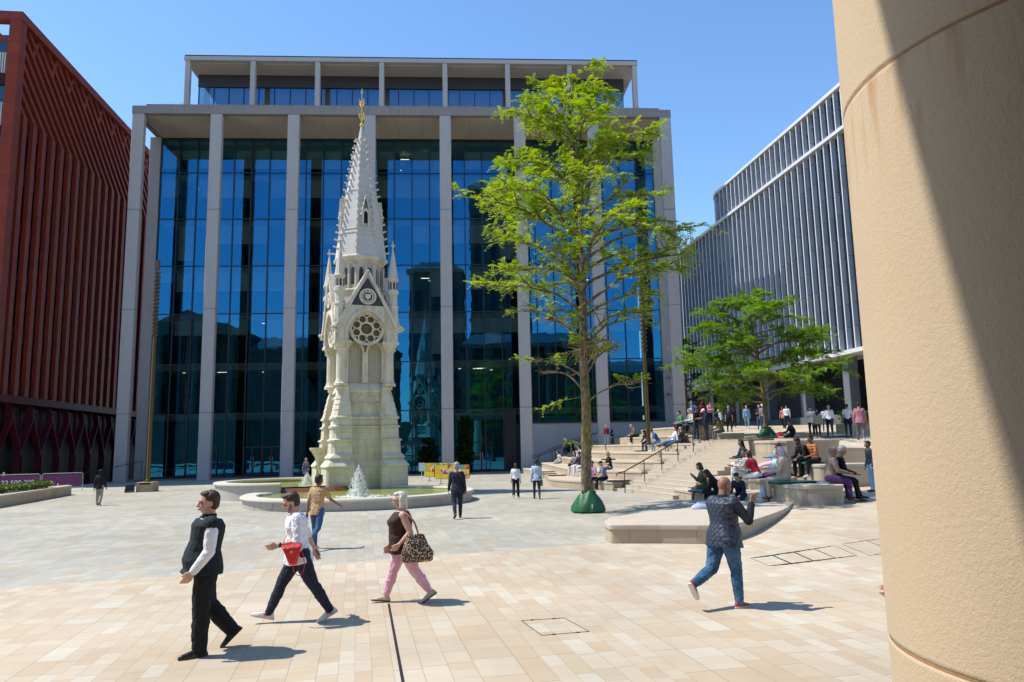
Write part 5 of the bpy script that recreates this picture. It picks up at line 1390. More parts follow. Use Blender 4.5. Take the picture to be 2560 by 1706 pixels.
    if shoes is not None:
        for q in LG:
            hip, knee, ank, fd, s = LG[q]; heel, toe, n_ = sole(q)
            m = MB(); r = .021*h
            rings = []
            side_ = n_.cross(fd).normalized()
            for t, wd_, ht_ in ((-.12, .5, .5), (-.02, .85, 1.1), (.25, .85, 1.25), (.5, .95, .85), (.75, 1.05, .62), (.95, .85, .5), (1.06, .4, .35)):
                c = heel.lerp(toe, t); top_ = ht_*.045*h
                rings.append([c+side_*wd_*r, c+side_*wd_*r*1.0-n_*top_*.5, c+side_*wd_*r*.6-n_*top_, c-side_*wd_*r*.6-n_*top_, c-side_*wd_*r-n_*top_*.5, c-side_*wd_*r])
            m.loft(rings); cap_mesh(m, ank-n_*.01*h, .022*h, ank+n_*.015*h, .025*h)
            so_ = finish(m, 'shoe', shoes[0], B, max(.006, vox*.7), 1)
            if len(shoes) > 1 and hi:
                sl_ = MB(); rr_ = []
                for t, wd_ in ((-.14, .55), (-.02, .95), (.3, .9), (.6, 1.05), (.85, 1.08), (1.08, .55)):
                    c = heel.lerp(toe, t); rr_.append([c+side_*wd_*r*1.05+n_*.004*h, c+side_*wd_*r*1.05-n_*.010*h, c-side_*wd_*r*1.05-n_*.010*h, c-side_*wd_*r*1.05+n_*.004*h])
                sl_.loft(rr_); sl_.build('sole', shoes[1], so_)
    # hair / headwear
    st, hcol = hair
    if st != 'bald':
        m = MB(); hm = hairm(hcol) if isinstance(hcol, str) else hcol
        if st in ('hijab', 'hood'):
            eb(m, hp_(-.016, 0, .006), (.060, .054, .066)); cap_mesh(m, hp_(-.014, 0, -.04), .050*h, neck-up*.02*h, .062*h)
            cap_mesh(m, hp_(.012, 0, -.076), .030*h, neck-up*.05*h+fw*.03*h, .05*h)
        elif st == 'cap':
            eb(m, hp_(-.006, 0, .024), (.059, .049, .046)); o = MB(); o.loft([[hp_(.03, y, .022) for y in (-.04, .04)]+[hp_(.03, y, .030) for y in (.04, -.04)], [hp_(.095, y, .010) for y in (-.026, .026)]+[hp_(.095, y, .018) for y in (.026, -.026)]]); m.add(o.v, o.f)
        else:
            eb(m, hp_(-.014, 0, .021), (.0545, .049, .053)); eb(m, hp_(-.024, 0, -.004), (.040, .047, .046))
            eb(m, hp_(.016, 0, .052), (.030, .036, .016))
            if st == 'bob':
                for s in (-1, 1): cap_mesh(m, hp_(-.008, s*.042, .02), .020*h, hp_(-.004, s*.044, -.055), .018*h)
                cap_mesh(m, hp_(-.035, 0, .0), .034*h, hp_(-.04, 0, -.058), .030*h)
            if st == 'long':
                for s in (-1, 1): cap_mesh(m, hp_(-.008, s*.040, .02), .019*h, hp_(-.006, s*.046, -.095), .018*h)
                cap_mesh(m, hp_(-.035, 0, .0), .034*h, hp_(-.05, 0, -.12), .030*h); cap_mesh(m, hp_(-.05, 0, -.1), .032*h, O+up*.20*h-fw*.07*h, .02*h)
            if st == 'tail': cap_mesh(m, hp_(-.055, 0, .03), .018*h, hp_(-.085, 0, -.03), .018*h); cap_mesh(m, hp_(-.085, 0, -.03), .018*h, hp_(-.08, 0, -.11), .010*h)
            if st == 'bun': eb(m, hp_(-.06, 0, .045), (.024, .024, .022))
        finish(m, {'hijab': 'headscarf', 'hood': 'hood', 'cap': 'cap'}.get(st, 'hair'), hm, B, max(.006, vox*.8), 1, .006 if hi else 0, .03)
    if beard:
        m = MB(); cap_mesh(m, hp_(.028, 0, -.052), .0195*h, hp_(.014, 0, -.050), .027*h); cap_mesh(m, hp_(.046, .012, -.030), .006*h, hp_(.046, -.012, -.030), .006*h)
        for s in (-1, 1): cap_mesh(m, hp_(.026, s*.022, -.046), .016*h, hp_(.004, s*.035, -.012), .012*h)
        finish(m, 'beard', hairm(beard), B, max(.006, vox*.8), 1)
    if hi == 2:
        EYE = simple('eye_dark', (.015, .012, .01), .2); BRW = simple('brow', (.04, .025, .018), .8); LIP = simple('lip', (.38, .15, .12), .5)
        for s in (-1, 1):
            m = MB(); eb(m, hp_(.0455, s*.0175, -.0015), (.005, .008, .0042)); m.build('eye', EYE, B, True)
            m = MB(); cap_mesh(m, hp_(.0525, s*.009, .0125), .0028*h, hp_(.0455, s*.027, .013), .0022*h, 6, 2); m.build('eyebrow', hairm(hcol) if isinstance(hcol, str) and st != 'bald' else BRW, B)
        m = MB(); eb(m, hp_(.0535, 0, -.0365), (.004, .013, .0035)); m.build('mouth', LIP, B, True)
    B['_h'] = 0
    del B['_h']
    return B, dict(AR=AR, LG=LG, O=O, up=up, fw=fw, hp=hp_, neck=neck, h=h, sec=sec)
def to_world(B, v): return Matrix.Translation(B.location) @ Matrix.Rotation(B.rotation_euler.z, 4, 'Z') @ v
def standing(x, yf, yh, z=None):
    """ground point under the feet and the height that reaches the picture's head line"""
    p = spot(x, yf) if z is None else G(x, yf, z)
    return p, max(1.45, min(2.0, PY(x, yh, p.y).z-p.z))
def face(p, deg):
    """yaw so that 0 = walking right across the view, 90 = away from the viewer, 180 = left, 270 = towards the viewer"""
    va = math.atan2(p[1], p[0]); return va-math.pi/2+R(deg)
NAVY_ = cloth('navy', (.018, .022, .045)); BLACK_ = cloth('black', (.012, .012, .014)); WHITE_ = cloth('white', (.74, .74, .78)); JEAN = cloth('denim', (.045, .10, .20), .85, .3); LJEAN = cloth('light_denim', (.20, .33, .48), .85, .3); CHAR = cloth('charcoal', (.035, .037, .042)); GREY_ = cloth('grey', (.22, .23, .25)); CREAM = cloth('cream', (.66, .60, .50)); TANT = cloth('tan', (.50, .31, .15)); BROWN_ = cloth('brown', (.045, .024, .018)); PINKT = cloth('pink_trousers', (.68, .38, .48)); MAROON_ = cloth('maroon', (.16, .02, .035)); OLIVE = cloth('olive', (.17, .17, .05)); GREEN_ = cloth('green', (.06, .26, .12)); RED_ = cloth('red', (.40, .02, .035)); BEIGE = cloth('beige', (.46, .38, .29)); LILAC = cloth('lilac', (.50, .38, .46)); TAUPE = cloth('taupe', (.17, .13, .115)); SKY_ = cloth('pale_blue', (.42, .52, .62)); BLUE_ = cloth('blue', (.03, .10, .30)); PINKS = cloth('pink_shirt', (.68, .36, .48)); PURPLE = cloth('violet', (.07, .03, .12)); ROSE = cloth('rose', (.42, .15, .13))
SHW = simple('shoe_white', (.66, .65, .62), .6, .1); SHB = simple('shoe_black', (.012, .011, .011), .3, .2); SHBR = simple('shoe_brown', (.12, .055, .025), .5); SOLE_ = simple('sole_pale', (.6, .58, .54), .7); SHR = simple('shoe_red', (.36, .03, .03), .5); SHG = simple('shoe_grey', (.2, .21, .23), .6)
def pattern(name, a, b, scale=22, th=.5, dark=None):
    t = NT('cloth_'+name); v = t.n('ShaderNodeTexVoronoi'); v.inputs['Scale'].default_value = scale; t.l(t.obj(), v.inputs['Vector'])
    st = [(0, b), (th*.35, b), (th*.4, dark or b), (th*.85, dark or a), (th*.95, a), (1, a)]
    t.bsdf(t.ramp(v.outputs['Distance'], st), .8); return t.m
def plaid(name, a, b, c):
    t = NT('cloth_'+name); x, y, z = t.sep(t.obj())
    f1 = t.math('GREATER_THAN', t.math('FRACT', t.math('MULTIPLY', z, 9)), .5); f2 = t.math('GREATER_THAN', t.math('FRACT', t.math('MULTIPLY', t.math('ADD', x, y), 9)), .5)
    col = t.mix(f1, t.mix(f2, a, b), t.mix(f2, b, c)); t.bsdf(col, .85); return t.m
FLORAL = pattern('floral', (.02, .02, .022), (.7, .66, .6), 16, .6); CAMO = pattern('camo', (.07, .075, .04), (.16, .14, .08), 14, .6, (.03, .03, .02)); LEOP = pattern('leopard', (.52, .40, .27), (.14, .07, .03), 42, .66, (.012, .01, .009))
PLAID = plaid('plaid', (.35, .10, .12), (.45, .22, .24), (.06, .03, .06)); STRIPE = plaid('orange_stripe', (.02, .02, .02), (.5, .16, .03), (.5, .16, .03))
QUILT = NT('quilted_navy'); x, y, z = QUILT.sep(QUILT.obj())
s_ = QUILT.math('ADD', y, QUILT.math('MULTIPLY', x, .9)); k_ = 38
q1 = QUILT.math('ABSOLUTE', QUILT.math('SINE', QUILT.math('MULTIPLY', QUILT.math('ADD', QUILT.math('MULTIPLY', z, .72), s_), k_))); q2 = QUILT.math('ABSOLUTE', QUILT.math('SINE', QUILT.math('MULTIPLY', QUILT.math('SUBTRACT', QUILT.math('MULTIPLY', z, .72), s_), k_)))
hq = QUILT.math('POWER', QUILT.math('MINIMUM', q1, q2), .5)
QUILT.bsdf(QUILT.mix(hq, (.004, .006, .012), (.035, .048, .085)), .5, 0, .4, hq, .7, .012); QUILT = QUILT.m
JEANF = NT('washed_denim'); p = JEANF.obj()
JEANF.bsdf(JEANF.ramp(JEANF.noise(p, 5, 5, .6), [(.3, (.02, .055, .115)), (.55, (.055, .13, .23)), (.75, (.14, .25, .36))]), .85, 0, .2, JEANF.noise(p, 30, 3), .35, .01); JEANF = JEANF.m

# ---- the five people in the foreground
p = G(462, 1503); 
B1, J1 = person('stout man in black zip vest over white shirt walking left', p, face(p, 188), 1.86, dict(lean=-4, head=(2, 4), L=(5, 2, 5, 2), Rl=(-10, 3, 30, 44), La=(0, 7, 34, 6), Ra=(-10, 8, 20, 0)), 'fair', ('short', 'brown'), WHITE_, BLACK_, (SHB, SHB), 2, 1.38, .042, 0, 'long', flare=.008)
def over(J, B, name, mat, s0, s1, inf, w, belly, arm=True, hem=None):
    m = MB(); h = J['h']
    rings = []
    for s, hw, hd in TORSO:
        if s0 <= s <= s1: bl_ = belly*math.exp(-((s-.07)/.07)**2); i2 = inf+.014*max(0, min(1, (.11-s)/.1))+(.009 if s > .24 else 0); rings.append(J['sec'](s, hw*w**.8+i2, hd*w+i2+bl_*.5, bl_*.5))
    if hem is not None: rings = [J['sec'](hem, .100*w**.8+inf+.016, .074*w+inf+.016, belly*.3)]+rings
    m.loft(rings)
    if arm:
        for q in ('L', 'R'):
            S0 = J['AR'][q][0]; s = J['AR'][q][4]; k_ = h*w**.5; cap_mesh(m, S0-Vector((0, s*.06*h, .012*h)), .05*k_, S0-Vector((0, s*.012*h, .002*h)), .050*k_)
    m.lathe([(.043*h, 0), (.046*h, .045*h)], 14, M=Matrix.Translation(J['neck']-J['up']*.016*h) @ J['up'].to_track_quat('Z', 'X').to_matrix().to_4x4())
    for c in B.children:
        if c.name.startswith('top'):
            for md in c.modifiers:
                if md.type == 'DISPLACE': md.strength *= .45
    return finish(m, name, mat, B, .0075, 2, .012, .12)
over(J1, B1, 'vest', cloth('vest_black', (.014, .020, .024)), -.02, .30, .012, 1.38, .042, True, -.045)
p = G(684, 1430)
B2, J2 = person('bearded man in white rolled sleeve shirt striding left with red bag', p, face(p, 184), 1.80, dict(lean=6, head=(20, 2), L=(-25, 2, 8, 26), Rl=(29, 2, 6, -14), La=(4, 12, 82, 18), Ra=(-30, 12, 10, 0)), 'fair', ('short', 'brown'), WHITE_, cloth('dark_navy', (.018, .024, .042)), (SHW, SOLE_), 2, 1.24, .022, 0, 'elbow', tuck=False, collar=True, beard='stubble')
p = G(926, 1385)
B3, J3 = person('grey haired woman in brown sleeveless top and pink trousers walking left', p, face(p, 186), 1.69, dict(lean=3, head=(2, 4), L=(-24, 2, 12, 30), Rl=(20, 2, 3, -6), La=(-20, 14, 66, 22), Ra=(14, 10, 15, 0)), 'fair', ('bob', 'ash'), BROWN_, PINKT, (simple('sandal_strap', (.50, .42, .32), .5), SHBR), 2, 1.36, .05, .045, 'none', 'crop', tuck=False)
p = gz(G(1672, 1396))
B4, J4 = person('bald man in navy quilted vest and jeans walking away eating', p, face(p, 52), 1.84, dict(lean=4, twist=-4, head=(12, -8), L=(-18, 3, 50, 52), Rl=(10, 3, 8, 2), La=(30, 6, 128, 36), Ra=(22, 34, 130, 44)), 'brown', ('bald', 'black'), cloth('black_sleeve', (.012, .014, .02)), JEANF, (SHR, SOLE_), 2, 1.3, .03, 0, 'long')
over(J4, B4, 'quilted_vest', QUILT, -.02, .30, .013, 1.3, .03, True, -.075)
p = G(728, 1262)
B5, J5 = person('young man in tan printed t-shirt and jeans walking away right', p, face(p, 62), 1.76, dict(lean=3, head=(3, -12), L=(10, 2, 6, 0), Rl=(-20, 2, 40, 46), La=(-12, 8, 14, 0), Ra=(26, 24, 34, 0)), 'brown', ('short', 'black'), TANT, JEAN, (SHW, SOLE_), 2, .96, 0, 0, 'short', tuck=False, flare=.004)
# things they carry
def carry(name, label, cat, B, mb, mat, smooth=True, vox=None, group=None):
    o = finish(mb, name, mat, None, vox, 1, .004, .05) if vox else mb.build(name, mat, None, smooth)
    o.location = B.location; o.rotation_euler = B.rotation_euler; tag(o, label, cat, group); return o
S0, e, wr, wd, s = J3['AR']['L']; h = J3['h']
m = MB(); c = S0+Vector((-.13, .10, -.44)); rings = []
for z, lx, ly in ((-.26, .17, .05), (-.24, .21, .075), (-.12, .225, .085), (0, .19, .07), (.10, .15, .045), (.16, .12, .03)):
    rings.append([c+Vector((lx*math.cos(t)*(1+.04*math.sin(3*t))-.06+(-.05 if z < -.05 else 0)*(1 if math.cos(t) < 0 else 0), ly*math.sin(t), z)) for t in [2*math.pi*i/20 for i in range(20)]])
m.loft(rings); tote = carry('tote_bag', 'leopard print tote bag on the shoulder of the woman in pink trousers', 'bag', B3, m, LEOP, True, .012)
m = MB(); m.tube(catmull([c+Vector((-.10, .02, .14)), c+Vector((-.02, .04, .36)), S0+Vector((-.01, .02, .052)), S0+Vector((.02, -.01, -.0)), c+Vector((.02, -.03, .16))], 5), .014, 6); m.build('strap', simple('tan_leather', (.30, .11, .035), .5), tote)
m = MB(); m.lathe([(.024, -.012), (.027, 0), (.024, .012)], 10, M=Matrix.Translation(wr-wd*.02) @ wd.to_track_quat('Z', 'X').to_matrix().to_4x4()); m.build('bracelet', GILT, B3)
m = MB()
for sg in (-1, 1): m.tube(catmull([J3['neck']+Vector((-.02, sg*.06, .0)), J3['neck']+Vector((.07, sg*.05, -.05)), J3['neck']+Vector((.12, 0, -.16))], 4), .006, 5)
m.box(.115, .125, -.02, .02, -.24, -.17, M=Matrix.Translation(J3['neck'])); m.build('lanyard', simple('lanyard_cloth', (.5, .12, .14), .7), B3)
S0, e, wr, wd, s = J2['AR']['L']
q = e.lerp(wr, .35)+Vector((0, .05, -.02))
m = MB(); a_, b_ = q+Vector((.13, .02, -.02)), q+Vector((-.15, .02, .0)); t_ = q+Vector((-.03, .02, -.27))
m.loft([[a_+Vector((0, -.03, 0)), b_+Vector((0, -.03, 0)), t_+Vector((-.04, -.02, 0)), t_+Vector((.04, -.02, 0))], [a_+Vector((0, .01, .02)), b_+Vector((0, .01, .02)), t_+Vector((-.05, .01, 0)), t_+Vector((.05, .01, 0))], [a_+Vector((-.02, .055, -.03)), b_+Vector((.02, .055, -.03)), t_+Vector((-.03, .045, .03)), t_+Vector((.03, .045, .03))]])
bagr = carry('drawstring_bag', 'red drawstring bag hanging from the white shirted man\'s forearm', 'bag', B2, m, simple('red_nylon', (.62, .012, .016), .45, .25, 8, bump=.6), True, .011)
m = MB(); m.tube(catmull([t_, t_+Vector((-.02, .01, -.10)), t_+Vector((-.1, .01, -.14)), t_+Vector((-.15, .01, -.02)), b_+Vector((.0, .03, -.1))], 5), .006, 5); m.tube(catmull([a_, S0+Vector((.12, -.02, -.18)), S0+Vector((.06, -.06, .03))], 4), .004, 5); m.build('cord', simple('red_cord', (.6, .02, .02), .6), bagr)
WL = simple('white_letter', (.8, .8, .8), .6)
text('lettering', 'run', .07, Matrix.Translation(q+Vector((.02, .072, -.07))) @ Matrix.Rotation(R(180), 4, 'Z') @ Matrix.Rotation(R(90), 4, 'X') @ Matrix.Rotation(R(-35), 4, 'Z'), WL, bagr, .001)
RS = simple('red_stripe', (.55, .04, .05), .5)
for o_ in [c for c in B2.children if c.name.startswith('shoe')]:
    co = [v.co for v in o_.data.vertices]; cx = sum(v.x for v in co)/len(co); cy = sum(v.y for v in co)/len(co); cz = sum(v.z for v in co)/len(co)
    m = MB()
    for sg in (-1, 1):
        for dx in (-.03, .0, .03): m.tube([(cx+dx-.02, cy+sg*.040, cz-.03), (cx+dx+.02, cy+sg*.036, cz+.022)], .006, 5)
    m.build('stripe', RS, o_)
m = MB(); m.lathe([(.034, -.018), (.036, 0), (.034, .018)], 12, M=Matrix.Translation(wr-wd*.03) @ wd.to_track_quat('Z', 'X').to_matrix().to_4x4()); ww = wr-wd*.03; m.box(-.02, .02, .028, .042, -.022, .022, M=Matrix.Translation(ww)); m.build('watch', SHB, B2)
def phone_at(J, B, q, label, dx=0.07):
    S0, e, wr, wd, s = J['AR'][q]; M = Matrix.Translation(wr+wd*dx*J['h']/1.75) @ wd.to_track_quat('Z', 'Y').to_matrix().to_4x4()
    m = MB(); m.cham(-.037, .037, -.006, .006, -.08, .08, .004, M=M); carry('phone', label, 'phone', B, m, SHB, False)
phone_at(J2, B2, 'R', 'dark phone in the trailing hand of the white shirted man', .11)
m = MB()
for k in range(6): m.box(-.002, .002, -.12+.02*(k % 2), .12-.03*(k % 3), .02-.035*k, .035-.035*k+(.02 if k == 0 else 0))
pr = m.build('back_print', simple('shirt_print', (.66, .52, .34), .8), B5); pr.location = J5['O']+J5['up']*.20*1.76-J5['fw']*.128

# ---- helper poses
def walk(k=1, a=1.): return dict(lean=3, head=(5, 0), L=(22*k*a, 2, 6 if k > 0 else 22, -5 if k > 0 else 24), Rl=(-20*k*a, 2, 22 if k > 0 else 6, 24 if k > 0 else -5), La=(-16*k*a, 8, 16, 2), Ra=(16*k*a, 8, 16, 2))
STAND = dict(lean=1, L=(2, 4, 3, 0), Rl=(-2, 4, 3, 0), La=(4, 8, 16, 5), Ra=(2, 8, 14, 5))
PHONE = dict(lean=3, head=(28, 0), L=(3, 4, 4, 0), Rl=(-2, 4, 3, 0), La=(16, 6, 88, 32), Ra=(20, 6, 84, 32))
ARMX = dict(lean=0, head=(8, 0), L=(2, 5, 3, 0), Rl=(-2, 4, 3, 0), La=(14, 10, 92, 58), Ra=(12, 10, 95, 60))
SIT = dict(lean=8, head=(8, 0), L=(84, 6, 84, 0), Rl=(80, 6, 78, 0), La=(24, 10, 62, 22), Ra=(28, 10, 58, 22))
SITF = dict(lean=30, head=(22, 0), L=(82, 8, 80, 0), Rl=(84, 8, 86, 0), La=(42, 8, 52, 24), Ra=(44, 8, 54, 24))
EAT = dict(lean=12, head=(16, 0), L=(84, 4, 74, 0), Rl=(86, 4, 88, 0), La=(32, 8, 108, 34), Ra=(36, 8, 112, 34))
LONG = dict(lean=-18, head=(14, 0), L=(80, 4, 12, -40), Rl=(86, 4, 20, -40), La=(-28, 16, 8, 0), Ra=(20, 8, 50, 20))
KNEES = dict(lean=10, head=(22, 0), L=(112, 6, 108, 10), Rl=(104, 6, 96, 10), La=(38, 10, 60, 22), Ra=(40, 10, 56, 22))
def c2(a, b): return ((1360+a/6.532)/K, (1040+b/6.532)/K)
def c1(a, b): return ((1560+a/5.406)/K, (960+b/5.406)/K)
def c3(a, b): return ((1860+a/5.406)/K, (960+b/5.406)/K)
def c3b(a, b): return ((1180+a/4.9)/K, (960+b/4.9)/K)
def stand(label, ft, hd, deg, pose, sk, hair, top, legs, sh=SHB, hi=0, z=None, **kw):
    p, h = standing(ft[0], ft[1], hd[1], z)
    return person(label, p, face(p, deg), h, pose, sk, hair, top, legs, (sh,), hi, **kw)
def seat(label, px, deg, pose, sk, hair, top, legs, sh=SHB, hi=1, h=1.72, edge=.2, at=None, reach=None, **kw):
    p = spot(px[0], px[1], edge) if at is None else down(*at); yw = face(p, deg)
    h *= 1.26 if (px[0] > 1560 and px[1] > 1050) else 1.12
    if reach is None: reach = 1.4 if px[0] < 1480 else .75
    if pose['L'][2] > 70 and pose['L'][0] < 100:
        d = Vector((math.cos(yw), math.sin(yw), 0)); p0 = p.copy()
        for k in range(int(reach/.03)):
            q = p0+d*.03*k
            if down(q.x, q.y, p0.z+.6).z < p0.z-.15:
                e_ = p0+d*(.03*k-.215*h); p = Vector((e_.x, e_.y, p0.z)); break
    return person(label, p+Vector((0, 0, .01)), yw, h, pose, sk, hair, top, legs, (sh,), hi, sit=True, **kw)
# ---- middle distance on the square
Bs, Js = stand('grey haired man in dark suit with shoulder bag walking away', (1051, 1192), (1048, 1063), 97, walk(-1, .75), 'fair', ('short', 'grey'), cloth('suit', (.022, .025, .036)), cloth('suit', (.022, .025, .036)), SHB, 2, w=1.08, sleeves='long', tuck=False)
m = MB(); q = Js['O']+Vector((-.02, -.27, -.02)); m.cham(-.05, .17, -.05, .05, -.16, .10, .03, M=Matrix.Translation(q))
mb_ = carry('messenger_bag', 'black messenger bag on the right hip of the suited man', 'bag', Bs, m, SHB, False)
m = MB(); m.tube(catmull([q+Vector((-.03, 0, .1)), Js['neck']+Vector((-.16, -.13, -.16)), Js['neck']+Vector((-.05, -.12, -.005)), Js['neck']+Vector((.08, -.1, -.1))], 5), .016, 5); m.build('strap', CHAR, mb_)
stand('woman with black ponytail in white sweater and wide black trousers walking away', (1186, 1145), (1184, 1065), 88, walk(-1, .6), 'brown', ('tail', 'black'), WHITE_, BLACK_, SHW, 1, sleeves='long', flare=.012)
Bc, Jc = stand('man in pale blue shirt walking away with a paper bag', (1234, 1147), (1232, 1057), 92, walk(1, .5), 'brown', ('short', 'black'), SKY_, CHAR, SHB, 1, sleeves='long', tuck=False)
S0, e, wr, wd, s = Jc['AR']['R']; m = MB(); m.loft([[Vector((wr.x-.09, wr.y-.05, wr.z-.32)), Vector((wr.x+.09, wr.y-.05, wr.z-.32)), Vector((wr.x+.09, wr.y+.05, wr.z-.32)), Vector((wr.x-.09, wr.y+.05, wr.z-.32))], [Vector((wr.x-.09, wr.y-.05, wr.z-.06)), Vector((wr.x+.09, wr.y-.05, wr.z-.06)), Vector((wr.x+.09, wr.y+.05, wr.z-.06)), Vector((wr.x-.09, wr.y+.05, wr.z-.06))]])
KRAFT = simple('kraft_paper', (.36, .22, .11), .8, .15, 9)
carry('paper_bag', 'brown paper bag held by the man in the pale blue shirt', 'bag', Bc, m, KRAFT, False)
stand('person in black hooded jacket and loose grey trousers walking away at left', (227, 1162), (228, 1079), 75, walk(1, .7), 'brown', ('hood', BLACK_), BLACK_, cloth('stone_trousers', (.30, .26, .23)), SHBR, 1, sleeves='long', tuck=False, flare=.014)
stand('woman in olive top with folded arms outside the glass doors', (540, 1091), (541, 1052), 20, ARMX, 'fair', ('bun', 'brown'), OLIVE, CHAR, SHB, 1, sleeves='long')
stand('woman in maroon top with folded arms outside the glass doors', (576, 1090), (577, 1050), 200, ARMX, 'fair', ('bun', 'red'), MAROON_, BLACK_, SHB, 1, sleeves='long')
Bd, Jd = stand('blonde woman in black and white patterned dress beyond the fountain', (703, 1104), (701, 1053), 260, walk(1, .5), 'fair', ('bob', 'blond'), FLORAL, None, SHW, 1, sleeves='long', leg_len='knee')
m = MB(); m.loft([Jd['sec'](-.24, .13, .12), Jd['sec'](-.10, .12, .10), Jd['sec'](.02, .10, .072), Jd['sec'](.09, .085, .062)]); finish(m, 'skirt', FLORAL, Bd, .016, 2)
seat('woman in black strappy top sitting on the left planter wall seen from behind', (113, 1116), 100, dict(SIT, lean=4), 'tan', ('long', 'blond'), BLACK_, BLACK_, SHB, 1, sleeves='none')
stand('bald person standing behind the left planter by the purple barriers', (7, 1132), (7, 1096), 200, STAND, 'pale', ('bald', 'grey'), PURPLE, CHAR, SHB, 0, z=-.2)
# ---- left seating tiers
seat('girl in cream jumper with legs stretched out on the left tiers', c3b(1085, 978), 190, dict(LONG, lean=12), 'fair', ('long', 'brown'), CREAM, GREY_, SHW, sleeves='long', leg_len='knee')
seat('smiling long haired woman in grey top and white trousers on the tiers', c2(545, 855), 225, dict(SIT, head=(2, 15)), 'tan', ('long', 'black'), GREY_, cloth('off_white', (.68, .65, .58)), SHW)
seat('person in navy top and white trousers partly behind the tree trunk', c2(612, 862), 225, SIT, 'brown', ('short', 'black'), NAVY_, WHITE_, SHW, sleeves='long')
seat('dark haired woman in white patterned blouse beside the denim shirted woman', c2(805, 700), 205, SITF, 'fair', ('long', 'brown'), WHITE_, BLACK_, SHW, sleeves='long')
seat('red haired woman in denim shirt leaning towards her friend', c2(955, 706), 190, SITF, 'fair', ('tail', 'red'), LJEAN, CHAR, SHW, sleeves='long')
seat('blonde woman in black t-shirt and sunglasses on the tiers', c2(985, 888), 195, SIT, 'fair', ('bob', 'blond'), BLACK_, FLORAL, SHW)
seat('woman in pink shirt and sunglasses on the lowest tier', c2(905, 1050), 232, SIT, 'fair', ('short', 'brown'), PINKS, BLACK_, SHW, sleeves='long')
seat('stout man in blue grey polo and cap on the lowest tier', c2(1110, 1060), 190, dict(SIT, lean=14), 'fair', ('cap', CHAR), cloth('blue_grey', (.16, .20, .27)), BLACK_, SHBR, w=1.2, belly=.02)
seat('person in olive jacket bent over a phone high on the left tiers', c2(1445, 415), 195, dict(SITF, head=(34, 0)), 'fair', ('short', 'grey'), cloth('khaki', (.20, .16, .09)), BLACK_, SHW, sleeves='long')
seat('man in blue t-shirt and dark cap leaning forward on the tiers', c1(395, 765), 190, SITF, 'fair', ('cap', BLACK_), BLUE_, LJEAN, SHW, at=(14.75, 46.2), reach=.6)
seat('man in navy tracksuit looking down on a dark seat pad', c1(290, 912), 225, dict(SITF, head=(40, 0)), 'dark', ('short', 'black'), NAVY_, cloth('indigo', (.03, .03, .11)), SHB, sleeves='long')
seat('man in white shirt lounging with legs out beside the man in black', c1(640, 775), 190, LONG, 'fair', ('short', 'brown'), WHITE_, JEAN, SHB, sleeves='long', at=(15.25, 44.5), reach=.6)
seat('man in black jacket lounging with legs out on the tiers', c1(755, 775), 190, LONG, 'brown', ('short', 'black'), BLACK_, JEAN, SHB, sleeves='long', at=(15.55, 44.15), reach=.6)
seat('man in green t-shirt seated on the top wall by the lamp post', c1(610, 545), 200, dict(SIT, lean=16), 'fair', ('short', 'brown'), GREEN_, NAVY_, SHW, at=(16.35, 46.3), reach=.6)
seat('white haired man in cream jacket on the terrace wall', c1(855, 530), 200, dict(SIT, lean=10), 'fair', ('short', 'white'), CREAM, NAVY_, SHBR, sleeves='long', at=(16.55, 44.3), reach=.6)
seat('grey haired woman in grey jacket beside the man in the cream jacket', c1(790, 535), 205, SIT, 'fair', ('bob', 'grey'), GREY_, JEAN, SHBR, sleeves='long', at=(16.4, 44.75), reach=.6)
seat('man in olive shirt and grey trousers on the dark terrace block', c1(1262, 650), 200, dict(SIT, lean=18), 'brown', ('short', 'black'), OLIVE, cloth('mid_grey', (.16, .16, .17)), SHG, w=1.08, at=(17.65, 43.0), reach=.6)
stand('man in maroon shirt and light jeans standing by the last column', c2(985, 530), c2(985, 150), 262, STAND, 'tan', ('bald', 'black'), MAROON_, LJEAN, SHB, 1, sleeves='long')
stand('man in white t-shirt standing on the shaded side stairs', c3b(1010, 895), c3b(1005, 628), 10, dict(STAND, La=(10, 6, 50, 30), Ra=(10, 6, 50, 30)), 'fair', ('short', 'brown'), WHITE_, NAVY_, SHW, 1)
seat('person in dark red jacket sitting on the shaded side stairs', c3b(1165, 850), 200, KNEES, 'brown', ('short', 'black'), MAROON_, cloth('royal_blue', (.03, .09, .35)), SHB, sleeves='long')
seat('woman in black sitting on the shaded stairs against the wall', c3b(1240, 815), 200, KNEES, 'fair', ('long', 'black'), BLACK_, BLACK_, SHB, sleeves='long')
seat('person in black crouched on the shaded stairs behind the column', c2(1120, 345), 200, KNEES, 'brown', ('hood', BLACK_), BLACK_, BLACK_, SHB, sleeves='long')
# ---- standing groups on the terrace
stand('man in black t-shirt looking at a phone on the terrace edge', c1(940, 790), c1(938, 318), 330, PHONE, 'brown', ('short', 'black'), BLACK_, cloth('dark_jean', (.025, .04, .07)), SHG, 1)
stand('man in navy sweatshirt and white cap facing his friend', c1(1075, 775), c1(1055, 335), 200, PHONE, 'brown', ('cap', WHITE_), cloth('deep_navy', (.02, .02, .06)), NAVY_, SHB, 1, sleeves='long')
stand('person in burgundy hooded top behind the man in the white cap', c1(1105, 690), c1(1095, 285), 100, STAND, 'brown', ('hood', MAROON_), MAROON_, MAROON_, SHB, 0, sleeves='long')
stand('man in bright blue shirt behind the man in black', c1(995, 680), c1(985, 318), 90, STAND, 'brown', ('short', 'black'), BLUE_, NAVY_, SHB, 0, sleeves='long')
stand('man in pink striped shirt with bowed head on the terrace', c1(1190, 660), c1(1235, 325), 300, dict(PHONE, lean=8), 'fair', ('short', 'brown'), PINKS, NAVY_, SHBR, 1, sleeves='long', w=1.08)
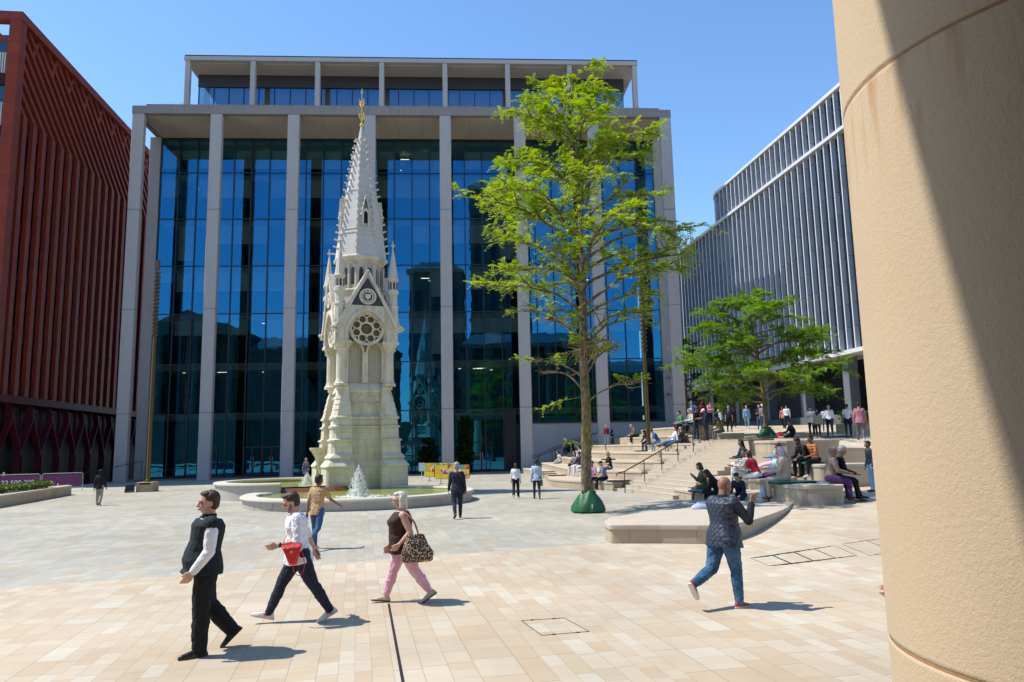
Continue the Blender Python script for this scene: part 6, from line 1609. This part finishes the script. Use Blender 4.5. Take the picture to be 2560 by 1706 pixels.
stand('bald man in pale blue shirt bent towards the pink striped man', c1(1335, 650), c1(1290, 335), 200, dict(PHONE, lean=16), 'fair', ('bald', 'grey'), SKY_, cloth('brown_trousers', (.10, .07, .06)), SHBR, 1, sleeves='long')
Bk, Jk = stand('man in black walking away with a grey backpack', c1(1430, 650), c1(1395, 300), 95, walk(1, .6), 'fair', ('short', 'grey'), BLACK_, BLACK_, SHB, 1)
m = MB(); q = Jk['O']+Vector((-.2, 0, .32)); m.ball(q, (.12, .17, .25), 12, 8); carry('backpack', 'grey backpack on the man in black on the terrace', 'bag', Bk, m, CHAR, True, .02)
stand('dark clothed person in the shade behind the backpack man', c1(1490, 590), c1(1505, 325), 100, STAND, 'dark', ('short', 'black'), BLACK_, BLACK_, SHB, 0, sleeves='long')
stand('woman in green top and denim jacket carrying a brown paper bag', c1(1670, 605), c1(1650, 292), 270, walk(1, .4), 'fair', ('long', 'brown'), LJEAN, LJEAN, SHW, 1, sleeves='long')
stand('man in navy graphic t-shirt and jeans facing the square', c3(222, 620), c3(190, 288), 265, PHONE, 'tan', ('short', 'grey'), NAVY_, JEAN, cloth('blue_shoe', (.05, .2, .5)), 1)
stand('man in white cap and grey top beside the terrace tree', c3(268, 622), c3(266, 275), 262, STAND, 'tan', ('cap', WHITE_), GREY_, JEAN, SHB, 1)
stand('woman in rose pink coat walking past the bicycles', c3(540, 600), c3(540, 315), 250, dict(walk(1, .4), La=(16, 6, 88, 32)), 'brown', ('long', 'brown'), ROSE, BLACK_, SHB, 1, sleeves='long', tuck=False)
stand('man in white shirt and dark cap behind the woman in the rose coat', c3(590, 605), c3(555, 288), 90, STAND, 'fair', ('cap', NAVY_), WHITE_, NAVY_, SHB, 0, sleeves='long')
stand('man in white t-shirt and dark trousers looking at his phone', c3(925, 715), c3(925, 298), 265, dict(PHONE, L=(14, 3, 6, 0), Rl=(-12, 3, 14, 10)), 'tan', ('short', 'black'), WHITE_, NAVY_, SHW, 1, tuck=False)
stand('woman in black headscarf and taupe jacket with a gold bag', c3(1010, 728), c3(1005, 345), 262, walk(1, .4), 'brown', ('hijab', BLACK_), cloth('greige', (.30, .25, .21)), BLACK_, SHB, 1, sleeves='long', tuck=False)
stand('person in pale teal shirt behind the headscarved woman', c3(1105, 645), c3(1085, 320), 90, STAND, 'brown', ('short', 'black'), SKY_, JEAN, SHBR, 0)
stand('balding man in long sleeved white shirt walking away', c3(1170, 712), c3(1160, 292), 92, walk(1, .35), 'fair', ('bald', 'grey'), WHITE_, NAVY_, SHB, 1, sleeves='rolled', w=1.08)
stand('man in short sleeved white shirt and navy trousers walking away', c3(1420, 705), c3(1395, 275), 90, walk(-1, .5), 'tan', ('short', 'brown'), WHITE_, NAVY_, SHB, 1, w=1.06)
Bp, Jp = stand('man in red plaid shirt walking away with a paper carrier', c3(1590, 790), c3(1550, 255), 90, walk(1, .35), 'tan', ('short', 'black'), PLAID, cloth('taupe_trousers', (.13, .11, .115)), SHW, 1, sleeves='long', tuck=False, w=1.06)
S0, e, wr, wd, s = Jp['AR']['R']; m = MB(); m.cham(-.09, .09, -.06, .06, -.36, -.06, .01, M=Matrix.Translation(wr)); carry('paper_bag', 'brown paper carrier held by the man in the plaid shirt', 'bag', Bp, m, KRAFT, False)
stand('woman in teal cardigan far back by the dark entrance', c3(1130, 480), c3(1130, 220), 265, STAND, 'fair', ('hijab', BLACK_), cloth('teal', (.06, .14, .12)), BLACK_, SHB, 0, sleeves='long')
stand('dark figure with auburn hair in the shade of the entrance', c3(1345, 470), c3(1340, 145), 100, STAND, 'fair', ('long', 'red'), BLACK_, BLACK_, SHB, 0, sleeves='long')
stand('dark figure in a black coat by the pale entrance panel', c3(1530, 470), c3(1520, 170), 100, STAND, 'fair', ('hood', BLACK_), BLACK_, BLACK_, SHB, 0, sleeves='long')
stand('dark suited man standing behind the bronze lamp post', c1(240, 575), c1(240, 285), 20, STAND, 'fair', ('short', 'brown'), NAVY_, NAVY_, SHB, 0, sleeves='long')
stand('woman in black t-shirt in the shade left of the lamp post', c1(170, 600), c1(172, 355), 20, STAND, 'brown', ('long', 'black'), BLACK_, BLACK_, SHB, 0)
stand('person in white blouse half hidden by the lamp post', c1(335, 575), c1(335, 350), 200, STAND, 'brown', ('long', 'black'), CREAM, BLACK_, SHB, 0, sleeves='long')
stand('man in dark waistcoat over white shirt beside the glass', c1(505, 560), c1(497, 300), 20, STAND, 'dark', ('short', 'black'), cloth('waistcoat', (.03, .03, .05)), NAVY_, SHB, 0)
# ---- right-hand seats
seat('woman with curly dark hair in navy jacket and white trousers', c1(1515, 1105), 195, dict(SIT, head=(4, 0)), 'brown', ('long', 'black'), cloth('ink_jacket', (.02, .035, .06)), cloth('off_white', (.68, .65, .58)), SHBR, sleeves='long')
seat('woman in white jacket and sunglasses with a striped bag on her lap', c1(1615, 1285), 195, dict(KNEES, head=(2, 0), lean=0), 'brown', ('tail', 'black'), cloth('ivory', (.62, .58, .52)), cloth('mint', (.5, .58, .5)), SHBR, sleeves='long')
seat('woman in camouflage jacket and shorts eating on the low bench', c1(1055, 1450), 190, EAT, 'tan', ('bob', 'brown'), CAMO, CAMO, cloth('grey_boot', (.10, .11, .14)), sleeves='long', leg_len='shorts', h=1.66)
seat('girl with long black hair behind the man in the quilted vest', c1(1300, 1540), 180, SITF, 'brown', ('long', 'black'), BLACK_, BLACK_, SHB, sleeves='long', h=1.66)
seat('dark haired boy in navy blazer beside the quilted vest man', c1(1590, 1560), 250, SITF, 'fair', ('short', 'black'), NAVY_, NAVY_, SHB, sleeves='long', h=1.5)
seat('brown haired woman in red t-shirt and white trousers seen from behind', c3(180, 1415), 150, dict(SIT, lean=24), 'fair', ('bob', 'brown'), RED_, WHITE_, SHBR)
seat('white haired woman in pale blue top and sunglasses reclining', c3(440, 1290), 185, LONG, 'fair', ('short', 'white'), SKY_, PURPLE, SHW, sleeves='long', h=1.6)
seat('broad woman in lilac headscarf and beige coat on the rounded bench', c3(680, 1325), 180, dict(SIT, lean=6), 'tan', ('hijab', LILAC), BEIGE, BEIGE, SHBR, at=(11.85, 23.4), sleeves='long', w=1.3, h=1.68)
seat('bearded man in black sweater behind the lilac headscarf woman', c3(770, 1235), 215, SITF, 'brown', ('short', 'black'), BLACK_, BLACK_, SHB, sleeves='long', w=1.1, beard='black')
seat('bearded man in orange and black striped top with hand to mouth', c3(870, 1180), 215, dict(SIT, lean=12, Ra=(40, 8, 118, 34)), 'brown', ('short', 'black'), STRIPE, BLACK_, SHW, sleeves='short')
seat('child in white and blue top lounging with pink trousers', c3(440, 1150), 185, LONG, 'brown', ('tail', 'brown'), cloth('sky_jacket', (.08, .30, .55)), cloth('pale_pink', (.62, .42, .42)), SHBR, sleeves='long', h=1.45)
Bb, Jb = seat('boy in black jacket sitting on the drum seat with a red bag', c3(655, 728), 205, dict(SIT, head=(20, 10), La=(-10, 28, 40, 0)), 'brown', ('short', 'black'), BLACK_, BLACK_, SHB, sleeves='long', h=1.6)
seat('woman in brown headscarf and cloak facing right on the rounded bench', c3(1230, 1310), 8, dict(SIT, lean=10), 'brown', ('hijab', TAUPE), TAUPE, PURPLE, SHBR, at=(12.75, 22.45), reach=0, sleeves='long', w=1.25, h=1.64)
seat('grey haired man in black facing right with clasped hands', c3(1370, 1300), 10, dict(SIT, lean=14, L=(84, 4, 66, 0)), 'brown', ('short', 'grey'), BLACK_, BLACK_, SHB, at=(13.12, 22.72), reach=0, sleeves='long', h=1.74)
stand('man in navy jumper and light jeans half hidden by the pillar', (2005, 1130), (2005, 1014), 200, dict(STAND, La=(-4, 10, 14, 0)), 'brown', ('short', 'black'), cloth('ink', (.02, .025, .045)), LJEAN, SHB, 1, sleeves='long')
hp0 = G(2033, 1357, 1.0); rt = Vector((hp0.y, -hp0.x, 0)).normalized(); bp = hp0+rt*.40; bp.z = ground_z(bp.x, bp.y)
person('person hidden behind the big pillar with one hand showing', bp, face(bp, 182), 1.74, dict(STAND, La=(8, 6, 62, 10), Ra=(8, 6, 62, 10)), 'fair', ('short', 'brown'), NAVY_, CHAR, (SHB,), 2, sleeves='long')
# ---- loose things on the seats
for i, (px, mi, rz, lb, ln) in enumerate([
    (c3b(925, 1084), 1, 80, 'red edged seat pad, rearmost of three at the left end', 1.0), (c3b(945, 1106), 4, 80, 'lime seat pad, middle of three at the left end', 1.0), (c3b(1050, 1128), 1, 80, 'red and lime seat pad nearest the left end of the lowest tier', 1.2),
    (c2(470, 672), 0, 82, 'plain dark seat pad left of the tree trunk', .9), (c2(1010, 565), 1, 82, 'red seat pad in front of the man in maroon', 1.1), (c2(1050, 722), 0, 82, 'dark seat pad right of the red haired woman', .8),
    (c2(1430, 432), 1, 82, 'red seat pad under the person in the olive jacket', 1.2), (c2(1210, 1076), 0, 82, 'dark seat pad right of the man in the cap', 1.1), (c1(290, 915), 0, 82, 'dark seat pad under the man in the navy tracksuit', 1.3),
    (c1(900, 790), 2, 82, 'green seat pad on the tier right of the lounging man in black', 1.1), (c1(1080, 1462), 2, 80, 'green seat pad under the woman in camouflage', 1.1), (c1(1560, 1292), 3, 80, 'orange seat pad under the woman in the white jacket', 1.1),
    (c1(1720, 942), 1, 85, 'red and green seat pad on the empty right tier', 1.4), (c3(360, 738), 0, 85, 'dark seat pad left of the boy on the drum seat', 1.3), (c3(1250, 722), 2, 85, 'long teal seat pad on the right of the drum seat', 1.6), (c3(650, 1345), 2, 85, 'teal seat pad beside the lilac headscarf woman', 1.4), (c3(850, 1245), 2, 85, 'teal seat pad behind the rounded bench', .9)]):
    q = spot(px[0], px[1], .3); pad(q, R(rz+8-90+90), mi, lb, ln)
def blob(name, label, cat, px, sx, sy, sz, mat, edge=.2, rz=0, seed=1):
    q = spot(px[0], px[1], edge); m = MB(); r_ = random.Random(seed)
    rings = []
    for t in (0, .08, .35, .65, .85, 1.0):
        k = (1, 1.12, 1.1, .8, .45, .5)[(0, .08, .35, .65, .85, 1.0).index(t)]
        rings.append([(sx*k*math.cos(a)*(1+.12*math.sin(3*a+seed+t*4)), sy*k*math.sin(a)*(1+.12*math.sin(5*a+t*6)), sz*t) for a in [2*math.pi*i/20 for i in range(20)]])
    m.loft(rings); o = m.build(name, mat, None, True); o.location = q; o.rotation_euler = (0, 0, R(rz)); return tag(o, label, cat)
PLB = simple('thin_plastic', (.62, .56, .62), .35, .15, 5, bump=.5, bscale=9)
blob('carrier_bag', 'crumpled pinkish white plastic bag on the paving beside the rounded bench', 'bag', (1756, 1154), .17, .13, .52, PLB)
blob('carrier_bag', 'pale blue plastic bag on the low curved bench', 'bag', (1612, 1170), .26, .12, .2, simple('blue_plastic', (.40, .46, .62), .35, .15, 5, bump=.5, bscale=9), seed=3)
blob('rucksack', 'black rucksack on the tier beside the long haired woman in grey', 'bag', c2(450, 835), .2, .16, .42, BLACK_, seed=4)
blob('rucksack', 'bright blue bag on the shaded side stairs', 'bag', c3b(1212, 815), .16, .14, .4, cloth('azure', (.02, .28, .55)), seed=5)
q = spot(*c3(520, 735)); m = MB(); m.cham(-.14, .14, -.07, .07, 0, .36, .008); o = m.build('carrier_bag', simple('red_paper', (.55, .03, .03), .6), None); o.location = q+Vector((-.25, -.3, 0)) ; o.location.z = down(o.location.x, o.location.y).z; tag(o, 'red and white paper carrier beside the boy on the drum seat', 'bag')
m = MB(); m.box(-.141, .141, -.0735, -.071, .03, .12); m.build('white_band', WL, o)
q = spot(147-12, 1118); m = MB(); m.lathe([(.035, 0), (.045, .12), (.047, .13), (.03, .135)], 10); o = m.build('paper_cup', simple('cup', (.5, .52, .4), .6), None, True); o.location = spot(133, 1117); tag(o, 'small pale paper cup on the end of the left planter wall', 'cup')
# ------------------------------------------------------------------ barriers, hoarding, parasols, bicycles
def tri_panel(name, mats, W, H, parent, nx, nz, seed):
    r_ = random.Random(seed); B_ = {}
    for i in range(nx):
        for j in range(nz):
            x0, x1, z0, z1 = -W/2+W*i/nx, -W/2+W*(i+1)/nx, H*j/nz, H*(j+1)/nz
            a, b = r_.choice(mats), r_.choice(mats)
            if r_.random() < .45: b = a
            q = [(x0, z0), (x1, z0), (x1, z1), (x0, z1)]
            if r_.random() < .5: t1, t2 = (q[0], q[1], q[2]), (q[0], q[2], q[3])
            else: t1, t2 = (q[0], q[1], q[3]), (q[1], q[2], q[3])
            for t_, m_ in ((t1, a), (t2, b)): B_.setdefault(m_.name, (m_, MB()))[1].add([(x, -.03, z) for x, z in t_], [(0, 1, 2)])
    for m_, mb in B_.values(): mb.build('printed_panel', m_, parent)
BC = [simple('banner_'+n_, c_, .5, .05) for n_, c_ in (('amber', (.70, .42, .02)), ('yellow', (.68, .52, .03)), ('red', (.45, .02, .05)), ('teal', (.08, .32, .30)), ('lime', (.34, .42, .03)), ('orange', (.65, .22, .02)), ('mauve', (.26, .20, .32)))]
BC = BC[:2]*2+BC
def banner(label, a, b, z0, z1, seed, txt=True):
    a, b = Vector(a), Vector(b); c_ = (a+b)/2; d = (b-a); rz = math.atan2(d.y, d.x); W = d.length; H = z1-z0
    o = empty('banner_barrier', label, 'barrier', (c_.x, c_.y, 0), rz)
    pm = MB(); pm.box(-W/2+.04, W/2-.04, -.02, .02, z0, z1); pm.build('panel', BC[0], o)
    pr = empty_child('print', o); 
    r_ = MB(); tri_panel('p', BC, W-.08, H, pr, 8, 3, seed); pr.location = (0, 0, z0)
    f = MB(); f.tube([(-W/2, 0, z0+.15), (-W/2, 0, z1-.12), (-W/2+.12, 0, z1), (W/2-.12, 0, z1), (W/2, 0, z1-.12), (W/2, 0, z0+.12), (W/2-.12, 0, z0), (-W/2+.12, 0, z0), (-W/2, 0, z0+.15)], .025, 6); f.build('frame', SHB, o)
    for s in (-1, 1):
        f = MB(); f.tube([(s*(W/2-.45), 0, z0), (s*(W/2-.45), 0, .04)], .02, 6); f.box(s*(W/2-.45)-.03, s*(W/2-.45)+.03, -.3, .3, 0, .03); f.build('foot', SHB, o)
    if txt: text('lettering', 'Paradise', H*.42, Matrix.Translation((0, -.045, z0+H*.6)) @ Matrix.Rotation(R(90), 4, 'X'), WL, o, .004)
    return o
def empty_child(name, parent):
    m = MB(); m.box(-.01, .01, -.002, .002, 0.01, .02); return m.build(name, BC[0], parent)
banner('nearer yellow patchwork banner barrier behind the suited man', (.75, 50.6, 0), (3.05, 49.6, 0), .35, 1.25, 4)
banner('farther yellow patchwork banner barrier by the memorial base', (.05, 55.5, 0), (2.35, 54.4, 0), .35, 1.3, 7)
m = MB(); m.box(-.22, .22, -.02, .02, .75, 1.35); m.tube([(0, .03, 0), (0, .03, 1.3)], .02, 6); o = m.build('notice', simple('notice_paper', (.6, .66, .7), .5), None); o.location = (-.1, 54.6, 0); tag(o, 'small pale notice standing left of the yellow banner barriers', 'notice')
# purple hoarding at left
PUR = simple('purple_banner', (.13, .03, .11), .5, .15, 2); CHR = simple('galvanised', (.5, .5, .52), .35, .1, metal=.8)
for k, (a, b, t_) in enumerate((((-28.2, 53.4), (-25.7, 54.4), '22,500 200'), ((-25.6, 54.45), (-23.4, 55.4), ''), ((-30.8, 52.2), (-28.3, 53.3), ''))):
    a, b = Vector(a), Vector(b); d = b-a; c_ = (a+b)/2; W = d.length
    o = empty('barrier', ['purple printed barrier with white numbers behind the planter', 'purple barrier at the right end of the row behind the planter', 'purple barrier cut by the left edge behind the planter'][k], 'barrier', (c_.x, c_.y, 0), math.atan2(d.y, d.x), 'purple barriers')
    m = MB(); m.box(-W/2+.06, W/2-.06, -.02, .02, .3, 1.12); m.build('panel', PUR, o)
    m = MB(); m.tube([(-W/2, 0, 0), (-W/2, 0, 1.1), (-W/2+.08, 0, 1.2), (W/2-.08, 0, 1.2), (W/2, 0, 1.1), (W/2, 0, 0)], .025, 6); m.build('frame', CHR, o)
    if t_: text('lettering', t_, .42, Matrix.Translation((.1, -.03, .66)) @ Matrix.Rotation(R(90), 4, 'X'), WL, o, .003)
# parasols by the glass
PARA = simple('dark_green_canvas', (.012, .06, .055), .8, .2, 2)
for k, s in enumerate((23.2, 26.2)):
    o = empty('parasol', ['dark green parasol just right of the memorial', 'dark green parasol next to the banner column'][k], 'parasol', CP(s, 3.6), FROT, 'green parasols by the glass')
    m = MB(); m.lathe([(.02, 3.35), (1.55, 2.75), (1.6, 2.6), (1.57, 2.6), (1.5, 2.7), (.02, 3.28)], 8); m.build('canopy', PARA, o)
    m = MB(); m.tube([(0, 0, 0), (0, 0, 3.3)], .03, 8); m.lathe([(.3, 0), (.3, .07), (.05, .1)], 12); m.build('pole', SHB, o)
    m = MB()
    for q in range(16): a = 2*math.pi*q/16; m.ball((1.62*math.cos(a), 1.62*math.sin(a), 2.58), .05, 5, 4)
    m.build('fringe', simple('white_trim', (.6, .6, .6), .7), o)
# chairs and tables under the parasols
def cafe_chair(loc, rz, label):
    o = empty('cafe_chair', label, 'chair', loc, rz, 'cafe chairs under the parasols')
    m = MB(); m.cham(-.21, .21, -.21, .21, .43, .47, .01); m.build('seat', SHB, o)
    m = MB(); m.cham(-.2, .2, .18, .215, .6, .86, .01); m.build('backrest', SHBR, o)
    for x, y in ((-.18, -.18), (.18, -.18), (-.18, .18), (.18, .18)): m = MB(); m.tube([(x, y, 0), (x, y, .43 if y < 0 else .8)], .015, 5); m.build('leg', SHB, o)
for k, (s, b) in enumerate(((22.6, 2.7), (23.9, 2.6), (25.6, 2.7), (26.9, 2.9))): cafe_chair(CP(s, b), FROT+R(40*k), ['black cafe chair nearest the memorial base', 'second cafe chair from the memorial base', 'cafe chair third from the memorial under the parasols', 'cafe chair beside the bushy shrub'][k])
# bicycles leaning at the terrace back
def bike(loc, rz, label):
    o = empty('bicycle', label, 'bicycle', loc, rz, 'bicycles parked on the terrace')
    for x in (-.52, .52):
        m = MB(); n = 20; m.loft([[(x+(.34+rr*math.cos(t))*math.cos(2*math.pi*k/n), rr*math.sin(t), .35+(.34+rr*math.cos(t))*math.sin(2*math.pi*k/n)) for k in range(n)] for rr in (.02,) for t in [2*math.pi*j/6 for j in range(7)]], cap=False); m.build('wheel', SHB, o)
    m = MB()
    for a, b in (((-.52, .35), (-.1, .35)), ((-.1, .35), (-.22, .85)), ((-.22, .82), (.34, .86)), ((-.1, .35), (.36, .8)), ((.52, .35), (.34, .98)), ((-.52, .35), (-.2, .78))): m.tube([(a[0], 0, a[1]), (b[0], 0, b[1])], .018, 6)
    m.build('frame', SHB, o)
    m = MB(); m.tube([(.34, -.25, 1.0), (.34, .25, 1.0)], .016, 6); m.build('handlebar', SHB, o)
    m = MB(); m.ball((-.23, 0, .9), (.12, .07, .035), 8, 5); m.build('saddle', SHB, o)
pq = spot(*c3(430, 560)); bike(pq, R(10), 'dark bicycle parked beside the spreading terrace tree'); bike(pq+Vector((1.1, .5, .03)), R(14), 'second dark bicycle parked farther right behind the pink coat')
